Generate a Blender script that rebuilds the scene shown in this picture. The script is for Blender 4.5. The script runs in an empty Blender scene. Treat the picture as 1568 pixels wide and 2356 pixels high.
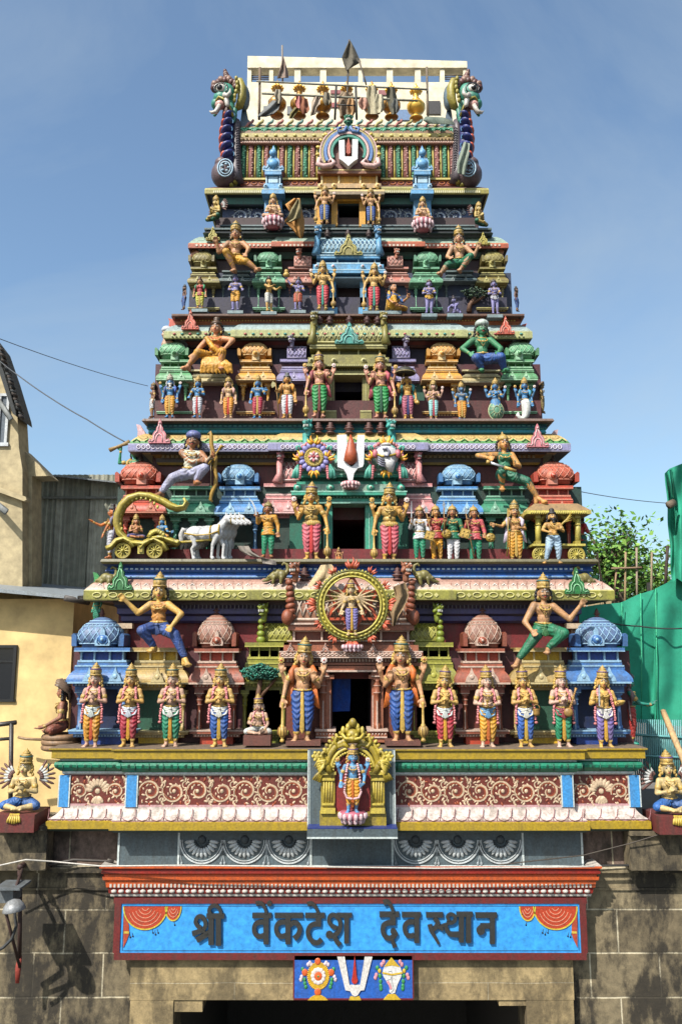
import bpy, math, random
from math import sin, cos, pi, radians, sqrt, atan2, exp
from mathutils import Vector, Matrix
random.seed(7)
SC = bpy.context.scene; COL = SC.collection
F = 1900.0; TH = radians(9.5); CX, CY, H = 784.0, 1178.0, 8.0
_c, _s = cos(TH), sin(TH)
V = Vector
def P(px, py, Y):
    v = (CY-py)/F; t = Y/(_c - v*_s)
    return V(((px-CX)/F*t, Y, H + (_s + v*_c)*t))
def S(py, Y):
    return Y/(_c-(CY-py)/F*_s)/F
def ZZ(py, Y): return P(0, py, Y).z
def XX(px, py, Y): return P(px, py, Y).x
# ---------------------------------------------------------------- materials
def lin(c): return tuple(((x/255.0)/12.92 if x/255.0 <= .04045 else ((x/255.0+.055)/1.055)**2.4) for x in c)
MATS = {}
def new_mat(name):
    m = bpy.data.materials.new(name); m.use_nodes = True
    nt = m.node_tree; b = nt.nodes['Principled BSDF']
    return m, nt, b
def nd(nt, t, **k):
    n = nt.nodes.new(t)
    for a, v in k.items():
        if a in n.inputs: n.inputs[a].default_value = v
        else: setattr(n, a, v)
    return n
def paint(c, rough=.5, grime=.55, k=.7, metal=0.0, bump=.35, sc=5.0):
    key = (tuple(c), rough, grime, k, metal, bump, sc)
    if key in MATS: return MATS[key]
    l = [x*k for x in lin(c)]
    m, nt, b = new_mat('paint_%02x%02x%02x' % tuple(int(x) for x in c))
    tc = nd(nt, 'ShaderNodeTexCoord')
    n1 = nd(nt, 'ShaderNodeTexNoise', Scale=sc, Detail=6.0, Roughness=.65)
    n2 = nd(nt, 'ShaderNodeTexNoise', Scale=sc*7, Detail=4.0, Roughness=.6)
    mp = nd(nt, 'ShaderNodeMapping'); mp.inputs['Scale'].default_value = (2.2, 2.2, .6); nt.links.new(tc.outputs['Object'], mp.inputs['Vector']); nt.links.new(mp.outputs[0], n1.inputs['Vector']); nt.links.new(tc.outputs['Object'], n2.inputs['Vector'])
    r1 = nd(nt, 'ShaderNodeValToRGB'); r1.color_ramp.elements[0].position = .43; r1.color_ramp.elements[1].position = .64
    r1.color_ramp.elements[0].color = (0, 0, 0, 1); r1.color_ramp.elements[1].color = (min(1, grime*1.5),)*3+(1,)
    nt.links.new(n1.outputs['Fac'], r1.inputs['Fac'])
    g = sum(l)/3
    mx = nd(nt, 'ShaderNodeMix', data_type='RGBA')
    mx.inputs['A'].default_value = (*l, 1)
    mx.inputs['B'].default_value = (l[0]*.34+g*.16+.012, l[1]*.32+g*.15+.010, l[2]*.3+g*.12+.007, 1)
    nt.links.new(r1.outputs['Color'], mx.inputs['Factor'])
    m2 = nd(nt, 'ShaderNodeMix', data_type='RGBA', blend_type='MULTIPLY'); m2.inputs['Factor'].default_value = 1
    r2 = nd(nt, 'ShaderNodeMapRange'); r2.inputs['From Min'].default_value = .3; r2.inputs['From Max'].default_value = .7
    r2.inputs['To Min'].default_value = .66; r2.inputs['To Max'].default_value = 1.12
    nt.links.new(n2.outputs['Fac'], r2.inputs['Value'])
    nt.links.new(mx.outputs['Result'], m2.inputs['A']); nt.links.new(r2.outputs['Result'], m2.inputs['B'])
    nt.links.new(m2.outputs['Result'], b.inputs['Base Color'])
    b.inputs['Roughness'].default_value = rough; b.inputs['Metallic'].default_value = metal
    if bump:
        bp = nd(nt, 'ShaderNodeBump', Strength=bump, Distance=.01)
        nt.links.new(n2.outputs['Fac'], bp.inputs['Height']); nt.links.new(bp.outputs['Normal'], b.inputs['Normal'])
    MATS[key] = m
    return m
# ---------------------------------------------------------------- objects
def link(name, data, parent=None, props=None):
    o = bpy.data.objects.new(name, data); COL.objects.link(o)
    if parent: o.parent = parent
    return o
def tag(o, label=None, cat=None, group=None, kind=None):
    if label: o['label'] = label
    if cat: o['category'] = cat
    if group: o['group'] = group
    if kind: o['kind'] = kind
    return o
def thing(name, label, cat, loc=(0, 0, 0), rz=0, sc=1, group=None):
    o = link(name, None); o.empty_display_size = .1; o.location = loc; o.rotation_euler = (0, 0, rz); o.scale = (sc, sc, sc)
    return tag(o, label, cat, group)
MELD = []
class MB:
    def __init__(s, *mats): s.v = []; s.f = []; s.m = []; s.sm = []; s.mats = list(mats); s.cur = 0; s.M = None
    def use(s, mat):
        if mat not in s.mats: s.mats.append(mat)
        s.cur = s.mats.index(mat); return s
    def add(s, vs, fs, smooth=False):
        o = len(s.v)
        if s.M: vs = [s.M @ V(p) for p in vs]
        s.v.extend([tuple(p) for p in vs])
        for f in fs:
            s.f.append([i+o for i in f]); s.m.append(s.cur); s.sm.append(smooth)
        return s
    def box(s, a, b):
        x0, x1 = sorted((a[0], b[0])); y0, y1 = sorted((a[1], b[1])); z0, z1 = sorted((a[2], b[2]))
        return s.add([(x0,y0,z0),(x1,y0,z0),(x1,y1,z0),(x0,y1,z0),(x0,y0,z1),(x1,y0,z1),(x1,y1,z1),(x0,y1,z1)],
            [(0,3,2,1),(4,5,6,7),(0,1,5,4),(1,2,6,5),(2,3,7,6),(3,0,4,7)])
    def pb(s, x0, y0, x1, y1, Y, d=.05):            # box whose front face sits at depth Y; edges read from the picture plane
        ym = (y0+y1)/2
        a = V((XX(x0, ym, Y), Y, ZZ(y1, Y))); b = V((XX(x1, ym, Y), Y+d, ZZ(y0, Y)))
        return s.box(a, b)
    def prism(s, pts, y0, y1, smooth=False):        # pts in (x,z)
        n = len(pts); a = sum(pts[i][0]*pts[(i+1)%n][1]-pts[(i+1)%n][0]*pts[i][1] for i in range(n))
        if a < 0: pts = pts[::-1]
        vs = [(p[0], y0, p[1]) for p in pts]+[(p[0], y1, p[1]) for p in pts]
        fs = [list(range(n)), list(range(2*n-1, n-1, -1))]+[(i, n+i, n+(i+1)%n, (i+1)%n) for i in range(n)]
        return s.add(vs, fs, smooth)
    def ribbon(s, pts, w, y0, y1, cap=False):       # flat stroke in xz with widths
        n = len(pts); ws = w if isinstance(w, (list, tuple)) else [w]*n
        if len(ws) != n: ws = [ws[0]+(ws[-1]-ws[0])*i/(n-1) for i in range(n)]
        L = []; R = []
        for i, p in enumerate(pts):
            a = pts[max(i-1, 0)]; b = pts[min(i+1, n-1)]
            dx, dz = b[0]-a[0], b[1]-a[1]; l = sqrt(dx*dx+dz*dz) or 1
            nx, nz = -dz/l*ws[i]/2, dx/l*ws[i]/2
            L.append((p[0]+nx, p[1]+nz)); R.append((p[0]-nx, p[1]-nz))
        vs = [(p[0], y0, p[1]) for p in L]+[(p[0], y0, p[1]) for p in R]+[(p[0], y1, p[1]) for p in L]+[(p[0], y1, p[1]) for p in R]
        fs = []
        for i in range(n-1):
            fs += [(i, n+i, n+i+1, i+1), (i, i+1, 2*n+i+1, 2*n+i), (n+i+1, n+i, 3*n+i, 3*n+i+1)]
        fs += [(0, 2*n, 3*n, n), (n-1, 2*n-1, 4*n-1, 3*n-1)]
        return s.add(vs, fs)
    def lathe(s, prof, n=16, c=(0, 0, 0), sq=0.0, ph=0.0, sx=1, sy=1, smooth=True):
        vs = []; fs = []
        for r, z in prof:
            for i in range(n):
                a = 2*pi*i/n+ph; ca, sa = cos(a), sin(a)
                k = 1.0
                if sq: k = 1/((abs(ca)**sq+abs(sa)**sq)**(1/sq))
                vs.append((c[0]+r*k*ca*sx, c[1]+r*k*sa*sy, c[2]+z))
        m = len(prof)
        for j in range(m-1):
            for i in range(n):
                i2 = (i+1) % n
                fs.append((j*n+i, j*n+i2, (j+1)*n+i2, (j+1)*n+i))
        fs.append(list(range(n-1, -1, -1))); fs.append([(m-1)*n+i for i in range(n)])
        return s.add(vs, fs, smooth)
    def ell(s, c, r, n=12, m=8, R=None):
        vs = []; fs = []
        if not isinstance(r, (tuple, list)): r = (r, r, r)
        for j in range(1, m):
            b = pi*j/m-pi/2
            for i in range(n):
                a = 2*pi*i/n; vs.append(V((r[0]*cos(b)*cos(a), r[1]*cos(b)*sin(a), r[2]*sin(b))))
        k = len(vs); vs += [V((0, 0, -r[2])), V((0, 0, r[2]))]
        for j in range(m-2):
            for i in range(n):
                i2 = (i+1) % n; fs.append((j*n+i, j*n+i2, (j+1)*n+i2, (j+1)*n+i))
        for i in range(n):
            i2 = (i+1) % n; fs.append((k, i2, i)); fs.append((k+1, (m-2)*n+i, (m-2)*n+i2))
        if R: vs = [R @ v for v in vs]
        return s.add([v+V(c) for v in vs], fs, True)
    def tube(s, path, r, n=8, closed=False, fl=1.0, smooth=True):
        path = [V(p) for p in path]; N = len(path)
        rs = r if isinstance(r, (list, tuple)) else [r]*N
        if len(rs) != N: rs = [rs[0]+(rs[-1]-rs[0])*i/(N-1) for i in range(N)]
        vs = []; fs = []; pu = None
        for i, p in enumerate(path):
            if closed: t = path[(i+1) % N]-path[i-1]
            else: t = path[min(i+1, N-1)]-path[max(i-1, 0)]
            t = t.normalized() if t.length > 1e-9 else V((0, 0, 1))
            if pu is None:
                up = V((0, 1, 0)) if abs(t.y) < .9 else V((1, 0, 0))
            else: up = pu
            a = t.cross(up);
            if a.length < 1e-6: a = t.cross(V((1, 0, 0)))
            a.normalize(); b = a.cross(t).normalized(); pu = b
            for k in range(n):
                q = 2*pi*k/n; vs.append(p+a*cos(q)*rs[i]+b*sin(q)*rs[i]*fl)
        for i in range(N if closed else N-1):
            i2 = (i+1) % N
            for k in range(n):
                k2 = (k+1) % n; fs.append((i*n+k2, i*n+k, i2*n+k, i2*n+k2))
        if not closed: fs.append(list(range(n))); fs.append([(N-1)*n+k for k in range(n-1, -1, -1)])
        return s.add(vs, fs, smooth)
    def cap(s, a, b, ra, rb, n=10):                 # tapered capsule
        a = V(a); b = V(b); d = b-a; L = d.length
        if L < 1e-6: return s.ell(a, ra)
        t = d/L; pts = []; rs = []
        for q in (-1, -.8, -.45, 0):
            pts.append(a+t*ra*q); rs.append(max(ra*sqrt(max(0, 1-q*q)), ra*.08))
        for q in (0, .45, .8, 1):
            pts.append(b+t*rb*q); rs.append(max(rb*sqrt(max(0, 1-q*q)), rb*.08))
        return s.tube(pts, rs, n)
    def build(s, name, parent=None, shade=None):
        me = bpy.data.meshes.new(name); me.from_pydata(s.v, [], s.f)
        for m in s.mats: me.materials.append(m)
        me.polygons.foreach_set('material_index', s.m)
        me.polygons.foreach_set('use_smooth', s.sm if shade is None else [shade]*len(s.f))
        me.update()
        return link(name, me, parent)
    def meld(s, name, parent, vox, post=None, it=2):    # fuse overlapping solids into one continuous surface
        o = s.build(name, parent)
        r = o.modifiers.new('r', 'REMESH'); r.mode = 'VOXEL'; r.voxel_size = vox; r.use_smooth_shade = True
        if it:
            k = o.modifiers.new('s', 'SMOOTH'); k.factor = .5; k.iterations = it
        MELD.append((o, post)); return o
def finish_melds():
    dg = bpy.context.evaluated_depsgraph_get(); res = []
    for o, post in MELD:
        res.append(bpy.data.meshes.new_from_object(o.evaluated_get(dg), depsgraph=dg))
    for (o, post), me in zip(MELD, res):
        old = o.data; o.modifiers.clear()
        if post: post(me)
        me.polygons.foreach_set('use_smooth', [True]*len(me.polygons))
        o.data = me; me.name = old.name+'_s'; bpy.data.meshes.remove(old)
def moulding(mb, plan, prof, mats, caps=True):
    """plan: xy points left-back..right-back; prof: (outward offset, z) bottom to top; mats per strip"""
    n = len(plan); P2 = [V((p[0], p[1])) for p in plan]; offs = []
    for i in range(n):
        def nrm(a, b):
            d = (b-a).normalized(); return V((d.y, -d.x))
        if i == 0: o = nrm(P2[0], P2[1])
        elif i == n-1: o = nrm(P2[-2], P2[-1])
        else:
            a = nrm(P2[i-1], P2[i]); b = nrm(P2[i], P2[i+1]); o = (a+b)/(1+a.dot(b))
        offs.append(o)
    rings = [[(P2[i].x+offs[i].x*o, P2[i].y+offs[i].y*o, z) for i in range(n)] for o, z in prof]
    for j in range(len(prof)-1):
        mb.use(mats[j] if isinstance(mats, (list, tuple)) else mats)
        vs = rings[j]+rings[j+1]
        mb.add(vs, [(i, i+1, n+i+1, n+i) for i in range(n-1)])
    if caps:
        mb.add(rings[0], [list(range(n-1, -1, -1))]); mb.add(rings[-1], [list(range(n))])
    return mb
def box_plan(x0, x1, Y, jogs=(), back=3.0):
    """jogs: (xa, xb, forward) centre projections, nested outer to inner"""
    L = [(x0, Y+back), (x0, Y)]; R = [(x1, Y+back), (x1, Y)]; y = Y
    for xa, xb, f in jogs:
        L += [(xa, y), (xa, y-f)]; R += [(xb, y), (xb, y-f)]; y -= f
    return L+R[::-1]
# ---------------------------------------------------------------- painted statues (unit: body height 1, facing -Y)
GOLD = (205, 168, 84); PALE = (222, 178, 138); YEL = (222, 176, 92); TAN = (204, 150, 104); BLUE_SK = (92, 150, 205); LILAC = (142, 136, 190)
WHT = (228, 226, 220); BLK = (25, 22, 22); RED = (178, 48, 44)
def hand(mb, w, d, n=(0, -1, 0), curl=.3, k=1.0, flip=1):
    w = V(w); d = V(d).normalized(); n = V(n); n = (n-d*n.dot(d)).normalized(); sd = d.cross(n)*flip
    mb.cap(w, w+d*.03*k, .021*k, .023*k, 8)
    mb.cap(w+d*.03*k-sd*.012*k, w+d*.045*k-sd*.014*k, .017*k, .016*k, 8); mb.cap(w+d*.03*k+sd*.012*k, w+d*.045*k+sd*.014*k, .017*k, .016*k, 8)
    for i, (o, L) in enumerate(((-.026, .040), (-.009, .048), (.009, .046), (.025, .036))):
        a = w+d*.048*k+sd*o*k; b = a+(d+n*curl*.5+sd*o*3).normalized()*L*.55*k; c = b+(d+n*curl*1.6+sd*o*3).normalized()*L*.5*k
        mb.cap(a, b, .0088*k, .0082*k, 6); mb.cap(b, c, .0082*k, .007*k, 6)
    a = w+d*.014*k-sd*.02*k; b = a+(d*.5-sd*.8+n*.4).normalized()*.028*k; mb.cap(a, b, .010*k, .009*k, 6); mb.cap(b, b+(d-sd*.2+n*.3).normalized()*.022*k, .009*k, .007*k, 6)
def foot(mb, a, t, k=1.0):
    a = V(a); t = V(t); d = t-a; d.z = 0; d.normalize(); sd = V((-d.y, d.x, 0))
    mb.cap(a+V((0, .006, -.012))-d*.012, V((a.x, a.y, t.z+.008))-d*.018, .024*k, .022*k, 8)
    mb.cap(a+V((0, 0, -.01)), t-d*.03, .022*k, .019*k, 8)
    mb.cap(t-d*.05+V((0, 0, .002)), t-d*.02-V((0, 0, .002)), .024*k, .022*k, 8)
    for i in range(5):
        o = (i-2)*.0115*k; b = t-d*.012+sd*o; mb.cap(b, b+d*(.014-.002*abs(i-1)), .0085*k, .007*k, 6)
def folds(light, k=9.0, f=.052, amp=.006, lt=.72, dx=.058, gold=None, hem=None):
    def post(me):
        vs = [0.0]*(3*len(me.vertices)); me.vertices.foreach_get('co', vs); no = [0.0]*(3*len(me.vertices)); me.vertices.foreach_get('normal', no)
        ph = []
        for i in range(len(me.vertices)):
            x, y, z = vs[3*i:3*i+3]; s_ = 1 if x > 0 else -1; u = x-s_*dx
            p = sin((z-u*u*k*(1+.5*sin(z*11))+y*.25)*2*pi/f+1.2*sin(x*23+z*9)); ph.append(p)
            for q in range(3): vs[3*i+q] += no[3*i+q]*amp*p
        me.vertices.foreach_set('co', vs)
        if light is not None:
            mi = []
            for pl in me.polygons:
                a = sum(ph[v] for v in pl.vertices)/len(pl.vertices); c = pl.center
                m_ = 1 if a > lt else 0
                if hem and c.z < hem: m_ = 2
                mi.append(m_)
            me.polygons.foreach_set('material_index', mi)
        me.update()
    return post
def crown_prof(kind, h=.19):
    if kind == 'tall':
        return [(r_, z_*.82) for r_, z_ in [(.058, -.01), (.066, .0), (.070, .016), (.062, .022), (.066, .034), (.069, .055), (.066, .078), (.060, .092), (.050, .098), (.056, .108), (.052, .118), (.034, .128), (.042, .138), (.038, .147), (.018, .157), (.024, .166), (.018, .174), (.006, .182), (.002, .2)]]
    if kind == 'turban':
        return [(.060, -.012), (.076, .0), (.082, .02), (.078, .04), (.062, .06), (.04, .074), (.012, .08)]
    if kind == 'bun':
        return [(.058, -.01), (.066, .0), (.066, .018), (.05, .035), (.036, .045), (.04, .06), (.038, .08), (.024, .095), (.006, .1)]
    if kind == 'cap':
        return [(.058, -.01), (.064, .0), (.066, .014), (.058, .03), (.05, .045), (.030, .062), (.010, .075), (.012, .085), (.003, .1)]
    if kind == 'bald': return [(.02, -.01), (.014, 0)]
REST = dict(aL=((-.165, .015, .625), (-.175, -.03, .485), (0, -.1, -1)), aR=((.165, .015, .625), (.175, -.03, .485), (0, -.1, -1)))
NAM = dict(aL=((-.165, -.02, .625), (-.038, -.125, .660), (.38, -.12, .9)), aR=((.165, -.02, .625), (.038, -.125, .660), (-.38, -.12, .9)), nL=(.9, 0, -.3), nR=(-.9, 0, -.3))
STAND = dict(lL=((-.052, 0, .5), (-.060, -.012, .28), (-.060, .0, .05), (-.085, -.085, .014)), lR=((.052, 0, .5), (.060, -.012, .28), (.060, .0, .05), (.085, -.085, .014)))
SIT = dict(lL=((-.06, 0, .5), (-.20, -.10, .465), (-.02, -.17, .44), (.06, -.19, .43)), lR=((.06, 0, .5), (.20, -.10, .465), (.02, -.19, .45), (-.06, -.22, .44)))
def statue(label, x, ytop, yfeet, Y, skin=PALE, lower=(200, 60, 60), lower_light=WHT, hem=GOLD, pleat=GOLD, pose=REST, legs=STAND, crown='tall', crown_c=GOLD, hair=None,
           sash=None, garland=None, shawl=None, tunic=None, jewel=GOLD, back=None, emblems=True, mace=None, beard=None, moustache=False, female=False, belly=0, lower_kind='dhoti',
           group=None, cat='statue', rz=0, total=None, base=0.0, skirt_z=.09, head=None, spine=None, hp=None, detail=None, kind_name='painted_statue', ear=True, armour=False, snake=False, extra=None, mark=True, sitz=None, noface=False, wings=None, lion=False, hum=1.16, wide=1.07, fat=1.0):
    """x: column, ytop/yfeet: rows of crown tip and soles, Y: distance; total: height in body units between them"""
    ch = {'tall': .165, 'turban': .08, 'bun': .1, 'cap': .1, 'bald': 0, None: 0}[crown]
    zb = sitz if sitz is not None else 0
    tot = (total or (1+ch*.92-.02-zb))+(hum-1)*(.15+ch*.9)
    ht = (ZZ(ytop, Y)-ZZ(yfeet, Y)); U = ht/tot
    px_h = abs(yfeet-ytop)/tot
    if detail is None: detail = 2 if px_h > 120 else (1 if px_h > 70 else 0)
    vox = .0085 if detail == 2 else (.011 if detail == 1 else .013)
    o = P(x, yfeet, Y)
    R = thing(kind_name, label, cat, o, rz, U, group); R.scale = (U*wide, U*1.04, U)
    T0 = Matrix.Translation((0, 0, -zb))
    SK = paint(skin, .58, .55, sc=6, bump=.5)
    GM = paint(jewel, .45, .6, metal=.0, sc=8, bump=.6)
    Mt = Matrix.Identity(4); vr = random.Random(int(x*7+ytop)); vj = [vr.uniform(-1, 1) for _ in range(6)]
    if spine is None and legs is STAND: spine = ((0, 0, .53), vj[0]*.035, 0)
    if head is None: head = (vj[1]*.22, vj[2]*.07)
    R.scale.x *= 1+.05*vj[3]
    pv = V((0, 0, .53))
    if spine:                                        # (pelvis, tilt x, tilt y)
        pv = V(spine[0]); Mt = Matrix.Translation(pv) @ Matrix.Rotation(spine[1], 4, 'Y') @ Matrix.Rotation(spine[2], 4, 'X') @ Matrix.Translation((0, 0, -.53))
    def mb(*m):
        b = MB(*m); b.M = T0; return b
    def mt(*m):
        b = MB(*m); b.M = T0 @ Mt; return b
    # ---- body
    B = mb(SK); TM = T0 @ Mt
    B.M = TM
    w = .88 if female else 1.0
    B.cap((-.088*w, .005, .775), (.088*w, .005, .775), .044, .044); B.ell((0, 0, .725), (.102*w, .062, .085)); B.ell((-.045*w, -.02, .735), (.05, .045, .045)); B.ell((.045*w, -.02, .735), (.05, .045, .045))
    if female:
        B.ell((-.042, -.055, .725), .033); B.ell((.042, -.055, .725), .033)
    B.ell((0, -.002-belly*.35, .625), (.078*w+belly*.6, .056+belly*.7, .09)); B.ell((0, 0, .545), (.09+belly*.3, .062, .06))
    B.cap((0, .004, .785), (0, 0, .86), .036, .033)
    Hm = Matrix.Translation((0, 0, .85))
    if head: Hm = Matrix.Translation((0, 0, .85)) @ Matrix.Rotation(head[0], 4, 'Z') @ Matrix.Rotation(head[1], 4, 'Y') @ Matrix.Rotation(head[2] if len(head) > 2 else 0, 4, 'X')
    HM = TM @ Hm @ Matrix.Scale(hum, 4)
    B.M = HM                                         # head space: origin at the neck
    B.ell((0, 0, .078), (.055, .06, .072)); B.ell((0, -.02, .04), (.041, .042, .043)); B.ell((0, -.042, .017), (.019, .016, .016)); B.ell((-.024, -.035, .05), (.02, .022, .022)); B.ell((.024, -.035, .05), (.02, .022, .022))
    B.cap((0, -.056, .083), (0, -.068, .052), .0075, .0125, 8); B.ell((0, -.055, .030), (.017, .010, .008))
    if ear:
        for s_ in (-1, 1): B.ell((s_*.058, .005, .065), (.012, .014, .026)); B.ell((s_*.06, .0, .035), (.010, .010, .02))
    B.M = T0
    arms = [('aL', -1), ('aR', 1)]
    p = dict(REST); p.update(pose)
    shx = .118*w
    for nm, s_ in arms:
        e, wr, d = p[nm][:3]; sh = Mt @ V((s_*shx, .005, .778)); B.cap(sh, e, .040*fat, .030*fat); B.cap(e, wr, .030*fat, .019*fat)
        B.ell(V(sh).lerp(V(e), .45), .036)
        hand(B, wr, d, p.get('n'+nm[1], (0, -1, 0)), p.get('curl', .3), 1.12, -s_)
    bk = []
    if back:
        for s_ in (-1, 1):
            e = V((s_*.195, .02, .66)); wr = V((s_*(.232), -.03, .765)); sh = Mt @ V((s_*.105, .03, .76))
            B.cap(sh, e, .036, .028); B.cap(e, wr, .028, .019); hand(B, wr, (s_*.06, 0, 1), (0, -1, 0), .2, 1.1, s_); bk.append(V((s_*.238, -.05, .90)))
    lg = dict(STAND); lg.update(legs)
    if legs is STAND: q_ = vj[4]*.012; lg = {n_: [V(a_)+V((q_*(i_ in (2, 3))+(.01*vj[5] if i_ == 1 else 0), -.018*max(0, (vj[5] if n_ == 'lL' else -vj[5])) if i_ else 0, 0)) for i_, a_ in enumerate(w__)] for n_, w__ in lg.items()}
    for nm in ('lL', 'lR'):
        hpj, kn, an, to = lg[nm]; B.cap(hpj, kn, .06*fat, .043*fat); B.cap(kn, V(kn).lerp(V(an), .35), .042*fat, .041*fat); B.cap(V(kn).lerp(V(an), .35), an, .041*fat, .024*fat); foot(B, an, to, 1.15*fat)
    if extra: extra('body', B, T0, Mt)
    if lion:
        B.M = HM; B.ell((0, -.05, .045), (.035, .035, .03)); B.M = T0
    B.meld('body', R, vox)
    # ---- lower garment
    if lower is not None:
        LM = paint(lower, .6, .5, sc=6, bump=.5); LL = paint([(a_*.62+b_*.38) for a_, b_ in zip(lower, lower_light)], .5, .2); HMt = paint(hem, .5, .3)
        G = mb(LM, LL, HMt)
        G.M = T0
        G.ell(tuple(Mt @ V((0, 0, .545))), (.1+belly*.25, .072, .05))
        for nm, s_ in (('lL', -1), ('lR', 1)):
            hpj, kn, an, to = [V(q) for q in lg[nm]]; end = kn.lerp(an, 1-skirt_z/.23*.6) if lower_kind != 'short' else kn
            if lower_kind == 'trousers':
                G.cap(hpj, kn, .068*fat, .052*fat); G.cap(kn, kn.lerp(an, .9), .052*fat, .034*fat)
            elif lower_kind == 'short': G.cap(hpj, kn.lerp(hpj, .05), .075, .06)
            else: G.cap(hpj, kn, .080, .060); G.cap(kn, end, .058, .036)
        if lower_kind == 'skirt':
            G.lathe([(.06, .07), (.125, .08), (.12, .2), (.105, .4), (.1, .53), (.08, .56)], 20, sy=.75)
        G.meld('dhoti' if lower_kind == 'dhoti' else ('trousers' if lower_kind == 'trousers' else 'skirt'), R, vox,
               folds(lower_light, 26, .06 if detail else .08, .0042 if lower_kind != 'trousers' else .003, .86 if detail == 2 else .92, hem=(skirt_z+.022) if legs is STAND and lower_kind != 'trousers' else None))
        if pleat is not None and legs is STAND:
            b = mb(paint(pleat, .5, .3)); n = 5
            for i in range(n):
                t = (i-(n-1)/2)/(n-1)*2
                b.cap((t*.010, -.078, .54), (t*.018, -.058, .10+abs(t)*.03), .0075, .009, 6)
            b.build('pleat', R)
    # ---- head dressing
    if crown:
        b = MB(paint(crown_c, .45, .6, sc=9, bump=.8)); b.M = HM
        pr = crown_prof(crown); cz = .118
        if lion: pass
        b.lathe([(r*1.0, z) for r, z in pr], 16, (0, .006, cz), sy=1.05)
        if crown == 'tall' and detail:
            b.ell((0, -.062, cz+.04), (.018, .010, .024)); b.tube([(cos(a)*.068, sin(a)*.070+.006, cz+.008) for a in [i*2*pi/16 for i in range(16)]], .007, 6, True)
        c_o = b.build('crown' if crown in ('tall', 'cap') else ('turban' if crown == 'turban' else 'hair_bun'), R)
        if detail == 2 and crown == 'tall':
            b = MB(paint((60, 120, 120) if len(label) % 2 else (120, 90, 150), .5, .2)); b.M = HM
            b.tube([(cos(a)*.068, sin(a)*.070+.006, cz+.075) for a in [i*2*pi/16 for i in range(16)]], .006, 6, True); b.build('crown_band', R)
    hc = hair or (crown_c if crown == 'tall' else BLK)
    b = MB(paint(hc, .6, .4)); b.M = HM
    b.ell((0, .018, .085), (.060, .055, .066), 12, 8)
    for s_ in (-1, 1):
        for (dx, dz, r_) in ((.064, .10, .018), (.074, .075, .022), (.078, .045, .022), (.072, .015, .02), (.085, -.008, .02)): b.ell((s_*dx, .02, dz), (r_*.8, r_, r_), 8, 6)
    if lion:
        for i in range(22):
            a = i*2*pi/22; b.ell((cos(a)*.075, .0+.01*sin(3*a), .07+sin(a)*.085), (.022, .022, .026), 8, 6)
    b.build('mane' if lion else 'hair', R)
    # ---- face
    if not noface:
        b = MB(paint(WHT, .35, 0), paint(BLK, .3, 0)); b.M = HM
        for s_ in (-1, 1):
            b.use(paint(WHT, .35, 0)); b.ell((s_*.0225, -.0545, .083), (.0125, .0055, .0062), 8, 6)
            b.use(paint(BLK, .3, 0)); b.ell((s_*.0225, -.0585, .083), (.0058, .0038, .0062), 8, 6)
            b.tube([(s_*(.008+.028*t), -.0595+.006*t, .093+.006*sin(pi*t)) for t in (0, .25, .5, .75, 1)], .0022, 5)
        b.build('eyes', R)
        if detail:
            b = MB(paint((176, 60, 56), .45, .1)); b.M = HM; b.ell((0, -.0635, .0325), (.0155, .005, .0032), 8, 6); b.ell((0, -.063, .0275), (.012, .005, .0035), 8, 6); b.build('lips', R)
            if mark:
                b = MB(paint(WHT, .5, 0), paint(RED, .5, 0)); b.M = HM
                b.tube([(-.008, -.056, .122), (-.007, -.059, .102), (0, -.0605, .096), (.007, -.059, .102), (.008, -.056, .122)], .0026, 5); b.use(paint(RED, .5, 0)); b.cap((0, -.0565, .120), (0, -.0595, .102), .002, .002, 5); b.build('forehead_mark', R)
        if moustache:
            b = MB(paint(BLK, .5, 0)); b.M = HM
            for s_ in (-1, 1): b.tube([(0, -.066, .043), (s_*.014, -.064, .041), (s_*.028, -.055, .044), (s_*.036, -.046, .052)], [.005, .0055, .004, .001], 6)
            b.build('moustache', R)
        if beard:
            b = MB(paint(beard, .6, .2)); b.M = HM
            b.ell((0, -.045, .012), (.034, .028, .036)); b.ell((0, -.05, -.03), (.024, .02, .045)); b.ell((-.03, -.03, .035), (.018, .02, .03)); b.ell((.03, -.03, .035), (.018, .02, .03))
            for s_ in (-1, 1): b.cap((0, -.066, .043), (s_*.026, -.056, .036), .007, .004, 6)
            b.build('beard', R)
    # ---- jewels
    if detail:
        b = MB(GM); b.M = TM
        for r_, zc, dz in ((.052, .80, .014), (.068, .775, .045)):
            b.tube([(cos(a)*r_, -.028-.045*(.5-.5*sin(a))*1.0-(.018 if sin(a) < 0 else 0), zc+dz*sin(a)*.9-.01) for a in [pi+i*pi/12 for i in range(13)]], .006 if r_ < .06 else .008, 6)
        b.ell((0, -.082, .735), (.014, .008, .016))
        if detail == 2 and not tunic:
            for s_ in (-1, 1): b.tube([(s_*.055, -.052, .79), (s_*.035, -.078, .74), (s_*.01, -.078, .68), (0, -.066, .655)], .0045, 5)
        b.tube([(cos(a)*(.095+belly*.3), sin(a)*.07, .575+.008*sin(a)) for a in [i*2*pi/18 for i in range(18)]], .010, 6, True)
        b.ell((0, -.075, .568), (.022, .012, .018))
        b.M = T0
        for nm, s_ in arms:
            e, wr, d = p[nm][:3]; sh = Mt @ V((s_*shx, .005, .778)); e = V(e); wr = V(wr)
            for (A, Bq, t, r_) in ((V(sh), e, .55, .041), (e, wr, .9, .024)):
                c = A.lerp(Bq, t); d_ = (Bq-A).normalized(); b.cap(c-d_*.006, c+d_*.006, r_, r_, 10)
        if ear and detail == 2:
            b.M = HM
            for s_ in (-1, 1): b.ell((s_*.062, -.008, .022), (.012, .009, .018))
        b.build('jewellery', R)
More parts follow.
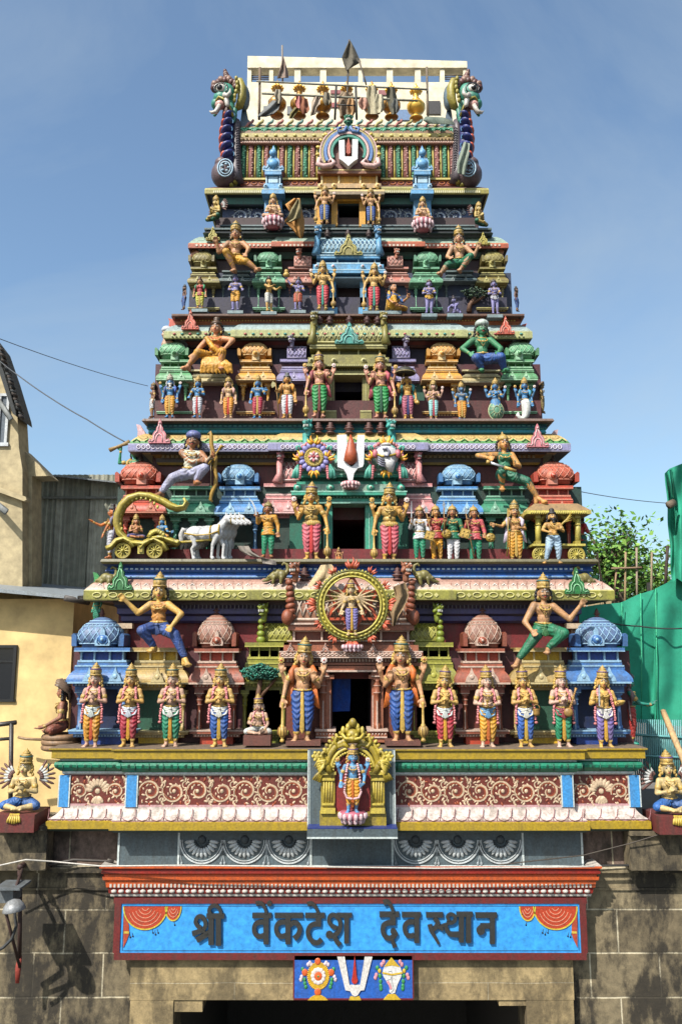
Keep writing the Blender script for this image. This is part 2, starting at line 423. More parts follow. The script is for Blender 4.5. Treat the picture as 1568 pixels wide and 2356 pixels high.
    if armour:
        b = MB(GM); b.M = TM
        b.ell((0, -.004, .72), (.112, .073, .09)); b.ell((0, -.004, .62), (.092, .068, .06))
        for i in range(14):
            a = pi+i*pi/13; b.ell((cos(a)*.108, sin(a)*.082, .535), (.017, .012, .035), 8, 6)
        for i in range(3): b.ell((0, -.078, .76-.055*i), (.02, .014, .02), 8, 6)
        b.build('breastplate', R)
    if sash:
        b = MB(paint(sash, .55, .3)); b.M = TM
        for q in range(3): b.tube([(cos(a)*.105, sin(a)*.08, .545-.022*q+.012*cos(2*a)) for a in [i*2*pi/20 for i in range(20)]], .016, 6, True)
        b.ell((0, -.098, .535), (.024, .018, .022))
        for t in (-1, -.5, 0, .5, 1): b.cap((t*.008, -.1, .52), (t*.036, -.098, .42+.015*abs(t)), .007, .012, 6)
        for s_ in (-1, 1): b.tube([(s_*.1, -.04, .52), (s_*.085, -.075, .46), (s_*.04, -.09, .44)], [.016, .014, .008], 6)
        b.build('sash', R)
    if tunic:
        b = MB(paint(tunic, .6, .5, sc=6), paint([min(255, c+40) for c in tunic], .5, .2)); b.M = TM
        b.cap((-.088*w, .005, .772), (.088*w, .005, .772), .050, .050); b.ell((0, 0, .725), (.11*w, .07, .09)); b.ell((0, -.002, .63), (.088+belly*.6, .066+belly*.6, .09)); b.ell((0, 0, .55), (.1, .074, .055))
        if female:
            b.ell((-.042, -.058, .725), .035); b.ell((.042, -.058, .725), .035)
        b.M = T0
        if tunic and legs is STAND: b.lathe([(.07, .43), (.125, .425), (.118, .47), (.1, .545), (.06, .56)], 16, sy=.8)
        for nm, s_ in arms:
            e, wr, d = p[nm][:3]; sh = Mt @ V((s_*shx, .005, .778)); b.cap(sh, e, .047, .037)
            if not female: b.cap(e, V(e).lerp(V(wr), .8), .036, .027)
        b.meld('blouse' if female else 'tunic', R, vox, folds(None, 9, .05, .003))
    if shawl:
        b = MB(paint(shawl, .6, .5, sc=6)); b.M = TM
        for s_ in (-1, 1):
            b.tube([(s_*.05, .045, .82), (s_*.10, .02, .825), (s_*.128, -.02, .77), (s_*.125, -.03, .70), (s_*.12, -.01, .64)], [.014, .03, .036, .03, .012], 8)
            for q in range(4): b.tube([(s_*(.10+.012*q), .035, .66), (s_*(.125+.012*q), .03, .52), (s_*(.135+.018*q), .02, .40-.012*q)], [.01, .012, .015], 6)
        b.build('shawl', R)
    if garland:
        b = MB(paint(garland, .6, .3), paint([min(255, int(c*1.35)) for c in garland], .6, .2)); b.M = TM
        rr = random.Random(5)
        for s_ in (-1, 1):
            pts = [(s_*.05, .03, .835), (s_*.078, -.03, .81), (s_*.085, -.068, .75), (s_*.092, -.07, .68), (s_*.115, -.05, .61), (s_*.132, -.045, .52), (s_*.138, -.05, .44), (s_*.14, -.05, .37)]
            for i in range(len(pts)-1):
                for t in (0, .33, .66):
                    c = V(pts[i]).lerp(V(pts[i+1]), t); r_ = .0185
                    for q in range(3):
                        b.use(b.mats[(i+q) % 2]); b.ell(c+V((rr.uniform(-.008, .008), rr.uniform(-.008, .004), rr.uniform(-.008, .008))), r_*rr.uniform(.65, .9), 7, 5)
            b.ell((s_*.14, -.05, .345), (.026, .024, .022), 8, 6)
        b.build('garland', R)
    if back and emblems:
        for i, c in enumerate(bk):
            b = MB(paint(GOLD if (i == 0) != (mace == 'R') else (232, 214, 206), .4, .4), paint(RED, .5, .1)); b.M = T0
            for q in range(8):
                a = q*pi/4+pi/8; b.ell(c+V((cos(a)*.027, 0, sin(a)*.027)), (.012, .009, .012), 6, 5)
            b.ell(c, (.028, .012, .028)); b.use(paint(RED, .5, .1)); b.ell(c+V((0, -.009, 0)), (.011, .008, .011), 8, 6)
            b.build('emblem', R)
    if mace:
        s_ = -1 if mace == 'L' else 1; wr = V(p['a'+mace][1]); mx = wr.x+s_*.0; b = mb(paint(GOLD, .42, .45)); b.M = T0
        top = wr.z-.05; pr = [(.014, 0.0), (.028, .01), (.022, .03), (.014, .045), (.03, .06), (.046, .085), (.05, .12), (.042, .155), (.024, .175), (.026, .185), (.015, .2), (.012, top*.6+.1), (.016, top-.02), (.02, top), (.012, top+.015)]
        b.lathe(pr, 14, (mx, wr.y-.03, 0.0)); b.build('mace', R)
        if detail:
            b = mb(paint((150, 110, 60), .45, .4)); b.M = T0
            for q in range(10):
                a = q*2*pi/10; b.tube([(mx+cos(a)*r_, wr.y-.03+sin(a)*r_, z_) for r_, z_ in ((.03, .065), (.049, .09), (.052, .12), (.044, .15), (.028, .17))], .005, 5)
            b.build('mace_ribs', R)
    if wings:
        for s_ in (-1, 1):
            b = MB(paint(wings, .55, .4), paint((200, 200, 196), .5, .2)); b.M = T0
            for row, (L, n, m_) in enumerate(((.24, 7, 0), (.16, 6, 1), (.10, 5, 0))):
                for q in range(n):
                    a = radians(62-q*17) if s_ > 0 else radians(118+q*17)
                    c0 = V((s_*.13, .06-row*.012, .80)); d_ = V((cos(a), .12, sin(a))); b.use(b.mats[m_])
                    b.tube([c0+d_*.05, c0+d_*(L*.55), c0+d_*(L*.9), c0+d_*L], [.012, .017, .016, .006], 6, fl=.5)
            b.build('wing', R)
    if snake:
        b = MB(paint((128, 104, 84), .5, .4), paint((190, 160, 120), .5, .3)); b.M = T0
        for q in range(7):
            a = radians(90+(q-3)*17); c0 = V((0, .08, .80)); tip = V((cos(a)*.2, -.04, .93+sin(a)*.16))
            b.tube([c0, c0.lerp(tip, .5)+V((0, .06, .02)), tip, tip+V((0, -.05, .0))], [.03, .045, .045, .015], 8, fl=.5)
        b.build('serpent_hood', R)
    if extra: extra('add', R, T0, Mt)
    return R
# ================================================================= the tower
TOWER = thing('temple_tower', 'tall tapering temple gate tower crowded with brightly painted plaster tiers above a stone gateway', 'temple tower', (P(803, 1720, 12).x, 12.6, 0))
TL = TOWER.location.copy()
def tb(b, name, parent=None, shade=None):           # build as a part of the tower (world coordinates kept)
    o = b.build(name, parent or TOWER, shade)
    if parent is None: o.location = -TL
    return o
def shade_of(c, k): return tuple(min(255, x*k) for x in c)
DK_GREY = (84, 98, 104); OLV = (176, 150, 42); TEAL = (26, 140, 108); MAROON = (104, 30, 28); PINK = (226, 178, 180); BLU = (62, 140, 208)
GREEN_W = (30, 84, 62); NAVY = (38, 34, 92); REDW = (120, 26, 32)
def half(cx, w): return cx-w, cx+w
def ent(b, cx, hw, yt, yb, Y, main, lt, dark, med=2, medc=None):
    h = yb-yt; M, L, D = paint(main, .5, .4), paint(lt, .5, .25), paint(dark, .6, .3)
    def r(f0, f1, w, dy, m, d=.5): b.use(m).pb(cx-hw*w, yt+h*f0, cx+hw*w, yt+h*f1, Y+dy, d)
    r(0, .07, .80, .02, M); r(.07, .095, .805, .012, L); r(.095, .30, .62, .14, D)
    for q in (-.6, -.22, .22, .6): b.use(L).pb(cx+hw*q-hw*.025, yt+h*.095, cx+hw*q+hw*.025, yt+h*.30, Y+.10, .1)
    r(.30, .35, .70, .05, L); r(.35, .42, .72, .06, M); r(.42, .455, .78, .03, L); r(.455, .53, .8, .04, M)
    # curved cornice
    n = 7; z0, z1 = ZZ(yt+h*.82, Y), ZZ(yt+h*.53, Y); c = XX(cx, yt+h*.7, Y); s_ = S(yt+h*.7, Y)*hw
    x0, x1 = c-s_*.8, c+s_*.8; pl = [(x0, Y+.6), (x0, Y+.04), (x1, Y+.04), (x1, Y+.6)]
    pr = [(s_*.2+.0, z0)]+[(s_*.2*(1-(i/n)**2.2)*1.0, z0+(z1-z0)*i/n) for i in range(1, n+1)]
    moulding(b, pl, [(s_*.06, z0-.004)]+pr, M)
    r(.82, .86, 1.0, -.04-s_*.16, L, .3); r(.86, .93, .84, .03, D); r(.93, 1, .78, .06, M)
    nd_ = max(5, int(hw/5))
    for i in range(nd_):
        x = cx-hw*.8+(i+.5)*1.6*hw/nd_; b.use(L).pb(x-hw*.5/nd_, yt+h*.87, x+hw*.5/nd_, yt+h*.92, Y+.018, .02)
    mc = paint(medc or lt, .5, .3)
    for i in range(med):
        x = cx+hw*((i+.5)/med*1.5-.75); q = P(x, yt+h*.69, Y-.05-s_*.12); k = S(yt+h*.7, Y)*h*.13
        b.use(mc).prism([(q.x-k*1.2, q.z-k*.9), (q.x+k*1.2, q.z-k*.9), (q.x+k*.9, q.z), (q.x+k*.35, q.z+k*.7), (q.x, q.z+k*1.7), (q.x-k*.35, q.z+k*.7), (q.x-k*.9, q.z)], q.y, q.y+.05)
        b.use(L).ell((q.x, q.y, q.z), (k*.45, .012, k*.45), 8, 6)
def column(b, x, yt, yb, Y, w, main, lt):
    M, L = paint(main, .5, .4), paint(lt, .5, .25); h = yb-yt
    def r(f0, f1, k, m): b.use(m).pb(x-w*k, yt+h*f0, x+w*k, yt+h*f1, Y-(k-1)*w*S(yt, Y), w*2*k*S(yt, Y))
    r(0, .07, 1.9, M); r(.07, .09, 1.95, L); r(.09, .14, 1.3, M)
    p = P(x, (yt+yb)/2, Y+w*S(yt, Y)); rr = w*S(yt, Y); z0, z1 = ZZ(yb, Y), ZZ(yt+h*.14, Y); H_ = z1-z0
    b.use(M).lathe([(rr*1.15, 0), (rr*1.15, H_*.12), (rr*.85, H_*.14), (rr*.8, H_*.6), (rr*.85, H_*.7), (rr*1.15, H_*.72), (rr*1.15, H_*.76), (rr*.9, H_*.78), (rr*1.25, H_*.86), (rr*1.3, H_*.9), (rr*.9, H_*.96), (rr*1.4, H_)], 10, (p.x, p.y, z0))
    b.use(L).tube([(p.x+cos(a)*rr*1.18, p.y+sin(a)*rr*1.18, z0+H_*.74) for a in [i*2*pi/10 for i in range(10)]], rr*.1, 5, True)
    b.use(L).tube([(p.x+cos(a)*rr*1.32, p.y+sin(a)*rr*1.32, z0+H_*.88) for a in [i*2*pi/10 for i in range(10)]], rr*.1, 5, True)
    b.use(L).pb(x-w*.2, yb-h*.5, x+w*.2, yb-h*.02, Y-.012, .02)
def base_m(b, cx, hw, yt, yb, Y, main, lt, dark):
    h = yb-yt; M, L, D = paint(main, .5, .4), paint(lt, .5, .25), paint(dark, .6, .3)
    def r(f0, f1, w, dy, m): b.use(m).pb(cx-hw*w, yt+h*f0, cx+hw*w, yt+h*f1, Y+dy, .5)
    r(0, .12, 1.0, -.05, L); r(.12, .32, .98, -.04, M); r(.32, .38, .86, .0, L); r(.38, .62, .85, .01, M); r(.62, 1.4, .6, .04, D)
    n = max(6, int(hw/4))
    for i in range(n):
        x = cx-hw*.82+(i+.5)*1.64*hw/n; b.use(L).pb(x-hw*.45/n, yt+h*.42, x+hw*.45/n, yt+h*.56, Y-.006, .02)
def finial(cx, yt, yb, Y, c, parent, n=12):
    h = ZZ(yt, Y)-ZZ(yb, Y); p = P(cx, yb, Y); b = MB(paint(c, .6, .4))
    b.lathe([(h*.2, 0), (h*.34, h*.06), (h*.2, h*.16), (h*.14, h*.22), (h*.36, h*.32), (h*.36, h*.38), (h*.14, h*.46), (h*.3, h*.56), (h*.12, h*.66), (h*.2, h*.75), (h*.08, h*.84), (h*.02, h)], n, tuple(p))
    return tb(b, 'finial', parent)
def kuta(cx, yt, yb, hw, ey, eyb, ehw, cy, by, byb, Y, main, lt, dark, cols=((-.62, 1), (.62, 1)), med=2, fin=(110, 60, 50), gem=None, cw=None, domec=None):
    """domed corner shrine: dome rows yt..yb half width hw; entablature ey..eyb; columns to cy; base by..byb"""
    b = MB(); b.use(paint(main)); ent(b, cx, ehw, ey, eyb, Y, main, lt, dark, med)
    node = tb(b, 'domed_niche'); b = MB(); base_m(b, cx, ehw*.98, by, byb, Y+.02, main, lt, dark); tb(b, 'base_moulding', node); b = MB(paint(shade_of(dark, .5) if Y < 12.5 else shade_of(dark, .42), .6, .3)); b.pb(cx-ehw*.7, eyb-2, cx+ehw*.7, by+3, Y+.26, .1); tb(b, 'niche_panel', node)
    for f, _ in cols:
        b = MB(); column(b, cx+ehw*f, eyb, by, Y+.06, cw or ehw*.085, main, lt); tb(b, 'column', node)
    # dome
    dm = domec or main; dl = lt
    Yc = Y+.36; zb, zt = ZZ(yb, Yc), ZZ(yt, Yc); h = zt-zb; r = hw*S(yb, Yc); c = P(cx, yb, Yc)
    b = MB(paint(dm, .55, .35), paint(dl, .5, .3), paint(shade_of(dm, .6), .6, .3))
    prof = [(r*.82, -.02), (r*.82, h*.05), (r*.93, h*.10), (r*1.0, h*.26), (r*.99, h*.40), (r*.93, h*.54), (r*.82, h*.66), (r*.79, h*.68), (r*.74, h*.72), (r*.58, h*.83), (r*.5, h*.87), (r*.32, h*.96), (r*.13, h)]
    b.use(paint(dm, .55, .35)).lathe(prof, 32, tuple(c), sq=5, smooth=True)
    def rad(t):                                       # radius at height fraction along the lattice zone
        for (r0, z0), (r1, z1) in zip(prof, prof[1:]):
            if z0 <= t*h <= z1: return r0+(r1-r0)*(t*h-z0)/(z1-z0+1e-9)
        return r*.5
    def pt_(a, t):
        ca, sa = cos(a), sin(a); k = 1/((abs(ca)**5+abs(sa)**5)**.2); q = rad(t)*k*1.012; return (c.x+q*ca, c.y+q*sa, c.z+t*h)
    b.use(b.mats[1])
    N = 20
    for i in range(N):
        for s_ in (-1, 1):
            b.tube([pt_(2*pi*(i+s_*q/4*1.5)/N, .12+.52*q/4) for q in range(5)], r*.022, 5)
    for t in (.09, .67, .76, .86): b.tube([pt_(2*pi*i/32, t) for i in range(32)], r*.035, 5, True)
    for i in range(28): b.ell(pt_(2*pi*(i+.5)/28, .715), (r*.04,)*3, 6, 5)
    d = tb(b, 'dome', node)
    finial(cx, yt-(yb-yt)*.32, yt, Yc, fin, node)
    # front medallion and side horns
    b = MB(paint(lt, .5, .25), paint(gem or main, .4, .1)); q = P(cx, yb-(yb-yt)*.02, Y+.0); k = r*(.34 if Y < 12.5 else .26)
    if Y > 12.5:
        b.use(b.mats[0]).box((q.x-k, q.y, q.z), (q.x+k, q.y+.3, q.z+k*1.1)); q.z += k*.9; b.ell((q.x, q.y+.05, q.z+k*.85), (k*1.15, .1, k*1.15), 14, 8)
    else: b.use(b.mats[0]).prism([(q.x-k, q.z), (q.x+k, q.z), (q.x+k*1.05, q.z+k*.6), (q.x+k*.75, q.z+k*1.2), (q.x+k*.32, q.z+k*1.5), (q.x+k*.3, q.z+k*2), (q.x, q.z+k*2.5), (q.x-k*.3, q.z+k*2), (q.x-k*.32, q.z+k*1.5), (q.x-k*.75, q.z+k*1.2), (q.x-k*1.05, q.z+k*.6)], q.y, q.y+.12)
    dq = .05 if Y > 12.5 else 0; b.use(b.mats[1]).ell((q.x, q.y-dq, q.z+k*.85), (k*.6, .03, k*.6)); b.use(b.mats[0]).ell((q.x, q.y-.02-dq, q.z+k*.85), (k*.25, .03, k*.25))
    for s_ in ((-1, 1) if Y < 12.5 else ()): b.use(b.mats[1]).tube([(q.x+s_*k*.3, q.y-.003, q.z+k*1.4), (q.x+s_*k*.62, q.y-.003, q.z+k*1.05), (q.x+s_*k*.72, q.y-.003, q.z+k*.5), (q.x+s_*k*.4, q.y-.003, q.z+k*.2)], k*.08, 5)
    tb(b, 'medallion', node)
    for s_ in (-1, 1): b = MB(paint(shade_of(main, .9), .5, .3)); b.prism([(c.x+s_*r*.98, zb), (c.x+s_*r*1.22, zb), (c.x+s_*r*1.24, zb+h*.38), (c.x+s_*r*1.14, zb+h*.44), (c.x+s_*r*1.0, zb+h*.34)], Y+.12, Y+.5); tb(b, 'side_horn', node)
    return node
def bay(cx, ehw, ey, eyb, by, byb, Y, main, lt, dark, wall, wy=.42, cols=(), med=2, cw=5):
    b = MB(); b.use(paint(main)); ent(b, cx, ehw, ey, eyb, Y, main, lt, dark, med)
    node = tb(b, 'wall_niche'); b = MB(); base_m(b, cx, ehw*.98, by, byb, Y+.02, main, lt, dark); tb(b, 'base_moulding', node)
    for f in cols:
        b = MB(); column(b, cx+ehw*f, eyb, by, Y+.06, cw, main, lt); tb(b, 'column', node)
    if wall:
        b = MB(paint(wall, .6, .3)); b.pb(cx-ehw*.74, eyb-2, cx+ehw*.74, by+3, Y+.14, .1); tb(b, 'niche_panel', node)
    return node
def yali(cx, yt, yb, Y, c, flip=1, teeth=True, parent=None, name='guardian_head'):
    """snarling lion-dragon head, rows yt..yb"""
    k = (ZZ(yt, Y)-ZZ(yb, Y)); o = P(cx, yb, Y); M = paint(c, .5, .4)
    b = MB(M); b.M = Matrix.Translation(o-TL) @ Matrix.Rotation(radians(28*flip), 4, 'Z') @ Matrix.Scale(k, 4)
    b.ell((0, 0, .62), (.26, .26, .26)); b.cap((0, .05, 0), (0, .05, .5), .17, .2); b.ell((0, -.26, .66), (.19, .2, .13)); b.ell((0, -.2, .30), (.17, .2, .08))
    b.ell((-.1, -.4, .74), .07); b.ell((.1, -.4, .74), .07)
    for s_ in (-1, 1):
        b.ell((s_*.14, -.18, .84), .11); b.cap((s_*.2, .0, .8), (s_*.30, .02, 1.0), .08, .03); b.ell((s_*.25, -.02, .5), (.08, .14, .12))
    for q in range(5): b.ell((0+(q-2)*.1, .05, .9-.03*abs(q-2)), .09)
    node = b.meld(name, parent or TOWER, .03*k, it=1)
    t = MB(paint((230, 228, 220), .4, .1), paint(BLK, .4, 0)); t.M = b.M
    for s_ in (-1, 1):
        t.use(t.mats[0])
        for q in range(3): t.cap((s_*(.05+.05*q), -.38+.05*q, .56), (s_*(.05+.05*q), -.39+.05*q, .44), .03, .012, 6)
        t.ell((s_*.14, -.26, .85), .05, 8, 6); t.use(t.mats[1]); t.ell((s_*.14, -.305, .85), .025, 8, 6)
    t.build('fangs', node)
    return node
def sala(x0, x1, yt, yb, Y, main, lt, dark, parent=None, lattice=10, depth=.5, name='barrel_roof', heads=None):
    """barrel vaulted shrine roof seen from its long side"""
    zb, zt = ZZ(yb, Y), ZZ(yt, Y+depth*.5); X0, X1 = XX(x0, yb, Y), XX(x1, yb, Y); h = zt-zb
    b = MB(paint(main, .5, .35), paint(lt, .5, .3), paint(dark, .55, .3)); n = 12
    def pt_(t): a = pi*t/2; return (Y+depth*(1-cos(a))*.9+(.05*sin(pi*t*1.0)*-1), zb+h*sin(a)**.9)
    pf = [pt_(i/n) for i in range(n+1)]
    vs = [(X0, y, z) for y, z in pf]+[(X1, y, z) for y, z in pf]
    b.use(b.mats[0]).add(vs, [(i, n+1+i, n+2+i, i+1) for i in range(n)], True)
    e = [(X0, y, z) for y, z in pf]+[(X0, Y+depth, zb), ]; b.add(e, [list(range(len(e)))])
    e = [(X1, y, z) for y, z in pf]+[(X1, Y+depth, zb), ]; b.add(e, [list(range(len(e)-1, -1, -1))])
    b.box((X0, Y+depth*.9, zb), (X1, Y+depth*1.4, zt-.003))
    b.use(b.mats[1])
    W = (X1-X0)/lattice
    for i in range(-2, lattice+1):
        for s_ in (0, 1):
            pts = []
            for q in range(7):
                t = .08+.52*q/6; f = q/6 if not s_ else 1-q/6; x = X0+W*(i+f*2)
                if X0+.01 < x < X1-.01: y, z = pt_(t); pts.append((x, y-.008, z))
            if len(pts) > 1: b.tube(pts, h*.02, 5)
    for t in (.04, .64, .8):
        y, z = pt_(t); b.tube([(X0, y-.008, z), (X1, y-.008, z)], h*.03, 6)
    b.use(b.mats[2])
    for i in range(lattice):
        y, z = pt_(.34); b.ell((X0+W*(i+.5), y, z), (W*.16, .02, h*.07), 8, 6)
        y, z = pt_(.72); b.ell((X0+W*(i+.5), y, z), (W*.3, .02, h*.04), 8, 6)
    node = tb(b, name, parent)
    return node
def crest(cx, yt, yb, hw, Y, c, lt, parent=None, name='crest_ornament'):
    q = P(cx, yb, Y); s_ = S(yb, Y); w = hw*s_; h = ZZ(yt, Y)-ZZ(yb, Y); b = MB(paint(c, .5, .4), paint(lt, .5, .2))
    out = [(1, 0), (1.02, .1), (.85, .2), (.72, .12), (.6, .2), (.62, .36), (.45, .48), (.32, .5), (.3, .62), (.16, .7), (.14, .86), (0, 1)]
    pts = [(q.x+w*a, q.z+h*z) for a, z in out]+[(q.x-w*a, q.z+h*z) for a, z in out[-2::-1]]
    b.use(b.mats[0]).prism(pts, Y, Y+.06)
    b.use(b.mats[1])
    for s2 in (-1, 1):
        b.tube([(q.x+s2*w*a, Y-.006, q.z+h*z) for a, z in ((.92, .08), (.78, .1), (.66, .06), (.5, .12), (.48, .3), (.32, .42), (.2, .45), (.16, .6), (.05, .75))], w*.045, 5)
        b.tube([(q.x+s2*w*a, Y-.006, q.z+h*z) for a, z in ((.3, .05), (.3, .2), (.18, .32), (0, .36))], w*.045, 5)
    b.ell((q.x, Y-.01, q.z+h*.8), (w*.08, .02, h*.05), 8, 6)
    return tb(b, name, parent)
def waves(b, x0, x1, n, Y, y0, y1, r, off=0.0):       # repeated curls painted on a curved eave
    w = (x1-x0)/n
    for i in range(n):
        x = x0+w*i; b.tube([P(x+w*a, y0+(y1-y0)*c, Y-off+d) for a, c, d in ((0, .0, .12), (.12, .35, .04), (.3, .7, 0), (.6, .75, 0), (.85, .5, .02), (.8, .2, .06), (.6, .15, .08), (.5, .4, .04))], r, 4)
def tier(cx, W, L):
    pass
# ------------------------------------------------------------------ base: parapet block under tier 1
YB = 11.75                                             # front plane of the lowest ledge
XC = 806
def seg_plan(xo0, xj0, xj1, xo1, py, Y, jog, off=0, back=3.5, cut=None):
    X = [XX(a, py, Y) for a in (xo0, xj0, xj1, xo1)]
    return [(X[0], Y+back), (X[0], Y+jog), (X[1], Y+jog), (X[1], Y), (X[2], Y), (X[2], Y+jog), (X[3], Y+jog), (X[3], Y+back)]
pl = seg_plan(140, 288, 1318, 1462, 1820, YB+.12, .10)
def z_(py, o=0): return ZZ(py, YB+.12-o)
b = MB(); gold = paint((176, 146, 30), .5, .25); dkg = paint((40, 70, 66), .6, .2); gren = paint((20, 138, 104), .5, .3); wl = paint((212, 222, 220), .5, .2)
pk = paint((218, 200, 192), .55, .8); pkd = paint((206, 160, 162), .5, .2); mar = paint((112, 38, 24), .6, .3); dust = paint((128, 108, 90), .8, .5)
prof = [(.10, z_(1916, .1)), (.16, z_(1911, .16)), (.16, z_(1894, .16)), (.13, z_(1891, .13)), (.13, z_(1888, .13))]
moulding(b, pl, prof, [dkg, gold, gold, pkd])
cur = [(.14-.14*sin(t*pi/2)**.8, z_(1888-30*t, .14-.1*t)) for t in [i/8 for i in range(9)]]
moulding(b, pl, cur+[(0.0, z_(1852))], [pk]*8+[pkd])
moulding(b, pl, [(-.005, z_(1852)), (-.005, z_(1783))], mar)
moulding(b, pl, [(.0, z_(1784)), (.02, z_(1781, .02)), (.02, z_(1777, .02)), (.03, z_(1776, .03)), (.04, z_(1776, .04)), (.10, z_(1768, .1)), (.11, z_(1762, .11)), (.10, z_(1756, .1)), (.05, z_(1752, .05)), (.05, z_(1749, .05))], [wl, wl, dkg, gren, gren, gren, gren, gren, wl])
ztop = ZZ(1724, YB-.05)
moulding(b, pl, [(.06, z_(1749, .06)), (.14, z_(1747, .14)), (.14, z_(1729, .14)), (.17, z_(1727, .17)), (.17, ztop)], [dkg, gold, gold, gold])
b.use(dust); zt = ztop+.004
tb(b, 'parapet')
b = MB(dust); moulding(b, [(p[0], p[1]) for p in pl], [(.168, ztop-.01), (.165, ztop+.006)], dust); tb(b, 'ledge_top')
# petals on the pink and green mouldings
b = MB(paint((160, 110, 112), .6, .3), paint((12, 90, 70), .6, .2), paint((236, 214, 212), .5, .4))
for x0, x1, dy in ((112, 276, .10), (278, 704, 0), (914, 1338, 0), (1342, 1494, .10)):
    n = int((x1-x0)/31)
    for i in range(n+1):
        x = x0+(x1-x0)*i/n; Yy = YB+dy
        b.use(b.mats[0]).tube([P(x+2, 1861, Yy+.10), P(x+1, 1872, Yy+.05), P(x-1, 1882, Yy), P(x, 1888, Yy-.02)], .006, 4)
        if i < n:
            w = (x1-x0)/n; b.tube([P(x+2, 1880, Yy+.0), P(x+6, 1886, Yy-.018), P(x+w*.5, 1889, Yy-.022), P(x+w-6, 1886, Yy-.018), P(x+w-2, 1880, Yy)], .005, 4)
        b.use(b.mats[1]).tube([P(x, 1757, Yy+.02), P(x, 1766, Yy+.005), P(x, 1773, Yy+.03)], .011, 4)
        if i < n:
            for q in (.46, .52, .58): b.tube([P(x+w*q+2, 1759, Yy+.01), P(x+w*q, 1767, Yy+.003)], .004, 4)
tb(b, 'petal_pattern')
# blue pilasters with white edges
for x0, x1, dy in ((137, 158, .10), (291, 314, 0), (1293, 1316, 0), (1448, 1470, .10)):
    b = MB(paint((66, 150, 216), .5, .2), wl); Yy = YB+.12+dy
    b.use(b.mats[0]).pb(x0, 1784, x1, 1857, Yy-.02, .06); b.use(wl).pb(x0-3, 1784, x0-.4, 1857, Yy-.018, .03).pb(x1+.4, 1784, x1+3, 1857, Yy-.018, .03); tb(b, 'pilaster')
# scroll panels
def scroll_panel(x0, y0, x1, y1, Y, n, fan=False, c1=(214, 186, 154), c2=(160, 74, 38), ro=1.0, seed=1, name='scroll_panel'):
    b = MB(paint(c1, .55, .3), paint(c2, .55, .3)); rr = random.Random(seed); w = (x1-x0)/n; h = y1-y0; ym = (y0+y1)/2
    def leaf(x, y, a, L, m=0):
        b.use(b.mats[m]); q = P(x, y, Y); s_ = S(y, Y); L *= s_
        R_ = Matrix.Rotation(-a, 3, 'Y'); b.ell((q.x+cos(a)*L*.5, Y, q.z+sin(a)*L*.5), (L*.55, .008, L*.24), 7, 4, R_)
    def arc(cx, cy, r0, r1, a0, a1, w0, m=0, st=12):
        pts = []; s_ = S(cy, Y); q = P(cx, cy, Y)
        for i in range(st+1):
            t = i/st; a = a0+(a1-a0)*t; r_ = (r0+(r1-r0)*t)*s_; pts.append((q.x+cos(a)*r_, q.z+sin(a)*r_))
        b.use(b.mats[m]).ribbon(pts, [w0*s_*(1-.6*abs(2*t/st-1)) for t in range(st+1)], Y-.006-m*.002, Y+.02)
    cells = range(n)
    for i in cells:
        cx = x0+w*(i+.5); up = 1 if i % 2 == 0 else -1
        if fan and i == n//2:
            for k in range(9):
                a = pi*(k+.5)/9; arc(cx+cos(a)*h*.22, ym-h*.05-sin(a)*h*.2, 0, h*.0, 0, .1, 0, 0, 2) if 0 else leaf(cx+cos(a)*h*.14, ym-sin(a)*h*.12, a, h*.3)
            b.use(b.mats[0]).ell(P(cx, ym, Y), (h*.09*S(ym, Y), .012, h*.09*S(ym, Y)), 8, 5)
            for k in range(5): leaf(cx, ym+h*.15, -pi/2+(k-2)*.35, h*.3)
            continue
        R_ = min(w*.5, h*.44); a0 = radians(200 if up > 0 else 160); 
        arc(cx, ym, R_, R_*.25, a0, a0-up*radians(420), h*.075, 0, 22)
        arc(cx, ym, R_*.86, R_*.16, a0, a0-up*radians(400), h*.045, 1, 20)
        b.use(b.mats[0]).ell(P(cx+rr.uniform(-1, 1), ym, Y), (h*.07*S(ym, Y), .012, h*.07*S(ym, Y)), 7, 5)
        for k in range(9):
            a = a0-up*radians(30+k*38); leaf(cx+cos(a)*R_*.95, ym-sin(a)*R_*.95, a+up*rr.uniform(.3, .9), h*rr.uniform(.10, .16), 1 if k % 4 == 3 else 0)
            leaf(cx+cos(a)*R_*.5, ym-sin(a)*R_*.5, a-up*rr.uniform(.8, 1.6), h*rr.uniform(.10, .15), 0)
        for k in range(6): leaf(cx+rr.uniform(-.5, .5)*w, ym+(1 if k % 2 else -1)*h*rr.uniform(.30, .42), rr.uniform(0, 6.28), h*rr.uniform(.09, .15), k % 5 == 0)
        arc(cx+w*.5, ym+up*h*.24, h*.17, h*.05, a0+pi, a0+pi+up*5, h*.04, 0, 12); arc(cx+w*.5, ym-up*h*.24, h*.15, h*.05, a0, a0+up*5, h*.035, 0, 12)
        for s_ in (-1, 1):
            for k in range(3): leaf(cx+w*.5, ym+s_*h*(.2+.09*k), s_*pi/2*-1+(k-1)*.6, h*.15, 0)
    return tb(b, name)
scroll_panel(163, 1785, 287, 1856, YB+.225, 3, True, seed=3)
scroll_panel(318, 1785, 702, 1856, YB+.125, 7, seed=4)
scroll_panel(914, 1785, 1289, 1856, YB+.125, 7, seed=5)
scroll_panel(1319, 1785, 1445, 1856, YB+.225, 3, True, seed=6)
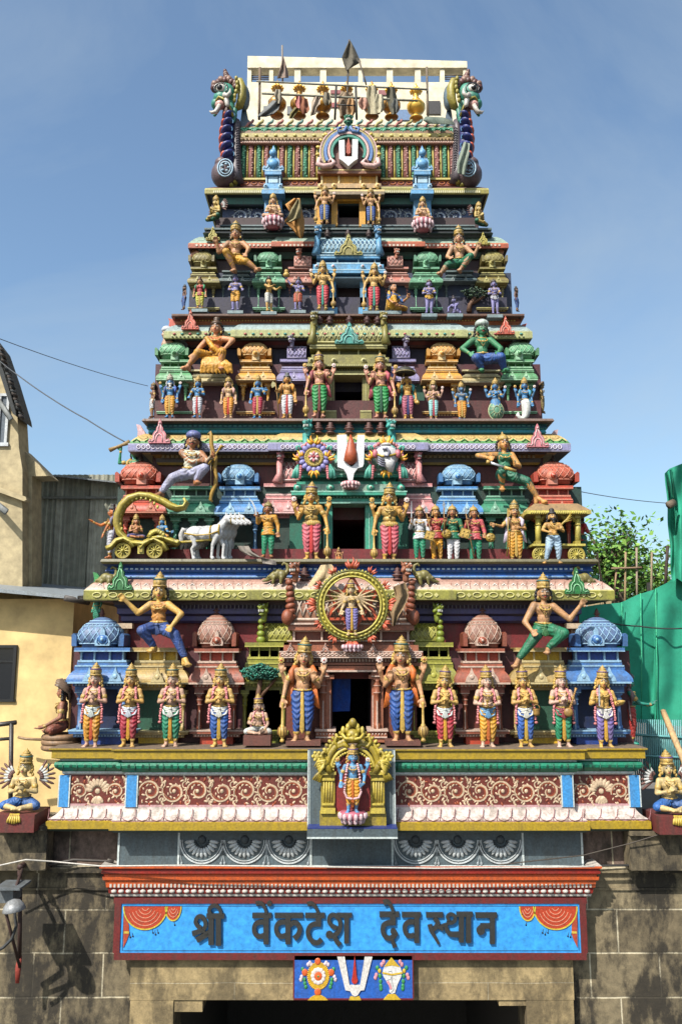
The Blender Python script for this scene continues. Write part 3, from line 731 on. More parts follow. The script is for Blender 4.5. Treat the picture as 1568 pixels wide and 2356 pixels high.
# centre slab with the niche arch
b = MB(paint(DK_GREY, .55, .3), wl, paint((40, 58, 130), .5, .2)); b.use(b.mats[0]).pb(707, 1725, 909, 1903, YB-.12, .5)
b.pb(706, 1906, 914, 1929, YB-.34, .8); b.use(wl).pb(706, 1926, 914, 1930, YB-.345, .7).pb(707, 1726, 710, 1903, YB-.125, .02).pb(906, 1726, 909, 1903, YB-.125, .02).pb(712, 1726, 713, 1903, YB-.125, .02).pb(903, 1726, 904, 1903, YB-.125, .02)
b.use(b.mats[2]).pb(707, 1904, 913, 1907, YB-.343, .5); tb(b, 'centre_slab')
OL = paint((168, 146, 40), .5, .5); OL2 = paint((204, 182, 76), .5, .4); Yn = YB-.22
b = MB(OL, OL2); b.use(OL).pb(735, 1868, 888, 1903, Yn, .15)
for s_ in (-1, 1):
    x = 811+s_*57
    b.use(OL).pb(x-16, 1778, x+16, 1870, Yn-.0, .12); b.use(OL2).pb(x-19, 1776, x+19, 1783, Yn-.05, .15).pb(x-17, 1860, x+17, 1872, Yn-.04, .12).pb(x-15, 1790, x+15, 1796, Yn-.03, .1).pb(x-14, 1848, x+14, 1853, Yn-.03, .1)
    for q in (-9, -3, 3, 9): b.use(OL2).tube([P(x+q, 1797, Yn-.005), P(x+q, 1847, Yn-.005)], .012, 5)
tb(b, 'niche_frame')
b = MB(paint((140, 34, 34), .6, .3)); b.pb(768, 1740, 852, 1868, Yn+.03, .06); tb(b, 'niche_back')
def arch_pts(rx, ry, cy, y2, n=24):
    return [(811-rx*cos(pi*t/n), cy-ry*sin(pi*t/n)**.85) for t in range(n+1)]
b = MB(OL, OL2)
for (rx, ry, r_, m, dy) in ((60, 80, .046, 0, 0), (50, 62, .024, 1, -.02), (68, 92, .024, 1, .0)):
    pts = [P(811-rx*cos(pi*t/24), 1782-ry*sin(pi*t/24)**.8, Yn+dy) for t in range(25)]; b.use(b.mats[m]).tube(pts, r_, 7)
for t in range(1, 24):
    a = pi*t/24; b.use(OL2).ell(P(811-45*cos(a), 1782-52*sin(a)**.8, Yn-.04), .018, 6, 5)
    p = P(811-74*cos(a), 1780-99*sin(a)**.85, Yn-.01); b.use(OL if t % 2 else OL2).ell(p, (.036, .03, .024), 7, 5, Matrix.Rotation(a, 3, 'Y'))
for s_ in (-1, 1):                                      # curls and birds on the shoulders
    b.use(OL); p = P(811+s_*34, 1708, Yn-.02)
    b.tube([P(811+s_*x, y, Yn-.03) for x, y in ((6, 1722), (20, 1712), (34, 1718), (42, 1706), (36, 1694), (27, 1700))], [.034, .034, .03, .028, .022, .015], 7)
    b.tube([P(811+s_*x, y, Yn-.04) for x, y in ((50, 1778), (60, 1760), (70, 1748), (72, 1735), (64, 1728), (60, 1736))], [.05, .05, .035, .028, .024, .015], 7)
    b.ell(P(811+s_*66, 1756, Yn-.06), (.07, .05, .05))
    for q in range(5): b.use(OL2).tube([P(811+s_*(62+q*1), 1750+q*3, Yn-.1), P(811+s_*(80-q), 1752+q*6, Yn-.06), P(811+s_*(88-q*4), 1764+q*5, Yn-.04)], [.02, .022, .008], 5)
    for q in range(4): b.use(OL).tube([P(811+s_*(64+q*2), 1772, Yn-.04), P(811+s_*(72+q*4), 1784, Yn-.03), P(811+s_*(76+q*5), 1800-q*2, Yn-.03)], [.02, .022, .02], 5)
    b.use(OL2).ell(P(811+s_*82, 1740, Yn-.03), (.06, .04, .06)); 
    for q in range(6): b.ell(P(811+s_*82+9*cos(q*pi/3), 1740+9*sin(q*pi/3), Yn-.05), .025, 6, 5)
tb(b, 'niche_arch')
b = MB(OL, OL2); p = P(811, 1690, Yn-.05)
for q in range(7):
    a = pi*(q+.5)/7; b.use(b.mats[q % 2]).ell((p.x+cos(a)*.08, Yn-.05, p.z+.03+sin(a)*.11), (.034, .04, .05), 8, 6)
b.use(OL).ell((p.x, Yn-.06, p.z), (.09, .07, .08)); b.ell((p.x, Yn-.1, p.z-.05), (.09, .07, .05)); b.ell((p.x, Yn-.08, p.z+.16), (.05, .05, .06))
for s_ in (-1, 1): b.use(OL2).ell((p.x+s_*.045, Yn-.13, p.z), .025); b.tube([(p.x+s_*.02, Yn-.15, p.z-.05), (p.x+s_*.10, Yn-.13, p.z-.04), (p.x+s_*.15, Yn-.1, p.z+.02)], .02, 6); b.ell((p.x+s_*.13, Yn-.04, p.z+.05), (.03, .04, .06))
tb(b, 'lion_face')
# grey recess band with rosettes
YR = 12.02
b = MB(paint(DK_GREY, .55, .35), wl)
b.use(b.mats[0]).pb(272, 1900, 1340, 1997, YR, .3)
b.use(wl)
for x in (273, 411, 715, 902, 1202, 1338): b.pb(x-2.2, 1905, x+2.2, 1994, YR-.012, .03)
b.pb(274, 1991, 1338, 1993.5, YR-.010, .03); b.pb(413, 1991, 713, 1995, YR-.014, .03)
tb(b, 'recess_band')
for c in (465, 563, 664, 955, 1052, 1150):
    b = MB(paint((204, 210, 212), .5, .3), paint((60, 70, 76), .6, .2), paint((150, 160, 165), .5, .3)); cy = 1932; q = P(c, cy, YR); k = S(cy, YR)
    b.use(b.mats[0]); 
    for (r_, w_) in ((50, 3.2), (45, 1.6)): b.ribbon([(q.x+cos(a)*r_*k, q.z+sin(a)*r_*k*1.02) for a in [pi+pi*i/20 for i in range(21)]], w_*k, YR-.02, YR+.02)
    for i in range(11):
        a = pi+pi*(i+.5)/11; R_ = Matrix.Rotation(-a, 3, 'Y'); b.use(b.mats[0]).ell((q.x+cos(a)*28*k, YR-.01, q.z+sin(a)*28*k), (12*k, .03, 4.2*k), 8, 6, R_)
    for i in range(11):
        a = pi+pi*(i+.5)/11; b.use(b.mats[1]).ell((q.x+cos(a)*15*k, YR-.02, q.z+sin(a)*15*k), (3*k, .02, 2*k), 6, 4)
    b.use(b.mats[1]).ell((q.x, YR, q.z), (10*k, .035, 10*k)); b.use(b.mats[2])
    for s_ in (-1, 1):
        b.ell((q.x+s_*45*k, YR-.01, q.z-52*k), (3.5*k, .012, 4.5*k), 6, 5); b.ribbon([(q.x+s_*50*k, q.z-12*k), (q.x+s_*49*k, q.z-32*k), (q.x+s_*45*k, q.z-50*k)], [1.4*k, 2*k, 2.5*k], YR-.01, YR+.01)
    tb(b, 'rosette')
# red and orange cornice over the sign
YC = 11.62
RO = (202, 84, 36); b = MB(); p1 = [(XX(281, 2030, YR), YR+.6), (XX(281, 2030, YR), YR), (XX(1331, 2030, YR), YR), (XX(1331, 2030, YR), YR+.6)]
wz = paint((214, 206, 196), .55, .4); rd = paint((150, 36, 26), .5, .3); org = paint((216, 96, 40), .5, .35)
Zc = lambda py, o: ZZ(py, YR-o)
moulding(b, p1, [(.12+(o_-.12)*.5 if o_ > .12 else o_, z__) for o_, z__ in [(.02, Zc(2064, .02)), (.12, Zc(2062, .12)), (.13, Zc(2057, .13)), (.16, Zc(2056, .16)), (.18, Zc(2045, .18)), (.22, Zc(2044, .22)), (.24, Zc(2031, .24)), (.30, Zc(2029, .3)), (.31, Zc(2022, .31)), (.26, Zc(2021, .26)), (.26, Zc(2016, .26)), (.34, Zc(2015, .34)), (.34, Zc(2010, .34)), (.31, Zc(2009, .31)), (.31, Zc(2005, .31)), (.38, Zc(2004, .38)), (.38, Zc(1999, .38)), (.02, Zc(1996, .02))]],
         [rd, wz, rd, rd, rd, org, org, org, rd, org, org, rd, rd, rd, rd, org, wz])
tb(b, 'sign_cornice')
b = MB(wz, rd)
for i in range(66):
    x = 254+(1358-254)*(i+.5)/66; q = P(x, 2050.5, YR-.145); b.use(wz).ell(q, (.042, .03, .027), 8, 5)
for i in range(120):
    x = 250+(1362-250)*(i+.5)/120; b.use(wz).pb(x-2.3, 2034, x+2.3, 2042, YR-.182, .02)
for i in range(200):
    x = 242+(1370-242)*(i+.5)/200; b.use(wz).pb(x-1.4, 2006, x+1.4, 2008.5, YR-.222, .02)
o = tb(b, 'cornice_beads')
# ------------------------------------------------------------------ sign board
YS = 11.93
SGN = thing('sign_board', 'long bright blue sign board with raised dark Devanagari lettering over the gateway', 'sign', P(805, 2208, YS))
SL = SGN.location.copy()
def sb(b, name):
    o = b.build(name, SGN); o.location = -SL; return o
b = MB(paint((112, 30, 28), .6, .4)); 
for r in ((262, 2066, 1349, 2079), (262, 2193, 1349, 2209), (262, 2079, 277, 2193), (1334, 2079, 1349, 2193)): b.pb(*r, YS-.03, .1)
sb(b, 'frame')
b = MB(paint((52, 152, 226), .55, .05, k=.8, bump=.5, sc=2)); b.pb(276, 2078, 1335, 2194, YS-.015, .05); sb(b, 'board')
b = MB(paint((34, 44, 60), .5, .1)); 
for r in ((284, 2084, 1328, 2085), (284, 2187, 1328, 2188), (283, 2084, 284, 2188), (1328, 2084, 1329, 2188)): b.pb(*r, YS-.019, .01)
sb(b, 'border_line')
def A(x, y): return (425.6+x*.2641, 2047.7+y*.2641)
def Bc(x, y): return (828.3+x*.22744, 2047.7+y*.22744)
def glyph(strokes, conv, kk):
    b = MB(paint((50, 50, 48), .5, .1, bump=.1)); k = S(2130, YS)*kk; f = [0]
    for st in strokes:
        f[0] += 1; y0 = YS-.048-.0016*f[0]
        if st[0] == 'b': (x0, y0_), (x1, y1_) = conv(st[1], st[2]), conv(st[3], st[4]); b.pb(x0, y0_, x1, y1_, y0, .035)
        elif st[0] == 'd':
            q = P(*conv(st[1], st[2]), YS); r = st[3]*k; b.prism([(q.x+cos(i*pi/10)*r, q.z+sin(i*pi/10)*r) for i in range(20)], y0, y0+.035)
        else:
            pts = [V((0, 0, 0))]*0; raw = [conv(*p) for p in st[1]]
            # Catmull-Rom through the stroke points
            sm = []
            for i in range(len(raw)-1):
                p0, p1, p2, p3 = raw[max(i-1, 0)], raw[i], raw[i+1], raw[min(i+2, len(raw)-1)]
                for t in (0, .25, .5, .75): sm.append(tuple(.5*((2*p1[j])+(-p0[j]+p2[j])*t+(2*p0[j]-5*p1[j]+4*p2[j]-p3[j])*t*t+(-p0[j]+3*p1[j]-3*p2[j]+p3[j])*t**3) for j in (0, 1)))
            sm.append(raw[-1]); w = st[2] if isinstance(st[2], (list, tuple)) else (st[2], st[2])
            pts = [(P(a, c, YS).x, P(a, c, YS).z) for a, c in sm]; b.ribbon(pts, [w[0]*k, w[1]*k], y0, y0+.035)
    sb(b, 'letter')
def vbar(x, y0, y1, w): return ('s', [(x, y0), (x, (y0+y1)/2), (x, y1)], w)
glyph([('s', [(185, 305), (178, 260), (150, 226), (115, 228), (97, 265), (112, 300), (140, 325)], 34), ('s', [(186, 290), (165, 335), (120, 355), (68, 372)], (34, 40)), ('s', [(106, 428), (160, 396), (215, 362)], 44), vbar(232, 210, 468, 46), vbar(296, 210, 474, 46), ('b', 186, 208, 342, 250), ('s', [(320, 212), (308, 160), (285, 133), (255, 126), (226, 142), (215, 172), (230, 208)], (28, 32)), ('s', [(140, 325), (165, 350), (200, 372)], 18)], A, .2641)
glyph([('b', 585, 202, 752, 246), vbar(708, 210, 462, 46), ('s', [(690, 272), (650, 272), (614, 292), (604, 335), (620, 380), (655, 396), (692, 385)], 38), ('s', [(620, 110), (655, 104), (690, 130), (712, 200)], (38, 24)), ('d', 737, 108, 23)], A, .2641)
glyph([('b', 780, 202, 1026, 246), vbar(898, 210, 462, 46), ('s', [(880, 272), (840, 272), (806, 292), (796, 335), (812, 380), (845, 396), (882, 385)], 38), ('s', [(915, 300), (945, 276), (982, 288), (1000, 330), (985, 380), (952, 415)], (36, 44))], A, .2641)
glyph([('b', 1045, 202, 1215, 246), ('b', 1136, 240, 1186, 300), ('s', [(1185, 290), (1130, 288), (1090, 308), (1070, 350), (1080, 400), (1112, 440), (1155, 450), (1188, 420)], 38), ('s', [(1065, 115), (1102, 108), (1138, 140), (1162, 200)], (38, 24))], A, .2641)
glyph([('b', 1320, 202, 1452, 242), vbar(1405, 210, 455, 42), ('s', [(1322, 325), (1275, 300), (1252, 255), (1268, 215), (1308, 213), (1342, 250), (1350, 305), (1330, 360), (1292, 388), (1250, 385)], (32, 38)), ('d', 1256, 380, 30), ('s', [(1302, 395), (1322, 440), (1350, 468)], 38)], A, .2641)
glyph([('b', 195, 222, 392, 276), ('b', 302, 270, 358, 350), ('s', [(355, 322), (285, 322), (238, 345), (226, 395), (245, 452), (295, 480), (348, 448)], 46), ('d', 332, 408, 30), ('s', [(350, 450), (362, 430), (345, 405)], 30), ('s', [(318, 480), (330, 520), (348, 566)], (30, 46)), ('s', [(232, 118), (275, 108), (308, 150), (332, 222)], (52, 26))], Bc, .22744)
glyph([('b', 420, 226, 612, 278), vbar(567, 232, 524, 50), ('s', [(540, 314), (490, 314), (452, 345), (448, 395), (468, 440), (505, 456), (542, 446)], 44)], Bc, .22744)
glyph([('b', 665, 228, 836, 280), ('s', [(742, 275), (778, 312), (765, 358), (725, 392), (700, 385)], 42), ('s', [(698, 340), (712, 398), (748, 460), (788, 532)], (46, 26)), ('s', [(780, 372), (815, 356), (870, 335)], 28), ('s', [(805, 360), (818, 380), (832, 396)], (40, 22)), ('s', [(868, 322), (925, 318), (955, 288), (945, 248), (905, 234), (876, 262), (893, 300)], 32), ('s', [(862, 335), (866, 385), (905, 432), (995, 438)], (36, 52)), ('b', 972, 224, 1136, 272), vbar(1015, 232, 516, 50), vbar(1088, 232, 520, 50)], Bc, .22744)
glyph([('b', 1165, 230, 1380, 284), vbar(1328, 240, 534, 50), ('b', 1215, 340, 1310, 392), ('d', 1210, 398, 42), ('s', [(1200, 430), (1196, 385), (1228, 352)], 40)], Bc, .22744)
# painted curtains in the corners
def swag(cx, cy, rx, ry, n=6, flip=1):
    b = MB(paint((186, 62, 26), .6, .2), paint((222, 150, 120), .6, .1), paint((206, 190, 60), .6, .1)); Y = YS-.022; q = P(cx, cy, Y); k = S(cy, Y)
    b.use(b.mats[0]).prism([(q.x+rx*k*cos(pi+pi*i/20), q.z+ry*k*sin(pi+pi*i/20)) for i in range(21)], Y, Y+.02)
    for i in range(1, n):
        f = i/n; b.use(b.mats[1]).ribbon([(q.x+rx*k*f*cos(a)*.93, q.z+ry*k*f*sin(a)) for a in [pi*1.12+pi*.76*j/10 for j in range(11)]], [.3*k, 1.7*k, .3*k] if 0 else 1.5*k, Y-.004, Y+.003)
    b.use(b.mats[2]).ribbon([(q.x+rx*k*cos(a), q.z+ry*k*sin(a)) for a in [pi+pi*j/20 for j in range(21)]], 2.6*k, Y-.006, Y+.006)
    return b
for s_, X0 in ((1, 0), (-1, 1611)):
    f = lambda x: X0+s_*x
    sb(swag(f(335), 2086, 50, 49), 'painted_curtain'); sb(swag(f(399), 2086, 18, 30, 4), 'painted_curtain')
    b = MB(paint((178, 70, 40), .6, .2), paint((210, 180, 70), .6, .1)); b.use(b.mats[0]); q = lambda x, y: (P(f(x), y, YS-.02).x, P(f(x), y, YS-.02).z)
    b.prism([q(285, 2088), q(289, 2100), q(297, 2130), q(297, 2150), q(291, 2166), q(284, 2180)], YS-.026, YS); b.use(b.mats[1]).pb(f(285), 2143, f(297), 2148, YS-.03, .01); sb(b, 'curtain_tail')
    b = MB(paint(BLK, .5, 0))
    for x, y in ((300, 2156), (306, 2154), (352, 2146), (358, 2150), (364, 2146), (404, 2106), (410, 2103), (402, 2128)):
        c = P(f(x), y, YS-.02); b.ell(c, (.012, .006, .012), 6, 5); b.tube([c, P(f(x-2), y-9, YS-.018)], .003, 4)
    sb(b, 'painted_tassel')
# ------------------------------------------------------------------ blue plaque with emblems
YP = 11.9
PLQ = thing('emblem_plaque', 'blue plaque under the sign with white forked mark between flower disc and conch', 'plaque', P(812, 2302, YP)); PO = PLQ.location.copy()
def pp(b, n): o = b.build(n, PLQ); o.location = -PO; return o
b = MB(paint((38, 98, 190), .5, .2, bump=.4), paint((112, 30, 34), .5, .2)); b.use(b.mats[0]).pb(677, 2199, 948, 2297, YP, .1); b.use(b.mats[1]).pb(675, 2297, 950, 2301, YP-.004, .12).pb(948, 2196, 951, 2297, YP-.004, .12).pb(674, 2199, 677, 2297, YP-.002, .12); pp(b, 'panel')
def Q(x, y): return (649.9+x*.20911, 2174.2+y*.20911)
def q2(x, y, Y=YP): p = P(*Q(x, y), Y); return (p.x, p.z)
W_ = paint((224, 218, 212), .5, .15)
b = MB(W_); b.prism([q2(*p) for p in ((600, 128), (683, 128), (735, 437), (850, 437), (902, 128), (985, 128), (895, 492), (855, 495), (825, 545), (795, 560), (765, 545), (740, 500), (690, 492))], YP-.02, YP); pp(b, 'forked_mark')
b = MB(paint((186, 44, 28), .5, .1)); b.prism([q2(*p) for p in ((792, 105), (812, 330), (825, 385), (812, 415), (790, 424), (768, 413), (757, 385), (768, 330))], YP-.022, YP); pp(b, 'red_flame')
k = S(2230, YP)*.20911
b = MB(paint((214, 168, 40), .5, .1), paint((236, 220, 214), .5, .1), paint((224, 100, 40), .5, .1), paint((60, 150, 90), .5, .1), paint((220, 200, 210), .5, .1))
c = q2(392, 340); 
for i in range(40): a = i*pi/20; b.use(b.mats[0]).ell((c[0]+cos(a)*116*k, YP-.004, c[1]+sin(a)*136*k), (10*k, .008, 10*k), 6, 4)
b.prism([(c[0]+cos(i*pi/16)*116*k, c[1]+sin(i*pi/16)*134*k) for i in range(32)], YP-.008, YP)
for i in range(12): a = i*pi/6; b.use(b.mats[1]).ell((c[0]+cos(a)*58*k, YP-.01, c[1]+sin(a)*66*k), (28*k, .006, 26*k), 8, 4)
b.use(b.mats[2]).ell((c[0], YP-.014, c[1]), (44*k, .006, 46*k)); b.use(b.mats[3]).ell((c[0], YP-.018, c[1]), (12*k, .006, 12*k))
for (x, y, r, m) in ((387, 180, 34, 2), (245, 300, 34, 2), (535, 300, 34, 2), (387, 515, 38, 2)): p = q2(x, y); b.use(b.mats[m]).ell((p[0], YP-.006, p[1]), (r*k, .01, r*1.1*k))
for s_ in (-1, 1):
    for (x, y, m) in ((90, 195, 4), (75, 215, 4), (110, 215, 4), (180, 350, 4), (190, 380, 4), (150, 380, 3), (145, 420, 3), (135, 460, 3), (170, 265, 3)): p = q2(390+s_*x, y); b.use(b.mats[m]).ell((p[0], YP-.004, p[1]), (20*k, .006, 24*k), 6, 4)
b.use(b.mats[0]).prism([q2(*p) for p in ((350, 550), (425, 550), (470, 575), (498, 604), (278, 604), (310, 572))], YP-.012, YP); pp(b, 'flower_disc')
b = MB(paint((226, 224, 220), .5, .1), paint((214, 176, 50), .5, .1), paint((220, 150, 160), .5, .1), paint((60, 150, 90), .5, .1), paint((160, 162, 168), .5, .1))
c = q2(1205, 300); b.use(b.mats[0]).prism([q2(*p) for p in ((1100, 280), (1120, 235), (1200, 215), (1290, 235), (1310, 290), (1300, 350), (1265, 420), (1235, 520), (1200, 535), (1170, 515), (1180, 450), (1130, 380), (1100, 330))], YP-.012, YP)
b.use(b.mats[4]).ribbon([q2(*p) for p in ((1165, 285), (1195, 285), (1205, 320), (1185, 370), (1140, 385))], 5*k, YP-.016, YP-.01); b.ribbon([q2(*p) for p in ((1200, 350), (1205, 420), (1220, 480), (1195, 520))], 5*k, YP-.016, YP-.01)
b.use(b.mats[1]).ribbon([q2(*p) for p in ((1095, 300), (1200, 322), (1315, 300))], 16*k, YP-.02, YP-.01); b.prism([q2(*p) for p in ((1115, 235), (1150, 190), (1195, 135), (1245, 190), (1290, 240), (1200, 222))], YP-.015, YP)
b.use(b.mats[2]).ribbon([q2(*p) for p in ((1150, 395), (1175, 430), (1190, 480))], 26*k, YP-.018, YP-.01)
for s_ in (-1, 1):
    for (x, y, m) in ((90, 185, 2), (110, 215, 2), (170, 330, 2), (180, 360, 2), (135, 285, 1), (130, 340, 3), (125, 400, 3), (122, 450, 3), (120, 480, 3), (160, 250, 3)): p = q2(1200+s_*x, y); b.use(b.mats[m]).ell((p[0], YP-.004, p[1]), (21*k, .006, 26*k), 6, 4)
b.use(b.mats[1]).prism([q2(*p) for p in ((1160, 538), (1240, 538), (1270, 570), (1300, 600), (1105, 600), (1130, 570))], YP-.012, YP); pp(b, 'conch')
b = MB(paint((214, 176, 50), .5, .1)); b.prism([q2(*p) for p in ((745, 560), (795, 568), (845, 560), (862, 603), (728, 603))], YP-.014, YP); pp(b, 'pedestal')
# ------------------------------------------------------------------ tiers
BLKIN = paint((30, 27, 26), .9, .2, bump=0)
def wall_hole(x0, x1, y0, y1, Y, dx0, dx1, dy0, dy1, main, back=17.2, nm='tier_wall', zadd=.0):
    b = MB(paint(main, .65, .4), BLKIN); X0, X1 = XX(x0, (y0+y1)/2, Y), XX(x1, (y0+y1)/2, Y); z0, z1 = ZZ(y1, Y)-.15, ZZ(y0, Y)+zadd
    D0, D1 = XX(dx0, (dy0+dy1)/2, Y), XX(dx1, (dy0+dy1)/2, Y); e1 = ZZ(dy0, Y); inw = .35
    b.box((X0, Y, z0), (D0, Y+inw, z1)).box((D1, Y, z0), (X1, Y+inw, z1)).box((D0, Y, e1), (D1, Y+inw, z1))
    b.box((X0, Y+inw, z0), (X0+.12, back, z1)).box((X1-.12, Y+inw, z0), (X1, back, z1)).box((X0+.12, back-.1, z0), (X1-.12, back, z1))
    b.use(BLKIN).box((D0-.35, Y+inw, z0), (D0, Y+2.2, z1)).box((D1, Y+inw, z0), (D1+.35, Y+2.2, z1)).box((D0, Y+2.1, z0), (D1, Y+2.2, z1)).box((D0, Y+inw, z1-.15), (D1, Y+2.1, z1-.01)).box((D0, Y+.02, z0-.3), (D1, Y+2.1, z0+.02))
    tb(b, nm)
def wall(x0, x1, y0, y1, Y, main, nm='upper_wall', back=17.2):
    b = MB(paint(main, .65, .4)); X0, X1 = XX(x0, (y0+y1)/2, Y), XX(x1, (y0+y1)/2, Y)
    b.box((X0, Y, ZZ(y1, Y)-.4), (X1, back, ZZ(y0, Y)+.25)); tb(b, nm)
def mband(x0, x1, Y, rows, jogs=(), nm='moulding', jf=.06, side=None, extra=None, back=3.4):
    """rows: list of (py, forward offset, colour) top edge of each strip from top to bottom; last row colour ignored"""
    pym = rows[0][0]; X = lambda a: XX(a, pym, Y)
    pl = box_plan(X(x0), X(x1), Y, [(X(a), X(c), jf) for a, c in jogs], back)
    rows = rows[::-1]; prof = [(r[1], ZZ(r[0], Y-r[1])) for r in rows]; mats = [paint(rows[i+1][2], .55, .35) for i in range(len(rows)-1)]
    b = MB(); moulding(b, pl, prof, mats)
    if extra: extra(b)
    return tb(b, nm)
def dots(b, x0, x1, y, n, Y, w, h, c, shape='b', skip=None, d=.02):
    m = paint(c, .5, .2); b.use(m)
    for i in range(n):
        x = x0+(x1-x0)*(i+.5)/n
        if skip and skip[0] < x < skip[1]: continue
        if shape == 'b': b.pb(x-w/2, y-h/2, x+w/2, y+h/2, Y-.01, d)
        elif shape == 'd':
            p = P(x, y, Y); s_ = S(y, Y); b.prism([(p.x-w/2*s_, p.z), (p.x, p.z+h/2*s_), (p.x+w/2*s_, p.z), (p.x, p.z-h/2*s_)], Y-.012, Y+.02)
        elif shape == 'o':
            p = P(x, y, Y); s_ = S(y, Y); b.tube([(p.x+cos(a)*w/2*s_, Y-.004, p.z+sin(a)*h/2*s_) for a in [k*pi/6 for k in range(12)]], .011, 5, True)
        else: p = P(x, y, Y); s_ = S(y, Y); b.ell(p, (w/2*s_, .02, h/2*s_), 8, 5)
# ================= TIER 1
wall_hole(165, 1452, 1497, 1712, 12.5, 764, 853, 1545, 1712, (86, 34, 42))
wall(274, 1330, 1300, 1500, 12.70, REDW)
IV = (196, 190, 180)
for (cx, c, sgn) in ((235, 'L', 1), (1372, 'R', -1)):
    kuta(cx, 1420, 1487, 48, 1490, 1586, 80, 1680, 1680, 1706, 12.18, (66, 116, 178), (150, 190, 220), (28, 66, 150), domec=(92, 118, 158))
for cx in (498, 1109): kuta(cx, 1413, 1487, 40, 1492, 1588, 64, 1680, 1680, 1706, 12.2, (160, 84, 60), (206, 178, 160), (190, 66, 36), domec=(158, 110, 92), med=2)
for cx in (362, 1244): bay(cx, 74, 1490, 1588, 1682, 1707, 12.32, (186, 156, 92), (212, 192, 140), (222, 176, 30), (38, 92, 70), cols=(-.8, .8), med=1)
for cx in (608, 997): bay(cx, 56, 1478, 1588, 1682, 1707, 12.36, (142, 140, 44), (184, 180, 80), (120, 130, 24), (38, 92, 70), cols=(-.8, .8), med=1, cw=5)
mband(290, 1316, 12.64, [(1378, .16, (64, 40, 44)), (1392, .14, (34, 30, 66)), (1400, .10, (70, 60, 110)), (1412, .10, (34, 30, 70)), (1418, .05, (60, 52, 110)), (1428, .05, (44, 40, 96)), (1434, 0, (44, 40, 96))], nm='frieze', extra=lambda b: dots(b, 295, 1312, 1396, 110, 12.50, 3, 9, (64, 50, 60)))
for x in (284, 1322):
    b = MB(paint((168, 122, 84), .6, .3), paint((206, 180, 150), .5, .2)); b.use(b.mats[0]).pb(x-9, 1436, x+9, 1500, 12.62, .3); b.use(b.mats[1]).pb(x-20, 1434, x+20, 1446, 12.56, .3); tb(b, 'corner_pier')
def eave1(b):
    for (x0, x1, dy) in ((214, 604, .0), (604, 1012, .06), (1012, 1388, 0)):
        n = int((x1-x0)/18.5); Yf = 12.30-dy
        for i in range(n):
            x = x0+(x1-x0)*(i+.5)/n
            dots(b, x-.1, x+.1, 1369, 1, Yf, 11 if i % 2 else 19, 11, (208, 200, 130), 'd' if i % 2 else 'o')
        m = int((x1-x0)/21)
        for i in range(m):
            x = x0+6+(x1-x0-8)*(i+.5)/m; b.use(paint((232, 222, 214), .5, .2))
            for q in range(5):
                a = q*2*pi/5+.3; p = P(x, 1347, Yf+.075); b.ell((p.x+cos(a)*.022, p.y, p.z+sin(a)*.022), (.015, .02, .015), 6, 4)
            b.use(paint((150, 92, 78), .5, .2)).tube([P(x+10, 1338, Yf+.15), P(x+8, 1344, Yf+.09), P(x+10, 1355, Yf+.02)], .007, 4)
mband(234, 1370, 12.50, [(1331, -.02, (186, 140, 124)), (1335, .02, (188, 144, 128)), (1339, .07, (194, 156, 140)), (1345, .12, (204, 176, 160)), (1352, .165, (210, 190, 174)), (1357, .19, (196, 188, 110)), (1359, .20, (150, 146, 60)), (1378, .20, (196, 188, 110)), (1381, .19, (70, 60, 40)), (1384, .0, (70, 60, 40))], [(604, 1012)], 'eave', extra=eave1)
mband(258, 1348, 12.52, [(1298, .12, (30, 70, 140)), (1303, .08, (44, 96, 168)), (1305, .05, (30, 76, 150)), (1314, .08, (60, 120, 190)), (1318, .02, (40, 100, 180)), (1326, .05, (150, 190, 220)), (1328, .05, (50, 116, 196)), (1333, .0, (50, 116, 196))], nm='blue_moulding', extra=lambda b: dots(b, 262, 1342, 1309.5, 92, 12.46, 7, 5, (190, 210, 226), skip=(735, 870)))
mband(248, 1358, 12.42, [(1286, .07, (112, 106, 76)), (1292, .09, (126, 118, 70)), (1297, .06, (50, 48, 44)), (1299, 0, (50, 48, 44))], nm='ledge')
# centre bay of tier 1
BR = (170, 100, 70); BRL = (214, 186, 170); BRD = (120, 60, 44)
b = MB(); M1, L1, D1 = paint(BR, .5, .4), paint(BRL, .5, .25), paint(BRD, .6, .3)
for s_ in (-1, 1):
    x = 808+s_*60
    b.use(M1).pb(x-13, 1560, x+13, 1700, 12.3, .4); b.use(L1).pb(x-s_*11-1, 1600, x-s_*11+1, 1690, 12.292, .02).pb(x+s_*2-1, 1600, x+s_*2+1, 1690, 12.292, .02)
    b.use(M1).pb(x-22, 1680, x+22, 1708, 12.2, .5); b.use(L1).pb(x-24, 1678, x+24, 1683, 12.17, .5).pb(x-22, 1695, x+22, 1698, 12.18, .4); dots(b, x-22, x+22, 1689, 6, 12.2, 4, 5, BRL, 'e')
    b.use(M1).pb(x-20, 1553, x+20, 1562, 12.22, .5)
    b.use(D1).pb(808+s_*110-40, 1545, 808+s_*110+40, 1720, 12.42, .2)
b.use(L1).pb(750, 1542, 866, 1546, 12.16, .5); b.use(M1).pb(752, 1530, 864, 1542, 12.2, .5)
b.use(M1).pb(645, 1525, 970, 1532, 12.2, .5); b.use(D1).pb(655, 1514, 960, 1525, 12.26, .5); dots(b, 658, 958, 1519, 40, 12.26, 4.5, 7, BRL)
b.use(L1).pb(642, 1511, 972, 1514, 12.08, .5); b.use(M1).pb(642, 1501, 972, 1511, 12.09, .5); dots(b, 645, 970, 1506, 34, 12.09, 6.5, 6, BRL, 'o'); b.use(L1).pb(642, 1498, 972, 1501, 12.085, .5)
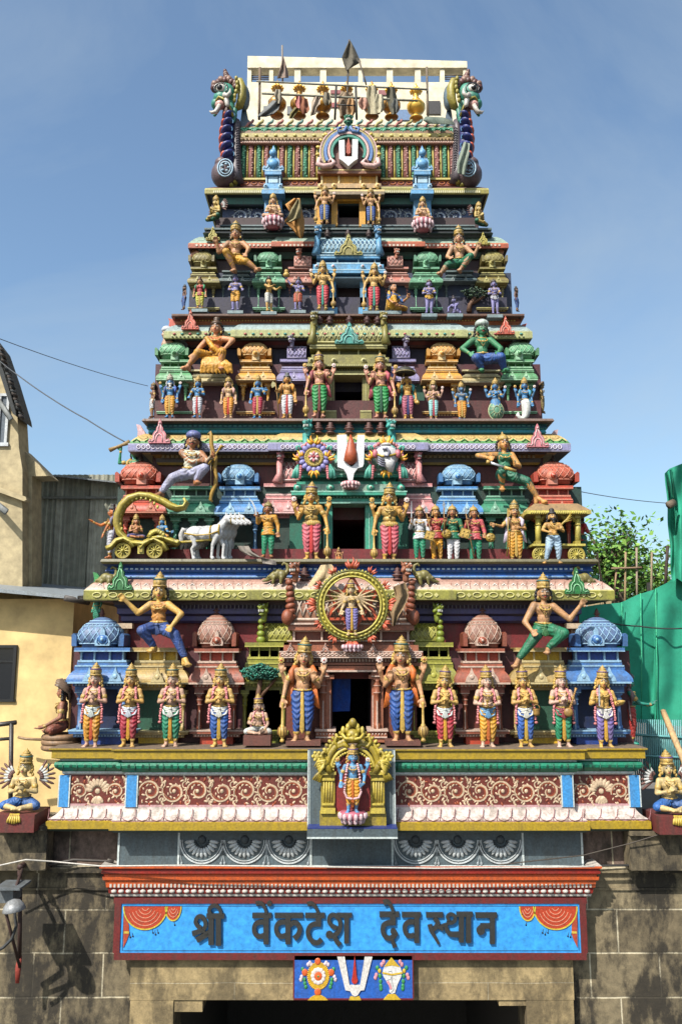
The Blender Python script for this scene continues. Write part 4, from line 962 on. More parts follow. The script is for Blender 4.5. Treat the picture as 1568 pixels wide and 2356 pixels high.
b.use(M1).pb(652, 1484, 962, 1498, 12.16, .5); b.use(M1).pb(664, 1476, 950, 1484, 12.26, .5); b.use(L1).pb(660, 1473, 954, 1476, 12.2, .5)
b.use(D1).pb(672, 1452, 942, 1473, 12.36, .4); b.use(L1).pb(672, 1450, 942, 1453, 12.3, .4); b.use(M1).pb(662, 1436, 952, 1450, 12.22, .5); b.use(L1).pb(660, 1433, 954, 1437, 12.19, .5)
for x in (676, 740, 876, 938): b.use(L1).pb(x-2, 1453, x+2, 1473, 12.3, .1)
tb(b, 'doorway')
for x in (705, 745-2, 865+2, 912): 
    b = MB(); column(b, x, 1545, 1680, 12.24, 7, BR, BRL); tb(b, 'door_column')
for x in (668, 748, 858, 940): crest(x, 1478, 1500, 11, 12.07, (186, 130, 110), (226, 210, 200), name='crest_ornament')
sala(665, 948, 1330, 1434, 12.28, (162, 112, 86), (206, 186, 170), (120, 70, 60), lattice=18)
for s_ in (-1, 1):
    yali(806+s_*128, 1292, 1334, 12.2, (158, 96, 66), s_)
    b = MB(paint((150, 80, 52), .55, .5))
    for i in range(7):
        p = P(806+s_*(141-3*sin(i*.4)), 1340+i*13.5, 12.24); b.ell(p, (.056+.006*i, .07, .052), 12, 8, Matrix.Rotation(s_*.35, 3, 'Y'))
    b.ell(P(806+s_*145, 1420, 12.2), (.09, .1, .12)); tb(b, 'scaly_neck')
    # olive side shrines with their own guardian
    sala(806+s_*165-34 if s_ < 0 else 806+s_*165-34, 806+s_*165+34, 1425, 1478, 12.5, (150, 146, 48), (190, 186, 90), (110, 110, 30), lattice=5)
    yali(806+s_*200, 1386, 1426, 12.4, (128, 142, 40), s_)
    b = MB(paint((132, 146, 40), .5, .3))
    for i in range(4): b.ell(P(806+s_*206, 1430+i*14, 12.42), (.042+.009*i, .05, .042+.006*i))
    tb(b, 'scaly_neck')
for x in (650, 966): finial(x, 1396, 1432, 12.7, (110, 60, 50), None)
for x in (700, 914): finial(x, 1300, 1336, 12.42, (104, 66, 60), None)
# ================= TIER 2
wall_hole(268, 1340, 1120, 1284, 13.02, 766, 838, 1158, 1284, (26, 58, 50))
wall(352, 1248, 955, 1140, 13.22, (96, 44, 44))
for cx in (325, 1271): kuta(cx, 1063, 1115, 42, 1117, 1190, 58, 1262, 1266, 1284, 12.82, (196, 78, 54), (220, 140, 116), (170, 50, 34), domec=(194, 92, 66), fin=(70, 36, 34))
for cx in (551, 1052): kuta(cx, 1068, 1115, 38, 1119, 1192, 58, 1262, 1266, 1284, 12.8, (74, 138, 200), (160, 200, 226), (48, 110, 180), domec=(116, 164, 204))
for cx in (438, 1162): bay(cx, 62, 1118, 1192, 1266, 1285, 12.9, (62, 142, 110), (140, 190, 164), (30, 104, 80), (22, 58, 56), cols=(-.55, .1, .7), cw=6, med=2)
for cx in (645, 955): bay(cx, 48, 1112, 1192, 1266, 1285, 12.95, (216, 140, 140), (232, 186, 182), (166, 84, 92), (32, 84, 70), cols=(-.75, .75), med=2, cw=4)
mband(366, 1236, 13.16, [(1036, .14, (56, 40, 30)), (1046, .1, (130, 100, 40)), (1054, .04, (60, 44, 34)), (1064, .03, (150, 122, 44)), (1070, 0, (60, 44, 34))], nm='frieze', extra=lambda b: dots(b, 370, 1232, 1050, 80, 13.06, 6, 6, (120, 96, 50)))
def eave2(b):
    for (x0, x1, dy) in ((314, 645, .0), (645, 955, .06), (955, 1292, 0)):
        n = int((x1-x0)/11); Yf = 12.86-dy
        dots(b, x0, x1, 1028.5, n, Yf, 8.5, 9, (214, 206, 222), 'o'); dots(b, x0, x1, 1028.5, n, Yf, 3, 3.5, (216, 190, 210), 'e')
        m = int((x1-x0)/26); b.use(paint((190, 150, 84), .5, .2)); waves(b, x0+3, x1-3, m, Yf+.06, 1001, 1013, .006)
        b.use(paint((74, 146, 74), .5, .2))
        for i in range(m+1):
            x = x0+(x1-x0)*i/m; b.tube([P(x-8, 1016, Yf+.02), P(x, 1010, Yf+.035), P(x+8, 1016, Yf+.02)], .012, 5)
mband(328, 1278, 13.04, [(998, -.03, (196, 164, 100)), (1002, .04, (204, 174, 108)), (1008, .10, (210, 184, 124)), (1014, .145, (90, 150, 84)), (1018, .16, (80, 140, 80)), (1020, .18, (190, 186, 214)), (1022, .18, (150, 148, 190)), (1036, .18, (190, 186, 214)), (1039, .17, (70, 60, 70)), (1042, .0, (70, 60, 70))], [(645, 955)], 'eave', extra=eave2)
mband(348, 1248, 13.04, [(972, .1, (36, 62, 70)), (975, .06, (34, 110, 116)), (977, .04, (20, 84, 96)), (985, .06, (50, 140, 150)), (989, .02, (60, 160, 176)), (995, .04, (40, 130, 150)), (999, 0, (40, 130, 150))], nm='teal_moulding', extra=lambda b: dots(b, 352, 1244, 981, 78, 13.0, 7, 4.5, (90, 166, 160), skip=(690, 910)))
mband(342, 1258, 12.94, [(963, .07, (120, 96, 86)), (968, .09, (110, 80, 72)), (971, .06, (44, 40, 44)), (973, 0, (44, 40, 44))], nm='ledge')
b = MB(); GR = (54, 166, 138); GRL = (150, 206, 186); GRD = (24, 110, 88); M1, L1, D1 = paint(GR, .5, .4), paint(GRL, .5, .25), paint(GRD, .6, .3)
for s_ in (-1, 1):
    x = 802+s_*47; b.use(M1).pb(x-9, 1160, x+9, 1275, 12.85, .4); b.use(L1).pb(x-1, 1180, x+1, 1268, 12.842, .02); b.use(M1).pb(x-16, 1266, x+16, 1286, 12.8, .4); b.use(L1).pb(x-16, 1264, x+16, 1267, 12.79, .4); b.use(D1).pb(802+s_*100-36, 1165, 802+s_*100+36, 1275, 12.97, .1)
b.use(L1).pb(692, 1154, 912, 1158, 12.76, .4); b.use(M1).pb(694, 1147, 910, 1154, 12.78, .4); b.use(D1).pb(690, 1138, 914, 1147, 12.82, .4); dots(b, 700, 905, 1142.5, 26, 12.82, 4, 6, GRL); b.use(M1).pb(670, 1131, 934, 1139, 12.68, .4); b.use(L1).pb(668, 1129, 936, 1132, 12.675, .4)
b.use(paint((150, 176, 160), .5, .4)).pb(676, 1114, 928, 1129, 12.74, .4); b.use(M1).pb(682, 1108, 922, 1114, 12.82, .4); b.use(D1).pb(694, 1098, 910, 1108, 12.9, .4); b.use(M1).pb(686, 1092, 918, 1098, 12.8, .4); b.use(L1).pb(686, 1090, 918, 1092, 12.79, .4)
for x in (684, 760, 852, 922):
    p = P(x, 1122, 12.7); b.use(M1).ell(p, (.062, .04, .062), 14, 8); b.use(L1).ell(p+V((0, -.03, 0)), (.035, .03, .035)); b.use(paint(RED)).ell(p+V((0, -.05, 0)), (.014, .02, .014), 6, 5)
tb(b, 'doorway')
sala(694, 910, 992, 1091, 12.86, (120, 186, 164), (190, 220, 204), (40, 150, 140), lattice=14)
sala(636, 690, 1055, 1110, 13.0, (214, 140, 136), (236, 200, 196), (150, 84, 110), lattice=5); sala(914, 966, 1055, 1110, 13.0, (214, 140, 136), (236, 200, 196), (150, 84, 110), lattice=5)
for s_ in (-1, 1):
    yali(803+s_*95, 964, 1000, 12.8, (60, 160, 150), s_); b = MB(paint((70, 160, 150), .5, .3)); b.tube([P(803+s_*99, 998, 12.85), P(803+s_*100, 1040, 12.83), P(803+s_*104, 1090, 12.82)], [.06, .06, .08], 8); tb(b, 'scaly_neck')
    yali(803+s_*157, 1036, 1066, 12.94, (200, 120, 124), s_); b = MB(paint((220, 150, 148), .5, .3)); b.tube([P(803+s_*160, 1060, 12.96), P(803+s_*160, 1090, 12.94), P(803+s_*165, 1110, 12.93)], [.05, .05, .09], 8); tb(b, 'scaly_neck')
for i, x in enumerate((732, 760, 803, 848, 876)): finial(x, 966, 998, 12.9, (104, 66, 60), None)
# ================= TIER 3
wall_hole(356, 1244, 838, 960, 13.42, 771, 832, 862, 960, (84, 34, 44))
wall(432, 1168, 715, 850, 13.64, (44, 40, 66))
for cx in (401, 1194): kuta(cx, 788, 828, 31, 827, 882, 42, 946, 946, 964, 13.22, (96, 160, 108), (160, 206, 166), (50, 140, 60), domec=(110, 176, 130))
for cx in (588, 1016): kuta(cx, 790, 829, 31, 827, 882, 46, 946, 946, 964, 13.2, (222, 160, 62), (236, 200, 140), (226, 170, 34), domec=(224, 160, 80))
for cx in (482, 1106): bay(cx, 54, 850, 884, 946, 964, 13.32, (206, 190, 140), (226, 216, 180), (150, 120, 70), (100, 92, 80), cols=(-.8, .75), med=0, cw=4)
for cx in (676, 924): bay(cx, 40, 826, 884, 946, 964, 13.34, (142, 132, 178), (176, 168, 204), (90, 80, 140), (130, 44, 58), cols=(-.7, .7), med=1, cw=3)
for cx in (535, 648, 1068, 964):
    b = MB(paint((36, 84, 64), .6, .3)); b.pb(cx-12, 884, cx+12, 960, 13.38, .1); tb(b, 'niche_panel')
mband(440, 1162, 13.58, [(778, .14, (60, 30, 30)), (786, .08, (110, 40, 40)), (794, .03, (70, 34, 40)), (800, 0, (70, 34, 40))], nm='frieze')
def eave3(b):
    for (x0, x1, dy) in ((392, 555, .0), (555, 1050, .06), (1050, 1208, 0)):
        Yf = 13.3-dy; n = int((x1-x0)/18)
        for i in range(n):
            x = x0+(x1-x0)*(i+.5)/n; dots(b, x-.1, x+.1, 768, 1, Yf, 8, 5, ((190, 100, 100), (80, 160, 150))[i % 2], 'e')
        dots(b, x0, x1, 774, n*2, Yf, 5, 3, (210, 212, 170), 'e')
        m = int((x1-x0)/20); b.use(paint((150, 170, 176), .5, .2)); waves(b, x0+3, x1-3, m, Yf+.05, 750, 760, .006)
mband(402, 1198, 13.46, [(747, -.02, (150, 170, 172)), (751, .05, (156, 176, 176)), (756, .10, (160, 178, 174)), (761, .135, (170, 176, 140)), (763, .15, (178, 180, 120)), (777, .15, (150, 152, 90)), (780, .14, (60, 60, 44)), (782, 0, (60, 60, 44))], [(555, 1050)], 'eave', extra=eave3)
mband(410, 1190, 13.46, [(728, .1, (150, 84, 50)), (732, .06, (160, 84, 50)), (735, .04, (130, 60, 40)), (740, .05, (196, 112, 70)), (744, .02, (186, 110, 66)), (748, 0, (186, 110, 66))], nm='orange_moulding', extra=lambda b: dots(b, 414, 1186, 737.5, 110, 13.42, 3, 3, (210, 180, 80)))
mband(408, 1192, 13.35, [(722, .08, (112, 78, 60)), (726, .08, (140, 80, 56)), (729, .04, (60, 40, 34)), (730, 0, (60, 40, 34))], nm='ledge')
b = MB(); OG = (146, 138, 72); OGL = (196, 190, 130); OGD = (96, 92, 40); M1, L1, D1 = paint(OG, .5, .4), paint(OGL, .5, .25), paint(OGD, .6, .3)
for s_ in (-1, 1):
    x = 801+s_*40; b.use(M1).pb(x-8, 862, x+8, 950, 13.26, .3); b.use(L1).pb(x-1, 875, x+1, 945, 13.252, .02); b.use(M1).pb(x-13, 946, x+13, 964, 13.2, .3); b.use(L1).pb(x-13, 944, x+13, 947, 13.19, .3)
b.use(L1).pb(730, 859, 872, 862, 13.16, .4); b.use(M1).pb(730, 853, 872, 859, 13.18, .4); b.use(D1).pb(726, 843, 876, 853, 13.24, .4); dots(b, 735, 868, 849, 22, 13.24, 3, 6, OGL, 'e'); b.use(M1).pb(702, 836, 900, 843, 13.1, .4); dots(b, 704, 898, 840, 36, 13.1, 3, 3, OGL)
b.use(M1).pb(708, 822, 894, 836, 13.16, .4); b.use(M1).pb(716, 816, 886, 822, 13.24, .4); b.use(D1).pb(726, 802, 876, 816, 13.32, .4); b.use(M1).pb(712, 795, 890, 802, 13.2, .4); b.use(L1).pb(712, 793, 890, 796, 13.19, .4)
for x in (730, 780, 824, 872): b.use(L1).pb(x-1.5, 802, x+1.5, 816, 13.28, .1)
for x in (716, 768, 836, 886): p = P(x, 830, 13.13); b.use(L1).ell(p, (.05, .04, .05), 12, 8); b.use(D1).ell(p+V((0, -.03, 0)), (.026, .02, .026), 8, 6)
tb(b, 'doorway')
sala(722, 884, 742, 793, 13.26, (138, 130, 66), (190, 184, 124), (96, 90, 60), lattice=14, depth=.45)
sala(660, 704, 796, 826, 13.36, (142, 132, 178), (186, 178, 210), (110, 70, 110), lattice=5, depth=.3); sala(902, 942, 796, 826, 13.36, (142, 132, 178), (186, 178, 210), (110, 70, 110), lattice=5, depth=.3)
crest(803, 740, 790, 33, 13.12, (60, 150, 140), (140, 200, 190))
for s_ in (-1, 1):
    yali(802+s_*79, 717, 745, 13.2, (150, 136, 66), s_); yali(802+s_*131, 770, 796, 13.3, (130, 120, 150), s_)
    b = MB(paint((140, 132, 64), .5, .3)); b.tube([P(802+s_*82, 743, 13.25), P(802+s_*83, 770, 13.22), P(802+s_*86, 792, 13.2)], [.05, .05, .08], 8); tb(b, 'scaly_neck')
for x in (735, 758, 803, 844, 868): finial(x, 722, 745, 13.3, (96, 62, 60), None)
# ================= TIER 4
wall_hole(436, 1176, 628, 724, 13.78, 776, 828, 640, 724, (40, 52, 80))
wall(495, 1102, 530, 640, 14.0, (64, 40, 44))
for cx in (468, 1132): kuta(cx, 581, 615, 24, 614, 655, 37, 707, 707, 723, 13.6, (136, 122, 66), (186, 176, 110), (110, 96, 44), fin=(80, 70, 50))
for cx in (618, 980): kuta(cx, 581, 615, 25, 614, 655, 38, 707, 707, 723, 13.58, (100, 156, 124), (140, 200, 160), (40, 130, 90))
for cx in (543, 1056): bay(cx, 40, 622, 650, 707, 722, 13.7, (96, 116, 118), (150, 166, 166), (50, 64, 70), (30, 38, 60), cols=(-.75, .75), med=2, cw=3)
for cx in (690, 912): bay(cx, 34, 614, 655, 707, 722, 13.72, (196, 122, 106), (220, 166, 150), (150, 80, 70), (30, 78, 66), cols=(-.7, .7), med=2, cw=3)
mband(500, 1098, 13.95, [(571, .14, (40, 40, 40)), (580, .06, (20, 70, 62)), (590, .03, (24, 84, 72)), (596, 0, (24, 60, 60))], nm='frieze')
def eave4(b):
    for (x0, x1, dy) in ((448, 645, .0), (645, 955, .05), (955, 1152, 0)):
        Yf = 13.75-dy; n = int((x1-x0)/9); dots(b, x0, x1, 564.5, n, Yf, 7, 6, (226, 210, 190), 'd')
        m = int((x1-x0)/22); b.use(paint((110, 150, 130), .5, .2)); waves(b, x0+3, x1-3, m, Yf+.05, 548, 556, .005)
mband(456, 1145, 13.9, [(545, -.02, (150, 170, 156)), (549, .05, (156, 178, 162)), (554, .10, (160, 184, 166)), (559, .14, (196, 110, 70)), (561, .15, (176, 84, 50)), (570, .15, (150, 70, 44)), (572, .14, (60, 40, 30)), (574, 0, (60, 40, 30))], [(645, 955)], 'eave', extra=eave4)
mband(482, 1118, 13.8, [(524, .08, (84, 104, 104)), (528, .08, (100, 118, 116)), (531, .04, (30, 36, 40)), (536, .10, (90, 112, 112)), (539, .02, (54, 66, 70)), (546, 0, (70, 84, 90))], nm='ledge')
b = MB(); LB = (96, 164, 208); LBL = (176, 210, 226); LBD = (40, 100, 156); M1, L1, D1 = paint(LB, .5, .4), paint(LBL, .5, .25), paint(LBD, .6, .3)
for s_ in (-1, 1):
    x = 800+s_*35; b.use(M1).pb(x-7, 640, x+7, 712, 13.64, .3); b.use(L1).pb(x-1, 650, x+1, 706, 13.632, .02); b.use(M1).pb(x-11, 707, x+11, 722, 13.58, .3)
b.use(L1).pb(740, 637, 862, 640, 13.54, .4); b.use(D1).pb(742, 628, 860, 637, 13.6, .4); b.use(M1).pb(716, 621, 886, 628, 13.48, .4); b.use(L1).pb(716, 619, 886, 621, 13.475, .4); b.use(M1).pb(720, 608, 882, 619, 13.53, .4); b.use(L1).pb(728, 604, 874, 607, 13.6, .4)
b.use(D1).pb(736, 594, 866, 604, 13.66, .4); b.use(M1).pb(728, 588, 874, 594, 13.56, .4); b.use(L1).pb(728, 586, 874, 588, 13.55, .4)
for x in (738, 776, 824, 862): b.use(L1).pb(x-1.2, 594, x+1.2, 604, 13.6, .1)
for x in (766, 834, 874, 728): p = P(x, 613, 13.5); b.use(L1).ell(p, (.042, .03, .042), 12, 8); b.use(paint((220, 160, 170))).ell(p+V((0, -.02, 0)), (.022, .02, .022), 8, 6)
tb(b, 'doorway')
sala(733, 868, 547, 587, 13.64, (110, 156, 184), (180, 210, 222), (70, 110, 160), lattice=14, depth=.4)
sala(676, 716, 590, 614, 13.72, (204, 140, 124), (226, 180, 166), (160, 90, 80), lattice=4, depth=.25); sala(890, 926, 590, 614, 13.72, (204, 140, 124), (226, 180, 166), (160, 90, 80), lattice=4, depth=.25)
crest(801, 536, 586, 32, 13.52, (150, 140, 66), (196, 186, 110))
for s_ in (-1, 1):
    yali(800+s_*68, 520, 546, 13.56, (90, 150, 196), s_); yali(800+s_*112, 572, 592, 13.68, (196, 120, 90), s_)
    b = MB(paint((100, 160, 200), .5, .3)); b.tube([P(800+s_*70, 545, 13.6), P(800+s_*71, 565, 13.58), P(800+s_*74, 586, 13.57)], [.05, .05, .08], 8); tb(b, 'scaly_neck')
for x in (753, 800, 848): finial(x, 526, 546, 13.7, (84, 66, 66), None)
# ================= TIER 5
wall_hole(512, 1086, 446, 526, 14.08, 779, 826, 462, 526, (70, 84, 120), nm='tier_wall')
for x0, x1 in ((536, 722), (882, 1066)): scroll_panel(x0, 478, x1, 518, 14.06, 5, c1=(176, 186, 196), c2=(120, 140, 176), seed=x0)
mband(500, 1096, 13.98, [(448, .12, (20, 40, 40)), (455, .06, (24, 90, 78)), (464, .05, (30, 96, 84)), (470, .04, (60, 70, 80)), (474, 0, (60, 70, 80))], nm='frieze')
mband(512, 1086, 14.0, [(517, .04, (110, 126, 130)), (520, .04, (50, 64, 66)), (526, 0, (50, 64, 66))], nm='moulding')
mband(496, 1098, 13.98, [(430, .02, (110, 80, 70)), (433, .16, (180, 172, 96)), (436, .17, (150, 140, 60)), (445, .17, (170, 160, 90)), (448, .14, (60, 40, 40)), (450, 0, (60, 40, 40))], [(645, 955)], 'eave', jf=.05, extra=lambda b: (dots(b, 490, 645, 440.5, 36, 13.81, 2.6, 5, (226, 220, 180)), dots(b, 645, 955, 440.5, 72, 13.76, 2.6, 5, (226, 220, 180)), dots(b, 955, 1104, 440.5, 34, 13.81, 2.6, 5, (226, 220, 180))))
b = MB(); GY = (226, 164, 50); GYL = (236, 206, 140); GYD = (176, 110, 40); M1, L1, D1 = paint(GY, .5, .35), paint(GYL, .5, .25), paint(GYD, .6, .3)
for s_ in (-1, 1):
    x = 801+s_*32; b.use(M1).pb(x-7, 460, x+7, 520, 13.86, .3); x = 801+s_*68; b.use(M1).pb(x-5, 460, x+5, 520, 13.88, .3); b.use(paint((96, 120, 124))).pb(801+s_*52-22, 516, 801+s_*52+22, 522, 13.8, .3)
b.use(M1).pb(774, 452, 830, 462, 13.84, .3); b.use(paint((150, 130, 100), .5, .4)).pb(722, 440, 884, 447, 13.68, .4); b.use(L1).pb(722, 436, 884, 440, 13.69, .4); b.use(paint((196, 160, 110), .5, .4)).pb(730, 422, 876, 436, 13.76, .4)
b.use(M1).pb(738, 400, 868, 422, 13.86, .4)
for x in (740, 779, 828, 866): b.use(L1).pb(x-2, 399, x+2, 422, 13.83, .1)
b.use(paint((150, 96, 66), .5, .4)).pb(730, 392, 876, 399, 13.76, .4); b.use(L1).pb(730, 389, 876, 392, 13.755, .4)
for x in (738, 768, 836, 868): p = P(x, 428, 13.74); b.use(L1).ell(p, (.05, .04, .055), 10, 7); b.use(D1).ell(p+V((0, -.03, 0)), (.022, .02, .022), 7, 5)
tb(b, 'doorway')
for cx in (628, 971):
    b = MB(); M1, L1, D1 = paint((104, 168, 216), .5, .35), paint((180, 212, 230), .5, .2), paint((44, 100, 150), .5, .3)
    b.use(M1).pb(cx-26, 436, cx+26, 445, 13.66, .3); b.use(L1).pb(cx-26, 434, cx+26, 436, 13.655, .3); b.use(M1).pb(cx-21, 422, cx+21, 434, 13.72, .3).pb(cx-20, 445, cx+20, 520, 13.86, .3); b.use(D1).pb(cx-16, 401, cx+16, 422, 13.8, .3); b.use(L1).pb(cx-17, 401, cx-14, 422, 13.76, .1).pb(cx+14, 401, cx+17, 422, 13.76, .1).pb(cx-11, 406, cx+11, 420, 13.77, .1); b.use(M1).pb(cx-19, 393, cx+19, 401, 13.72, .3); b.use(L1).pb(cx-19, 391, cx+19, 393, 13.715, .3)
    for s_ in (-1, 1): p = P(cx+s_*17, 429, 13.7); b.use(L1).ell(p, (.045, .04, .045), 10, 7); b.use(D1).ell(p+V((0, -.03, 0)), (.02, .02, .02), 7, 5)
    nod = tb(b, 'pedestal_shrine'); crest(cx, 334, 391, 24, 13.75, (116, 176, 220), (190, 216, 232), nod)
    b = MB(M1); p = P(cx, 352, 13.74); b.ell(p, (.07, .06, .07)); b.ell(P(cx, 376, 13.74), (.10, .06, .09)); tb(b, 'crest_boss', nod)
# ================= ROOF
YT = 14.1
X0, X1 = XX(552, 350, YT), XX(1048, 350, YT)
# barrel: section centre, front at YT
zb = ZZ(420, YT); zt = ZZ(292, YT+.55); hh = zt-zb
def rp(t): a = pi*t/2; return (YT-.08*sin(2*a)+.6*(1-cos(a)), zb+hh*sin(a))
rows_ = [rp(i/12) for i in range(13)]
b = MB(paint((120, 70, 60), .6, .4)); vs = [(X0, y, z) for y, z in rows_]+[(X1, y, z) for y, z in rows_]
b.add(vs, [(i, 13+i, 14+i, i+1) for i in range(12)], True); b.box((X0, rows_[-1][0], zb), (X1, rows_[-1][0]+1.4, rows_[-1][1]-.005)); b.box((X0, YT+.1, zb-.1), (X1, YT+1.5, zb+.3))
tb(b, 'barrel_roof')
RNG = random.Random(3)
n = 28; cols3 = [(188, 150, 140), (196, 176, 70), (70, 150, 112), (196, 176, 70)]
for i in range(n):
    x = X0+(X1-X0)*(i+.5)/n; w = (X1-X0)/n
    g = (i % 2 == 0); b = MB(paint((40, 124, 90) if g else (156, 92, 84), .7, .6, bump=.9, sc=12)); b.tube([(x, rp(t)[0]-.01, rp(t)[1]) for t in [.02+.62*q/8 for q in range(9)]], w*.30, 8)
    b.use(paint((190, 170, 60), .5, .3)).tube([(x+w/2, rp(t)[0]-.005, rp(t)[1]) for t in [.02+.62*q/8 for q in range(9)]], w*.12, 6)
    b.use(paint((120, 186, 150) if g else (206, 160, 150), .7, .4))
    for q in range(26):
        t = .04+.58*q/26; y, z = rp(t); b.ell((x+RNG.uniform(-.25, .25)*w, y-.01-w*.24, z), (w*.13, w*.1, w*.12), 5, 4)
    tb(b, 'roof_rib')
Yr = YT+.05
b = MB(); 
def rstrip(y0, y1, Yf, c): b.use(paint(c, .5, .35)).pb(553, y0, 1047, y1, Yf, .6)
rstrip(322, 329, YT-.10, (206, 150, 130)); rstrip(316, 322, YT-.12, (170, 140, 90)); rstrip(306, 315, YT-.08, (196, 180, 110)); rstrip(300, 306, YT-.04, (150, 116, 90))
dots(b, 556, 1044, 311, 22, YT-.09, 9, 7, (216, 204, 120), 'e'); dots(b, 556, 1044, 325.5, 90, YT-.10, 3, 3, (232, 200, 180)); dots(b, 556, 1044, 319, 60, YT-.125, 5, 3, (200, 170, 120), 'e')
tb(b, 'ridge_moulding')
b = MB(); b.use(paint((40, 130, 96), .5, .3)); pl_ = box_plan(XX(556, 290, YT), XX(1042, 290, YT), YT+.1, (), 1.2)
moulding(b, pl_, [(.06, ZZ(301, YT+.0)), (.12, ZZ(300, YT)), (.12, ZZ(295, YT)), (.06, ZZ(286, YT)), (-.04, ZZ(279, YT)), (-.1, ZZ(275, YT))], [paint((40, 130, 96), .5, .3)]*2+[paint((150, 140, 110), .5, .4)]*3)
for i in range(22):
    x = 562+(1040-562)*i/21
    for q in range(5):
        a = pi+pi*(q+.5)/5; p = P(x, 294, YT-.03); b.use(paint((60, 156, 116) if q % 2 else (90, 176, 140), .5, .3)).ell((p.x+cos(a)*.055, p.y, p.z+sin(a)*.06), (.022, .02, .042), 6, 5, Matrix.Rotation(-(a-pi*1.5), 3, 'Y'))
    p = P(x+11, 287, YT-.02); b.use(paint(((190, 120, 110), (196, 180, 110), (120, 160, 150))[i % 3], .5, .4)).tube([P(x+4, 293, YT-.02), P(x+10, 284, YT+.0), P(x+18, 281, YT+.06), P(x+20, 277, YT+.12)], .026, 6)
tb(b, 'ridge_leaves')
b = MB(paint((140, 60, 40), .5, .3), paint((206, 120, 60), .5, .3), paint((214, 196, 110), .5, .3))
b.use(b.mats[0]).pb(553, 413, 1047, 428, YT-.06, .3); b.use(b.mats[2]).pb(551, 409, 1049, 413, YT-.1, .3); dots(b, 556, 1044, 421, 26, YT-.06, 12, 8, (206, 120, 60), 'o'); tb(b, 'roof_base')
# central horseshoe gable with the forked mark
Yg = 13.72; g0 = P(801, 386, Yg); k = S(345, Yg)
b = MB(paint((120, 70, 62), .6, .3), paint((190, 172, 110), .5, .4), paint((90, 130, 190), .5, .3), paint((226, 186, 180), .5, .3), paint((60, 150, 130), .5, .3), paint((232, 200, 90), .5, .3))
def hs(r, w, m, dy, st=26, f0=-.22, z0=45):
    pts = []
    for i in range(st+1):
        a = pi*(1-f0*-1*0)-((pi+.9)*i/st)+.45; pts.append((g0.x+cos(a)*r*k, g0.z+(z0-4+sin(a)*r*1.0)*k))
    b.use(b.mats[m]).ribbon(pts, w*k, Yg+dy, Yg+.12)
b.use(b.mats[0]).prism([(g0.x+cos(i*pi/14)*50*k, g0.z+(38+sin(i*pi/14)*48)*k) for i in range(28) if True], Yg+.06, Yg+.3)
b.use(b.mats[0]).pb(738, 352, 864, 388, Yg+.05, .3)
hs(60, 5, 1, .02); hs(53, 7, 2, -.01); hs(45, 5, 3, -.03); hs(38, 6, 4, -.02); hs(65, 3, 3, .01)
for i in range(15):
    a = pi+.35-((pi+.7)*i/14); b.use(b.mats[5]).ell((g0.x+cos(a)*70*k, Yg+.03, g0.z+(41+sin(a)*66)*k), (.032, .03, .05), 7, 5, Matrix.Rotation(-(a-pi/2), 3, 'Y'))
for s_ in (-1, 1):
    b.use(b.mats[3]).tube([(g0.x+s_*x*k, Yg-.02, g0.z+z*k) for x, z in ((66, 22), (70, 8), (58, 2), (40, 4), (32, 12), (40, 20), (46, 12))], [.04, .05, .05, .05, .04, .03, .02], 7)
    b.use(b.mats[2]).tube([(g0.x+s_*x*k, Yg-.04, g0.z+z*k) for x, z in ((4, 100), (10, 88), (22, 86), (24, 96), (16, 98))], .03, 6)
tb(b, 'horseshoe_gable')
b = MB(paint((226, 226, 226), .5, .1)); q = lambda x, z: (g0.x+x*k, g0.z+z*k)
b.prism([q(*p) for p in ((-22, 62), (-9, 64), (-8, 22), (8, 22), (9, 66), (22, 65), (21, 16), (12, 10), (4, 2), (0, -2), (-4, 2), (-12, 10), (-21, 16))], Yg-.08, Yg+.1); tb(b, 'forked_mark')
b = MB(paint((178, 76, 44), .5, .1)); b.prism([q(*p) for p in ((0, 68), (4, 50), (5, 30), (0, 26), (-5, 30), (-4, 50))], Yg-.10, Yg+.1); tb(b, 'red_flame')
yali(801, 266, 296, 13.75, (40, 130, 100), 0)
